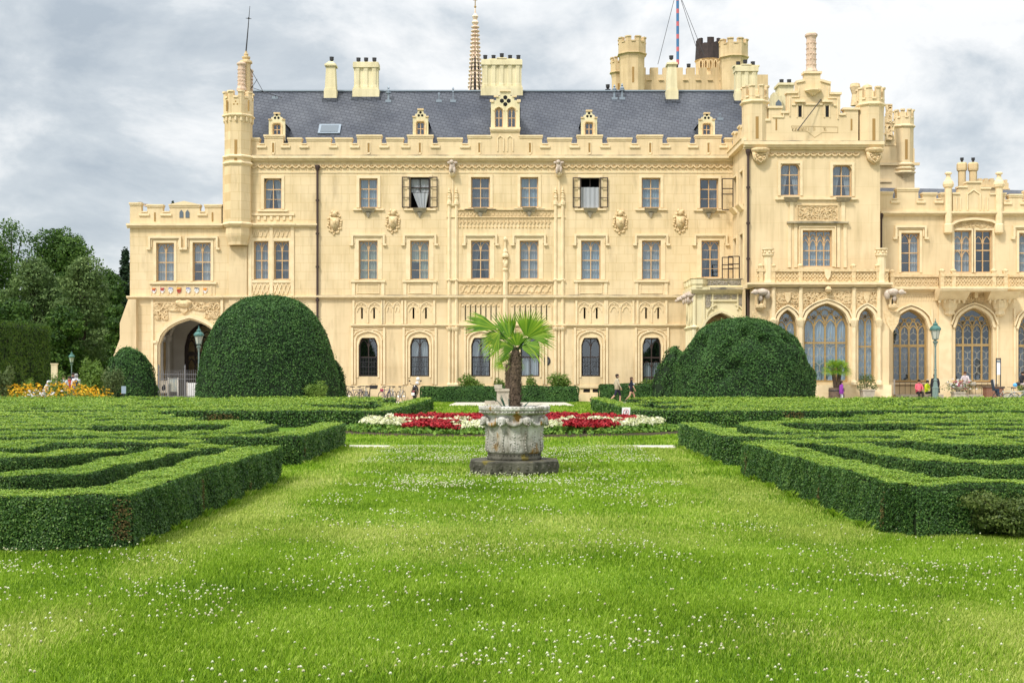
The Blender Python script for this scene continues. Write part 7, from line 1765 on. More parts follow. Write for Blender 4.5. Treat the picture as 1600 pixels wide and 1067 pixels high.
clumps('potted_bush', X(1355, 75.4), 75.45, [(0, 0, 1.3, .4, .35), (-.3, 0, 1.15, .3, .3), (.3, .05, 1.15, .3, .3), (-.15, 0, 1.55, .28, .25), (.2, 0, 1.5, .25, .22), (.45, 0, .98, .18, .15), (-.42, 0, .95, .15, .15)], 900, .09, 'olive', 'loose green bush in the pale pot between the arched windows', 'shrub')
e = empty('flower_trough', (X(1497, 77), 77, 0), label='square stone trough below the white and pink flowers', cat='planter'); mb = MB(); mb.box(-.32, .32, -.3, .3, 0, .62); mb.box(-.36, .36, -.34, .34, .62, .70); mb.lathe([(.12, .70), (.15, .8), (.40, .95), (.42, 1.0)], 0, 0, 12); mb.build('body', M['grey'], e)
fl = empty('trough_flowers', (X(1497, 77), 77, .95), label='white and pink flowers spilling from the stone trough', cat='flowers')
C = rng.normal(0, 1, (70, 3))*[.34, .2, .12]+[0, 0, .15]; V = blobs_leaves(C, np.full(70, .06), 7, .08); M['pinkfl'] = leafmat('pink_petals', [(.40, .06, .14), (.6, .2, .3)], .2, .6, .2)
np_mesh('white_blossoms', V[:300], 4, rng.random(300), M['wht'], fl, world=False); np_mesh('pink_blossoms', V[300:], 4, rng.random(len(V)-300), M['pinkfl'], fl, world=False)
np_mesh('leaves', leaves(rng.normal(0, 1, (500, 3))*[.38, .22, .15]+[0, 0, .05], rng.normal(0, 1, (500, 3)), .09), 4, rng.random(500), M['yew'], fl, world=False)
# signs
e = empty('warning_sign', (X(977.5, 40.5), 40.5, 0), label='white sign with a crossed-out walking figure in a red ring, before the hedge', cat='sign')
M['signw'] = mat('white_sign_board', (.78, .78, .78), .5); M['signr'] = mat('red_sign_ring', (.50, .10, .14), .5); M['signk'] = mat('black_sign_print', (.03, .03, .035), .5)
mb = MB(); z0, z1 = .26, .68; mb.prism([(-.13, z0), (.125, z0), (.15, z1), (-.11, z1)], -.012, .012); mb.build('board', M['signw'], e)
mb = MB(); mb.tube([(-.0, .02, 0), (.0, .02, .6)], .015, 6); mb.build('stake', M['iron'], e)
mb = MB(); c = (.015, .53); mb.ribbon([(c[0]+.085*math.cos(t), c[1]+.085*math.sin(t)) for t in np.linspace(0, 6.283, 21)[:-1]], .014, -.017, -.012, closed=True); mb.ribbon([(c[0]-.06, c[1]+.06), (c[0]+.06, c[1]-.06)], .012, -.0165, -.012); mb.build('prohibition_ring', M['signr'], e)
mb = MB(); mb.blob((c[0]+.02, -.014, c[1]+.045), (.014, .003, .014), 8, 4); mb.ribbon([(c[0]+.018, c[1]+.03), (c[0]+.008, c[1]-.01)], .024, -.0158, -.012); mb.ribbon([(c[0]+.008, c[1]-.005), (c[0]-.02, c[1]-.03), (c[0]-.03, c[1]-.055)], .014, -.0156, -.012); mb.ribbon([(c[0]+.008, c[1]-.005), (c[0]+.022, c[1]-.035), (c[0]+.04, c[1]-.055)], .014, -.0154, -.012); mb.ribbon([(c[0]+.04, c[1]-.005), (c[0]+.015, c[1]+.02), (c[0]-.025, c[1]+.005)], .010, -.0152, -.012); mb.build('walking_figure', M['signk'], e)
M['greyprint'] = mat('grey_small_print', (.35, .38, .38), .6); mb = MB()
for k in range(3): mb.box(-.06+.01*k, .08-.01*k, -.015, -.012, .375-.028*k, .387-.028*k)
mb.build('small_print', M['greyprint'], e)
e = empty('plant_label_sign', (X(200.5, 66), 65.2, 0), label='small blue grey sign plate on a post beside the orange flowers', cat='sign'); M['bluegrey'] = mat('blue_grey_plate', (.30, .38, .46), .5)
mb = MB(); mb.box(-.11, .12, -.015, .015, .76, 1.14); mb.build('plate', M['bluegrey'], e); mb = MB(); mb.tube([(0, .02, 0), (0, .02, .8)], .02, 6); mb.build('post', M['iron'], e)
e = empty('marker_post', (X(85, 78), 78, 0), label='plain beige square post in front of the dark trees', cat='post'); mb = MB(); mb.box(-.17, .17, -.1, .1, 0, 2.35); mb.build('shaft', M['pale'], e); mb = MB(); mb.box(-.2, .2, -.13, .13, 2.35, 2.42); mb.build('cap', M['pale'], e)
e = empty('information_stele', (X(1560, 78.6), 78.6, 0), label='slim information stele with a white panel between two dark posts', cat='sign')
mb = MB(); mb.box(-.105, .105, -.02, .02, 1.72, 2.45); mb.build('panel', M['signw'], e)
for q in (-.13, .13): mb = MB(); mb.box(q-.022, q+.022, -.03, .03, 0, 2.75); mb.build('post', M['iron'], e)
mb = MB(); mb.box(-.105, .105, -.025, .025, 2.47, 2.62); mb.blob((0, -.03, 2.545), (.05, .01, .05)); mb.build('header', M['zinc'], e); mb = MB(); mb.box(-.108, .108, -.028, .028, 2.66, 2.74); mb.build('top_bar', M['iron'], e)
e = empty('bird_table', (X(1028, 79), 79.5, 0), label='yellowish T-shaped post beside the dark door', cat='post'); mb = MB(); mb.box(-.03, .03, -.03, .03, 0, 1.45); mb.build('post', M['pale'], e); mb = MB(); mb.box(-.18, .12, -.1, .1, 1.45, 1.52); mb.build('top_board', M['pale'], e)
e = empty('planter_box', (X(1550, 77.5), 77.5, 0), label='reddish brown brick-coloured box beside the bicycle', cat='box'); M['redbox'] = wallmat('red_brown_brick', (.26, .09, .055), (.2, .07, .04), (.3, .2, .15), .22, .075, 1, .2)
mb = MB(); mb.box(-.45, .6, -.3, .3, 0, .95); mb.build('body', M['redbox'], e); mb = MB(); mb.box(-.5, .65, -.35, .35, .95, 1.02); mb.build('cap', M['wood'], e)
shrub(1602, 75, 602, 26, 'shrub', 'green bush at the far right edge beside the bicycle', 71, 5)

# street lamps
M['verdigris'] = mat('grey_green_lamp_paint', (.17, .24, .22), .5, noise=(.12, .18, .17), scale=12); M['copper'] = mat('green_copper_hood', (.08, .20, .18), .5, noise=(.05, .13, .12), scale=10)
M['lampglass'] = mat('frosted_lamp_glass', (.42, .44, .38), .15, spec=.6)
def lamp(x, y, s, label):
    e = empty('street_lamp', (x, y, 0), label=label, cat='street lamp', group='green lanterns on cast posts')
    mb = MB(); mb.lathe([(.24, 0), (.24, .12), (.19, .16), (.18, .9), (.21, .96), (.15, 1.02), (.11, 1.3)], 0, 0, 8); mb.build('base', M['verdigris'], e)
    mb = MB(); mb.lathe([(.10, 1.3), (.085, 1.35), (.13, 1.42), (.07, 1.5), (.065, 2.0), (.09, 2.05), (.06, 2.1), (.05, 3.45), (.09, 3.5), (.06, 3.56), (.12, 3.62), (.17, 3.72), (.06, 3.78), (.10, 3.84), (.19, 3.88)], 0, 0, 10); mb.build('post', M['verdigris'], e)
    l_ = MB(); l_.lathe([(.16, 3.88), (.27, 4.42)], 0, 0, 6); lan = l_.build('lantern', M['lampglass'], e)
    mb = MB()
    for k in range(6): a = math.pi/6+2*math.pi*k/6; mb.tube([(.165*math.cos(a), .165*math.sin(a), 3.87), (.28*math.cos(a), .28*math.sin(a), 4.43)], .014, 4)
    mb.lathe([(.17, 3.85), (.19, 3.89)], 0, 0, 6); mb.build('cage', M['verdigris'], lan)
    mb = MB(); mb.lathe([(.30, 4.40), (.33, 4.45), (.31, 4.55), (.22, 4.66), (.13, 4.70), (.15, 4.78), (.10, 4.84), (.04, 4.88), (.06, 4.93), (.02, 4.98), (.015, 5.1)], 0, 0, 12)
    for k in range(8): a = 2*math.pi*k/8; mb.blob((.32*math.cos(a), .32*math.sin(a), 4.49), (.04, .04, .04), 5, 3)
    mb.build('hood', M['copper'], e); e.scale = (s, s, s); return e
lamp(X(1461.5, 76), 76, Z(498, 76)/5.1, 'tall green street lamp standing at the right before the arched windows')
lamp(X(307.5, 77), 77.5, Z(508, 77)/5.1, 'green street lamp in the archway beside the tall yew dome')
lamp(X(112, 92), 92, Z(548, 92)/5.1, 'distant street lamp in front of the dark trees at the left')

# archway: railing, boards
e = empty('iron_gate', (X(262, 82.2), 82.2, 0), label='grey iron railing closing the castle archway', cat='gate'); a, b = X(247, 82.2)-e.location.x, X(320, 82.2)-e.location.x
M['greyiron'] = mat('grey_painted_iron', (.17, .17, .18), .5, .3)
mb = MB()
for z in (.35, 1.45, 1.75): mb.box(a, b, -.015, .015, z-.02, z+.02)
mb.build('rails', M['greyiron'], e); mb = MB(); n = 26
for k in range(n): x = a+(b-a)*k/(n-1); mb.box(x-.011, x+.011, -.02, .02, .1, 1.95); mb.blob((x, 0, 1.99), (.02, .02, .05), 5, 3)
mb.build('bars', M['greyiron'], e)
for px in (289, 248, 318): x = X(px, 82.2)-e.location.x; mb = MB(); mb.box(x-.035, x+.035, -.04, .04, 0, 2.15); mb.lathe([(.05, 2.15), (.06, 2.22), (.01, 2.4)], x, 0, 6); mb.build('gate_post', M['greyiron'], e)
M['poster'] = mat('faded_map_print', (.48, .46, .36), .6, noise=(.34, .40, .40), scale=5)
for k, (px, w_, z0, z1, m1, lb) in enumerate(((255.5, 13, .55, 1.35, 'grey', 'grey picture board leaning behind the railing, leftmost'), (270.5, 15, .62, 1.50, 'poster', 'tall pale map board on two legs behind the railing'), (300, 15, .1, 1.2, 'signw', 'white board at the right end of the archway railing'))):
    Yb = 83.0+.2*k; e = empty('display_board', (X(px, Yb), Yb, 0), label=lb, cat='board', group='boards in the archway'); hw = w_*Yb/4000
    mb = MB(); mb.box(-hw, hw, -.02, .02, z0, z1); mb.build('panel', M[m1], e)
    for q in (-1, 1): mb = MB(); mb.box(q*hw-.03, q*hw+.03, -.025, .025, 0, z1+.04); mb.build('leg', M['white'], e)
    if k == 0: mb = MB(); mb.blob((0, -.022, .85), (hw*.5, .01, .17)); mb.blob((.04, -.023, 1.0), (hw*.25, .01, .1)); mb.build('printed_picture', M['dark'], e)

# bicycles and scooter
M['tyre'] = mat('black_rubber', (.02, .02, .022), .8); M['chrome'] = mat('bare_metal', (.45, .46, .48), .3, .9); M['black'] = mat('black_plastic', (.025, .025, .03), .5)
def bike(fc, seatm='black'):
    e = empty('bicycle', (0, 0, 0)); fm = mat('bicycle_paint', fc, .35, spec=.5)
    for sx in (-.52, .52):
        mb = MB(); mb.tube([(sx+.33*math.cos(t), 0, .34+.33*math.sin(t)) for t in np.linspace(0, 6.283, 25)], .020, 6); wv = mb.build('wheel', M['tyre'], e)
        mb = MB(); mb.tube([(sx+.305*math.cos(t), 0, .34+.305*math.sin(t)) for t in np.linspace(0, 6.283, 25)], .010, 5); mb.build('rim', M['chrome'], wv)
        mb = MB()
        for k in range(14): t = 6.283*k/14; mb.tube([(sx, 0, .34), (sx+.3*math.cos(t), 0, .34+.3*math.sin(t))], .0025, 3)
        mb.tube([(sx, -.05, .34), (sx, .05, .34)], .02, 6); mb.build('spokes', M['chrome'], wv)
    mb = MB()
    for a, b, r in (((-.52, 0, .34), (-.08, 0, .30), .014), ((-.08, 0, .30), (-.20, 0, .82), .018), ((-.52, 0, .34), (-.19, 0, .78), .012), ((-.08, 0, .30), (.36, 0, .72), .02), ((-.18, 0, .74), (.35, 0, .78), .017), ((.34, 0, .84), (.38, 0, .66), .02), ((.38, 0, .66), (.52, 0, .34), .014)): mb.tube([a, b], r, 7)
    mb.build('frame', fm, e)
    mb = MB(); mb.tube([(-.20, 0, .80), (-.225, 0, .93)], .013, 6); mb.vprism([(-.36, -.08), (-.34, -.09), (-.08, -.02), (-.08, .02), (-.34, .09), (-.36, .08)], .93, .98); mb.build('saddle', M['black'], e)
    mb = MB(); mb.tube([(.34, 0, .82), (.32, 0, .98)], .014, 6); mb.tube([(.22, -.28, 1.0), (.34, -.2, 1.0), (.36, 0, .99), (.34, .2, 1.0), (.22, .28, 1.0)], .013, 6); mb.build('handlebar', M['black'], e)
    mb = MB(); mb.tube([(-.08, -.06, .30), (-.08, .06, .30)], .05, 10); mb.tube([(-.08, -.08, .30), (.03, -.09, .18)], .01, 5); mb.box(-.02, .07, -.14, -.06, .165, .185); mb.tube([(-.08, .08, .30), (-.19, .09, .42)], .01, 5); mb.box(-.23, -.14, .06, .14, .41, .43); mb.build('pedals', M['chrome'], e)
    return e
G3 = 'bicycles parked against the castle'
protos = [bike((.03, .04, .06)), bike((.05, .05, .16)), bike((.35, .36, .38))]
bk = [(541, 0, 78, 'dark bicycle just right of the tall yew dome'), (556, 1, 20, 'dark blue bicycle with a front basket gap, second from the yew'), (563, 0, 70, 'black bicycle in the middle of the tight row'), (571, 2, 105, 'grey bicycle seen end on in the tight row'), (577, 0, 95, 'black bicycle with crate, right end of the tight row'),
      (603, 1, 60, 'blue bicycle with a pink bag, left of the loose pair'), (611, 2, 115, 'pale bicycle leaning behind the one with the pink bag'), (626, 2, 75, 'single pale bicycle between the pair and the scooter')]
used = set()
for i, (px, k, rz, lb) in enumerate(bk):
    o = protos[k] if k not in used else copy_tree(protos[k]); used.add(k); o.location = (X(px, 82.1), 82.1-.12*(i % 3), 0); o.rotation_euler = (R(4), 0, R(rz)); tag(o, lb.replace(' with a front basket gap', ''), 'bicycle', G3)
def crate(px, Y, z, m, lb, nm, sz, cat):
    e = empty(nm, (X(px, Y), Y, z), label=lb, cat=cat); mb = MB(); a, b, c = sz; mb.vprism([(-a*.85, -b*.85), (a*.85, -b*.85), (a*.85, b*.85), (-a*.85, b*.85)], 0, c, [(-a, -b), (a, -b), (a, b), (-a, b)]); mb.build('body', m, e); mb = MB(); mb.ribbon([(-a*.6, c), (-a*.4, c+.08), (a*.4, c+.08), (a*.6, c)], .02, -.01, .01); mb.build('handle', m, e)
crate(584, 81.7, .82, M['black'], 'black crate basket on the bicycle at the right end of the tight row', 'basket', (.25, .2, .24), 'basket')
crate(596.5, 81.7, .62, mat('dark_pink_fabric', (.35, .05, .10), .7), 'dark pink bag hanging on the blue bicycle', 'bag', (.11, .08, .2), 'bag')
# the bicycle with the child seat
e = bike((.42, .45, .38)); e.location = (X(1572, 75), 75, 0); e.rotation_euler = (0, 0, R(8)); tag(e, 'silver green city bicycle with a child seat at the right edge', 'bicycle')
e2 = empty('child_seat', (X(1556, 75), 75, .78), label='dark blue child seat mounted behind the saddle of the silver green bicycle', cat='child seat')
M['navy'] = mat('dark_navy_plastic', (.02, .035, .06), .5); mb = MB(); mb.vprism([(-.16, -.14), (.16, -.14), (.16, .14), (-.16, .14)], 0, .12); mb.build('seat', M['navy'], e2); mb = MB(); mb.prism([(-.16, .05), (-.27, .62), (-.21, .66), (-.10, .12)], -.14, .14); mb.build('backrest', M['navy'], e2)
for q in (-.15, .15): mb = MB(); mb.prism([(-.02, .06), (.12, -.34), (.18, -.34), (.10, .08)], q-.03, q+.03); mb.build('leg_rest', M['navy'], e2)
e2 = empty('bicycle_helmet', (X(1584, 75), 74.8, 1.12), label='bright blue and black helmet hung on the handlebar of the silver green bicycle', cat='helmet'); M['cyan'] = mat('bright_blue_helmet', (.10, .38, .70), .4)
mb = MB(); mb.blob((0, 0, 0), (.13, .13, .12), 12, 7); mb.build('shell', M['cyan'], e2, smooth=True); mb = MB(); mb.blob((.16, 0, .06), (.14, .12, .12), 12, 7); mb.build('cover', M['black'], e2, smooth=True)
e = bike((.30, .32, .34)); e.location = (X(1590, 73.5), 73.5, 0); e.rotation_euler = (0, 0, R(-25)); tag(e, 'second bicycle partly cut off by the right edge of the picture', 'bicycle')
e = empty('motor_scooter', (X(648, 81.8), 81.8, 0), label='black scooter with a white licence plate beside the low hedge', cat='scooter')
M['gloss'] = mat('black_gloss_paint', (.02, .018, .02), .15, spec=.7); M['dred'] = mat('dark_red_tail', (.25, .02, .03), .3)
for y in (-.45, .62): mb = MB(); mb.tube([(0, y+.17*math.cos(t), .22+.17*math.sin(t)) for t in np.linspace(0, 6.283, 19)], .055, 8); w_ = mb.build('wheel', M['tyre'], e); mb = MB(); mb.tube([(-.03, y, .22), (.03, y, .22)], .11, 12); mb.build('rim', M['chrome'], w_)
mb = MB(); mb.blob((0, -.30, .60), (.21, .42, .26), 14, 9); mb.blob((0, .12, .34), (.17, .35, .08), 12, 5); mb.blob((0, .48, .70), (.22, .10, .38), 12, 8); mb.build('body', M['gloss'], e, smooth=True)
mb = MB(); mb.blob((0, -.22, .86), (.15, .38, .07), 12, 6); mb.build('seat', M['black'], e, smooth=True); mb = MB(); mb.blob((-.02, -.70, .66), (.10, .05, .06), 10, 5); mb.build('tail_light', M['dred'], e, smooth=True)
mb = MB(); mb.box(-.16, .04, -.76, -.74, .42, .60); mb.build('licence_plate', M['signw'], e); mb = MB(); mb.tube([(-.32, .35, 1.12), (-.1, .45, 1.05), (.1, .45, 1.05), (.32, .35, 1.12)], .02, 6); mb.build('handlebar', M['black'], e)
for q in (-1, 1): mb = MB(); mb.tube([(q*.28, .38, 1.1), (q*.34, .40, 1.3)], .008, 5); mb.blob((q*.36, .39, 1.33), (.07, .02, .05), 8, 5); mb.build('mirror', M['black'], e)
mb = MB(); mb.blob((.12, .50, 1.20), (.12, .05, .1), 10, 6); mb.build('windscreen', M['signw'], e, smooth=True)
e2 = empty('crash_helmet', (X(653, 81.8), 81.9, 1.45), label='white crash helmet on the mirror of the black scooter', cat='helmet'); mb = MB(); mb.blob((0, 0, 0), (.12, .13, .13), 12, 8); mb.build('shell', M['signw'], e2, smooth=True)

# ---------------------------------------------------------------- people
SK = mat('skin', (.50, .30, .21), .6)
HR = {'dark': mat('dark_hair', (.018, .012, .010), .7), 'brown': mat('brown_hair', (.06, .03, .02), .7), 'grey': mat('grey_hair', (.3, .3, .3), .7)}
def person(x, y, z, rz, h, pose, top, bottom, label, hair='dark', long=False, sleeves='long', legs='long', shoe=(.03, .03, .03), wide=1.0):
    e = empty('person', (x, y, z), R(rz), label=label, cat='person')
    k = h/1.75; J = {}
    lean = 0
    if pose == 'sit':
        pz = .55 if z == 0 else .12
        base = dict(pel=(0, 0, pz), sp=(0, .03, pz+.20), ch=(0, -.02, pz+.42), nk=(0, -.05, pz+.56), hd=(0, -.09, pz+.66), ht=(0, -.10, pz+.76))
        for s, n in ((-1, 'l'), (1, 'r')): base.update({'sh'+n: (s*.17, -.02, pz+.48), 'el'+n: (s*.24, -.12, pz+.24), 'wr'+n: (s*.12, -.32, pz+.16), 'ha'+n: (s*.08, -.39, pz+.14), 'hp'+n: (s*.09, -.03, pz-.02), 'kn'+n: (s*.13, -.45, pz+.02), 'an'+n: (s*.12, -.48, pz-.40), 'to'+n: (s*.13, -.62, pz-.45)})
    else:
        base = dict(pel=(0, 0, .95), sp=(0, 0, 1.12), ch=(0, -.01, 1.34), nk=(0, -.01, 1.47), hd=(0, -.03, 1.57), ht=(0, -.03, 1.68))
        if pose == 'bend': base.update(sp=(0, -.08, 1.10), ch=(0, -.28, 1.24), nk=(0, -.40, 1.30), hd=(0, -.50, 1.34), ht=(0, -.58, 1.40))
        cy_, cz_ = base['ch'][1], base['ch'][2]
        for s, n in ((-1, 'l'), (1, 'r')):
            sw = .0 if pose != 'walk' else s
            base.update({'sh'+n: (s*.18, cy_, cz_+.07), 'el'+n: (s*.24, cy_+.04+.12*sw, cz_-.20), 'wr'+n: (s*.24, cy_-.08+.12*sw, cz_-.42), 'ha'+n: (s*.24, cy_-.11+.12*sw, cz_-.51),
                         'hp'+n: (s*.09, 0, .92), 'kn'+n: (s*.10, -.05-.16*sw, .50), 'an'+n: (s*.10, .03-(.22 if sw > 0 else -.36)*abs(sw), .10+(.10 if sw < 0 else 0)), 'to'+n: (s*.10, -.12-(.24 if sw > 0 else -.30)*abs(sw), .04+(.03 if sw < 0 else 0))})
            if pose == 'hold': base.update({'el'+n: (s*.23, -.03, 1.16), 'wr'+n: (s*.10, -.24, 1.22), 'ha'+n: (s*.06, -.29, 1.24)})
            if pose == 'walkhold': pass
    Rr = dict(pel=.145, sp=.125, ch=.145, nk=.058, hd=.095, ht=.075, sh=.075, el=.046, wr=.030, ha=.030, hp=.10, kn=.062, an=.042, to=.035)
    E_ = [('pel', 'sp'), ('sp', 'ch'), ('ch', 'nk'), ('nk', 'hd'), ('hd', 'ht')]
    for n in 'lr': E_ += [('ch', 'sh'+n), ('sh'+n, 'el'+n), ('el'+n, 'wr'+n), ('wr'+n, 'ha'+n), ('pel', 'hp'+n), ('hp'+n, 'kn'+n), ('kn'+n, 'an'+n), ('an'+n, 'to'+n)]
    names = list(base); me = bpy.data.meshes.new('tmp'); me.from_pydata([tuple(q*k for q in base[n]) for n in names], [(names.index(a), names.index(b)) for a, b in E_], [])
    ob = bpy.data.objects.new('tmp', me); link(ob); md = ob.modifiers.new('skin', 'SKIN'); md.use_smooth_shade = True
    for i, n in enumerate(names):
        q = Rr.get(n) or Rr[n[:2]]; q *= k*(wide if n in ('pel', 'sp', 'ch') else 1); me.skin_vertices[0].data[i].radius = (q, q*(.78 if n in ('pel', 'sp', 'ch') else 1)); me.skin_vertices[0].data[i].use_root = (n == 'pel')
    sb = ob.modifiers.new('sub', 'SUBSURF'); sb.levels = 1; sb.render_levels = 1
    dg = bpy.context.evaluated_depsgraph_get(); ev = ob.evaluated_get(dg); m2 = ev.to_mesh()
    V = [tuple(v.co) for v in m2.vertices]; Fc = [tuple(p.vertices) for p in m2.polygons]; ev.to_mesh_clear(); bpy.data.objects.remove(ob)
    mb = MB(); mb.v = V; mb.f = Fc
    seg_ = [(np.array(base[a])*k, np.array(base[b])*k, a, b) for a, b in E_]
    reg = {}
    for a, b in E_:
        if a in ('nk', 'hd') or b in ('nk',): r_ = 0 if a != 'ch' else 1
        elif a[:2] in ('el',): r_ = 1 if sleeves == 'long' else 0
        elif a[:2] == 'wr': r_ = 0
        elif a[:2] == 'kn': r_ = 2 if legs == 'long' else 0
        elif a[:2] == 'hp': r_ = 2
        elif a[:2] == 'an': r_ = 3
        elif b[:2] == 'hp': r_ = 2
        elif (a, b) == ('pel', 'sp'): r_ = 1
        else: r_ = 1
        reg[(a, b)] = r_
    mi = []
    for f in Fc:
        c = np.mean([V[i] for i in f], 0); best = None
        for A, B_, a, b in seg_:
            t = np.clip(np.dot(c-A, B_-A)/max(1e-9, np.dot(B_-A, B_-A)), 0, 1); d = np.linalg.norm(c-A-(B_-A)*t)/(1 if a in ('pel', 'sp', 'ch') and b in ('sp', 'ch', 'nk') else .7)
            if best is None or d < best[0]: best = (d, reg[(a, b)], a, b, t)
        r_ = best[1]
        if best[2][:2] == 'hp' and legs == 'shorts' and best[4] > .45: r_ = 0
        if best[2][:2] == 'kn' and legs == 'knee' : r_ = 2 if best[4] < .2 else 0
        if (best[2], best[3]) == ('pel', 'sp') and best[4] < .2: r_ = 2
        mi.append(r_)
    mb.m = mi
    # hands: palm with four fingers and a thumb; face: nose, ears
    mb.mi = 0
    for n, s in (('l', -1), ('r', 1)):
        w0, h0 = Vector(base['wr'+n])*k, Vector(base['ha'+n])*k; d = (h0-w0).normalized(); sd_ = Vector((s, 0, 0)) if abs(d.x) < .7 else Vector((0, 0, 1)); sd_ = (sd_-d*sd_.dot(d)).normalized(); nn_ = d.cross(sd_)
        for j, ln in enumerate((.062, .075, .07, .055)):
            p = h0+nn_*(j-1.5)*.017*k; mb.tube([p, p+d*ln*.55*k, p+d*ln*k-sd_*.012*k], [.0085*k, .0085*k, .005*k], 5)
        p = h0-d*.03*k+nn_*.03*k; mb.tube([p, p+nn_*.025*k+d*.025*k, p+nn_*.03*k+d*.05*k], [.010*k, .009*k, .006*k], 5)
    hd = Vector(base['hd'])*k; fw = Vector((0, -1, 0)); mb.tube([hd+fw*.085*k+Vector((0, 0, .03*k)), hd+fw*.115*k+Vector((0, 0, -.005))], [.008*k, .014*k], 5)
    for s in (-1, 1): mb.blob(tuple(hd+Vector((s*.088*k, .01, 0))), (.012*k, .02*k, .03*k), 6, 4)
    mb.mi = 4
    for s in (-1, 1): mb.blob(tuple(hd+Vector((s*.032*k, -.085*k, .025*k))), (.012*k, .008*k, .007*k), 6, 4)
    mb.blob(tuple(hd+Vector((0, -.088*k, -.045*k))), (.022*k, .008*k, .006*k), 6, 4)
    tm = mat('top_cloth', top, .85, noise=tuple(q*.8 for q in top), scale=9); bm_ = mat('lower_cloth', bottom, .85, noise=tuple(q*.8 for q in bottom), scale=9); sm_ = mat('shoes', shoe, .7)
    mb.build('body', [SK, tm, bm_, sm_, HR['dark']], e, smooth=True)
    hb = MB(); ht = Vector(base['ht'])*k; hb.blob(tuple(hd.lerp(ht, .55)+Vector((0, .025*k, .012))), (.102*k, .112*k, .098*k), 12, 8)
    if long: hb.blob(tuple(hd+Vector((0, .075*k, -.10*k))), (.09*k, .05*k, .17*k), 10, 7)
    else: hb.blob(tuple(hd+Vector((0, .055*k, .0))), (.085*k, .06*k, .085*k), 10, 6)
    hb.build('hair', HR[hair], e, smooth=True)
    if legs == 'skirt':
        sk = MB(); p = Vector(base['pel'])*k; sk.lathe([(.13*k, p.z-.42*k), (.19*k, p.z-.42*k), (.165*k, p.z-.05), (.14*k, p.z+.1)], 0, 0, 14, sy=.8); sk.build('skirt', bm_, e, smooth=True)
    return e
def coat(e, m, z0, z1, r0, r1, nm='jacket', k=1, sy=.72):
    mb = MB(); mb.lathe([(r0*.9, z0), (r0, z0+.01), ((r0+r1)/2, (z0+z1)/2), (r1, z1-.05), (r1*.7, z1)], 0, 0, 16, sy=sy); mb.build(nm, m, e, smooth=True)
p = person(X(964, 78), 78, 0, 90, 1.79, 'walk', (.50, .44, .33), (.022, .022, .05), 'person in beige jacket and navy knee-length trousers walking to the right', legs='knee', wide=1.05, shoe=(.35, .2, .14)); coat(p, mat('beige_jacket', (.46, .40, .29), .9, noise=(.38, .33, .24), scale=7), .82, 1.46, .21, .19)
p = person(X(986.5, 78), 78, 0, 90, 1.60, 'walk', (.015, .02, .04), (.012, .012, .016), 'person with long dark hair, black top and shorts, walking behind the beige jacket', hair='brown', long=True, legs='shorts', sleeves='short')
e = empty('phone', (X(990, 78), 78.0, 1.16), label='pale small item held by the person in black', cat='handheld item'); mb = MB(); mb.box(-.04, .05, -.04, .04, -.05, .06); mb.box(-.03, .04, -.045, -.04, -.03, .05); mb.build('body', M['signw'], e)
p = person(X(1314.5, 74.6), 74.6, 0, 100, 1.38, 'stand', (.26, .05, .36), (.55, .55, .58), 'person in purple jacket and white trousers beside the wooden tub', long=True); coat(p, mat('purple_jacket', (.26, .05, .36), .8), .60, 1.14, .17, .13)
p = person(X(1437, 78.4), 78.6, .52, 0, 1.70, 'sit', (.80, .16, .22), (.02, .02, .022), 'person in bright pink jacket sitting on the terrace step', wide=1.1); coat(p, mat('pink_jacket', (.80, .16, .22), .8), .12, .66, .19, .16, k=1)
p = person(X(1449.5, 78.4), 78.6, .52, 40, 1.62, 'sit', (.55, .68, .02), (.02, .02, .022), 'person in neon yellow jacket sitting beside the street lamp')
p = person(X(1461, 77.6), 77.6, 0, 180, 1.80, 'stand', (.022, .022, .028), (.20, .22, .24), 'person in long black coat standing right behind the street lamp'); coat(p, mat('black_coat', (.02, .02, .026), .85), .62, 1.48, .30, .20)
p = person(X(1509, 79.3), 79.4, 1.02, -25, 1.68, 'sit', (.62, .55, .58), (.02, .02, .022), 'person in white top and black skirt reading on the window ledge', hair='brown', legs='shorts', sleeves='short')
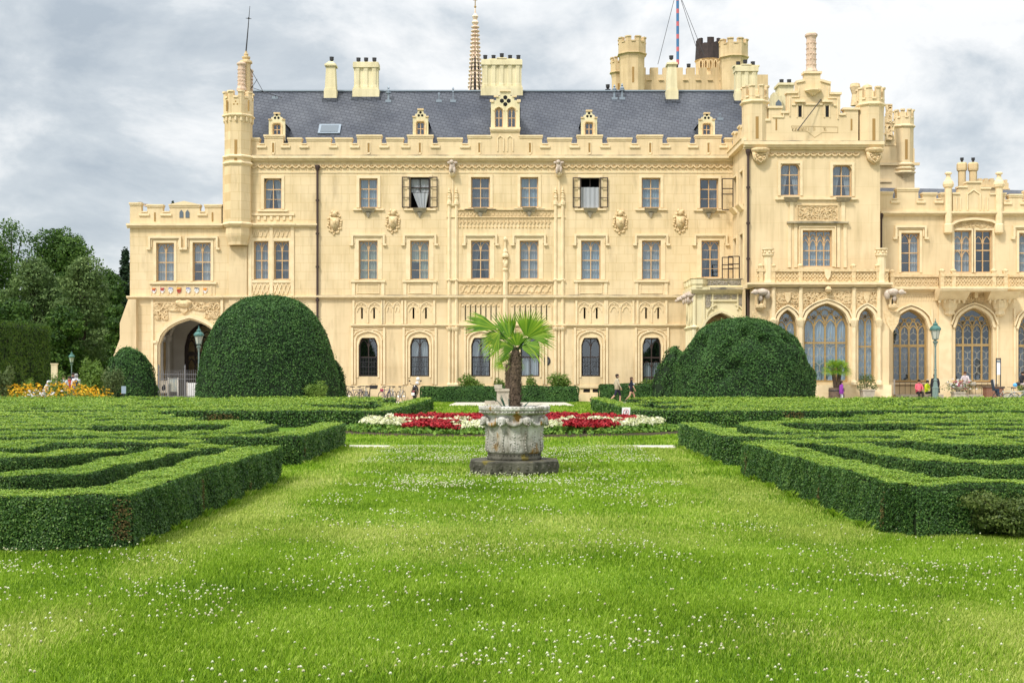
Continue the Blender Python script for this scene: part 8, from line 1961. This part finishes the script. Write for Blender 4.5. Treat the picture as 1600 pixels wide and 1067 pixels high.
e = empty('book', (X(1513, 79), 78.95, 1.33), label='open pale book held by the person on the window ledge', cat='book'); mb = MB(); mb.prism([(-.15, .03), (0, 0), (.15, .03), (.15, .05), (0, .02), (-.15, .05)], -.1, .1); mb.build('pages', M['signw'], e); mb = MB(); mb.prism([(-.16, .02), (0, -.012), (.16, .02), (.16, .028), (0, -.002), (-.16, .028)], -.11, .11); mb.build('cover', M['greyprint'], e)
e = empty('handbag', (X(1521, 79.3), 79.4, 1.02), label='crumpled grey bag on the window ledge beside the reading person', cat='bag'); mb = MB(); mb.blob((0, 0, .12), (.22, .12, .12), 10, 6); mb.blob((.1, 0, .2), (.1, .08, .08), 8, 5); mb.build('body', M['grey'], e, smooth=True); mb = MB(); mb.tube([(-.12, 0, .2), (-.06, 0, .32), (.06, 0, .32), (.12, 0, .2)], .012, 5); mb.build('handle', M['black'], e)
p = person(X(1597.5, 79.3), 79.4, 1.02, 30, 1.68, 'sit', (.03, .03, .04), (.5, .42, .45), 'person in black top sitting on the ledge at the far right edge')
person(X(72, 70), 70, 0, 70, 1.80, 'bend', (.58, .60, .62), (.25, .27, .3), 'person in white shirt bending over the flowers at the left', hair='brown', sleeves='short')
person(X(100, 71), 71, 0, 0, 1.70, 'stand', (.55, .57, .62), (.1, .1, .14), 'person in pale striped top standing behind the small light bush', hair='brown', sleeves='short')
person(X(108.5, 72), 72, 0, 20, 1.66, 'stand', (.48, .07, .06), (.1, .1, .12), 'person in red top standing left of the distant lamp post')
person(X(114.5, 74), 74, 0, 0, 1.86, 'stand', (.03, .03, .05), (.05, .05, .06), 'tall person in dark clothes half hidden behind the backpack wearer')
p = person(X(119, 71), 71, 0, 180, 1.80, 'stand', (.62, .62, .66), (.1, .1, .14), 'person in white shirt carrying a navy backpack, seen from behind', hair='grey', sleeves='short')
e = empty('backpack', (X(119, 70.8), 70.78, 1.0), label='navy backpack worn by the person in white shirt', cat='backpack'); mb = MB(); mb.blob((0, 0, .22), (.15, .09, .24), 12, 8); mb.build('bag', M['navy'], e, smooth=True); mb = MB(); mb.blob((0, -.08, .14), (.11, .04, .11), 10, 6); mb.build('pocket', M['navy'], e, smooth=True)
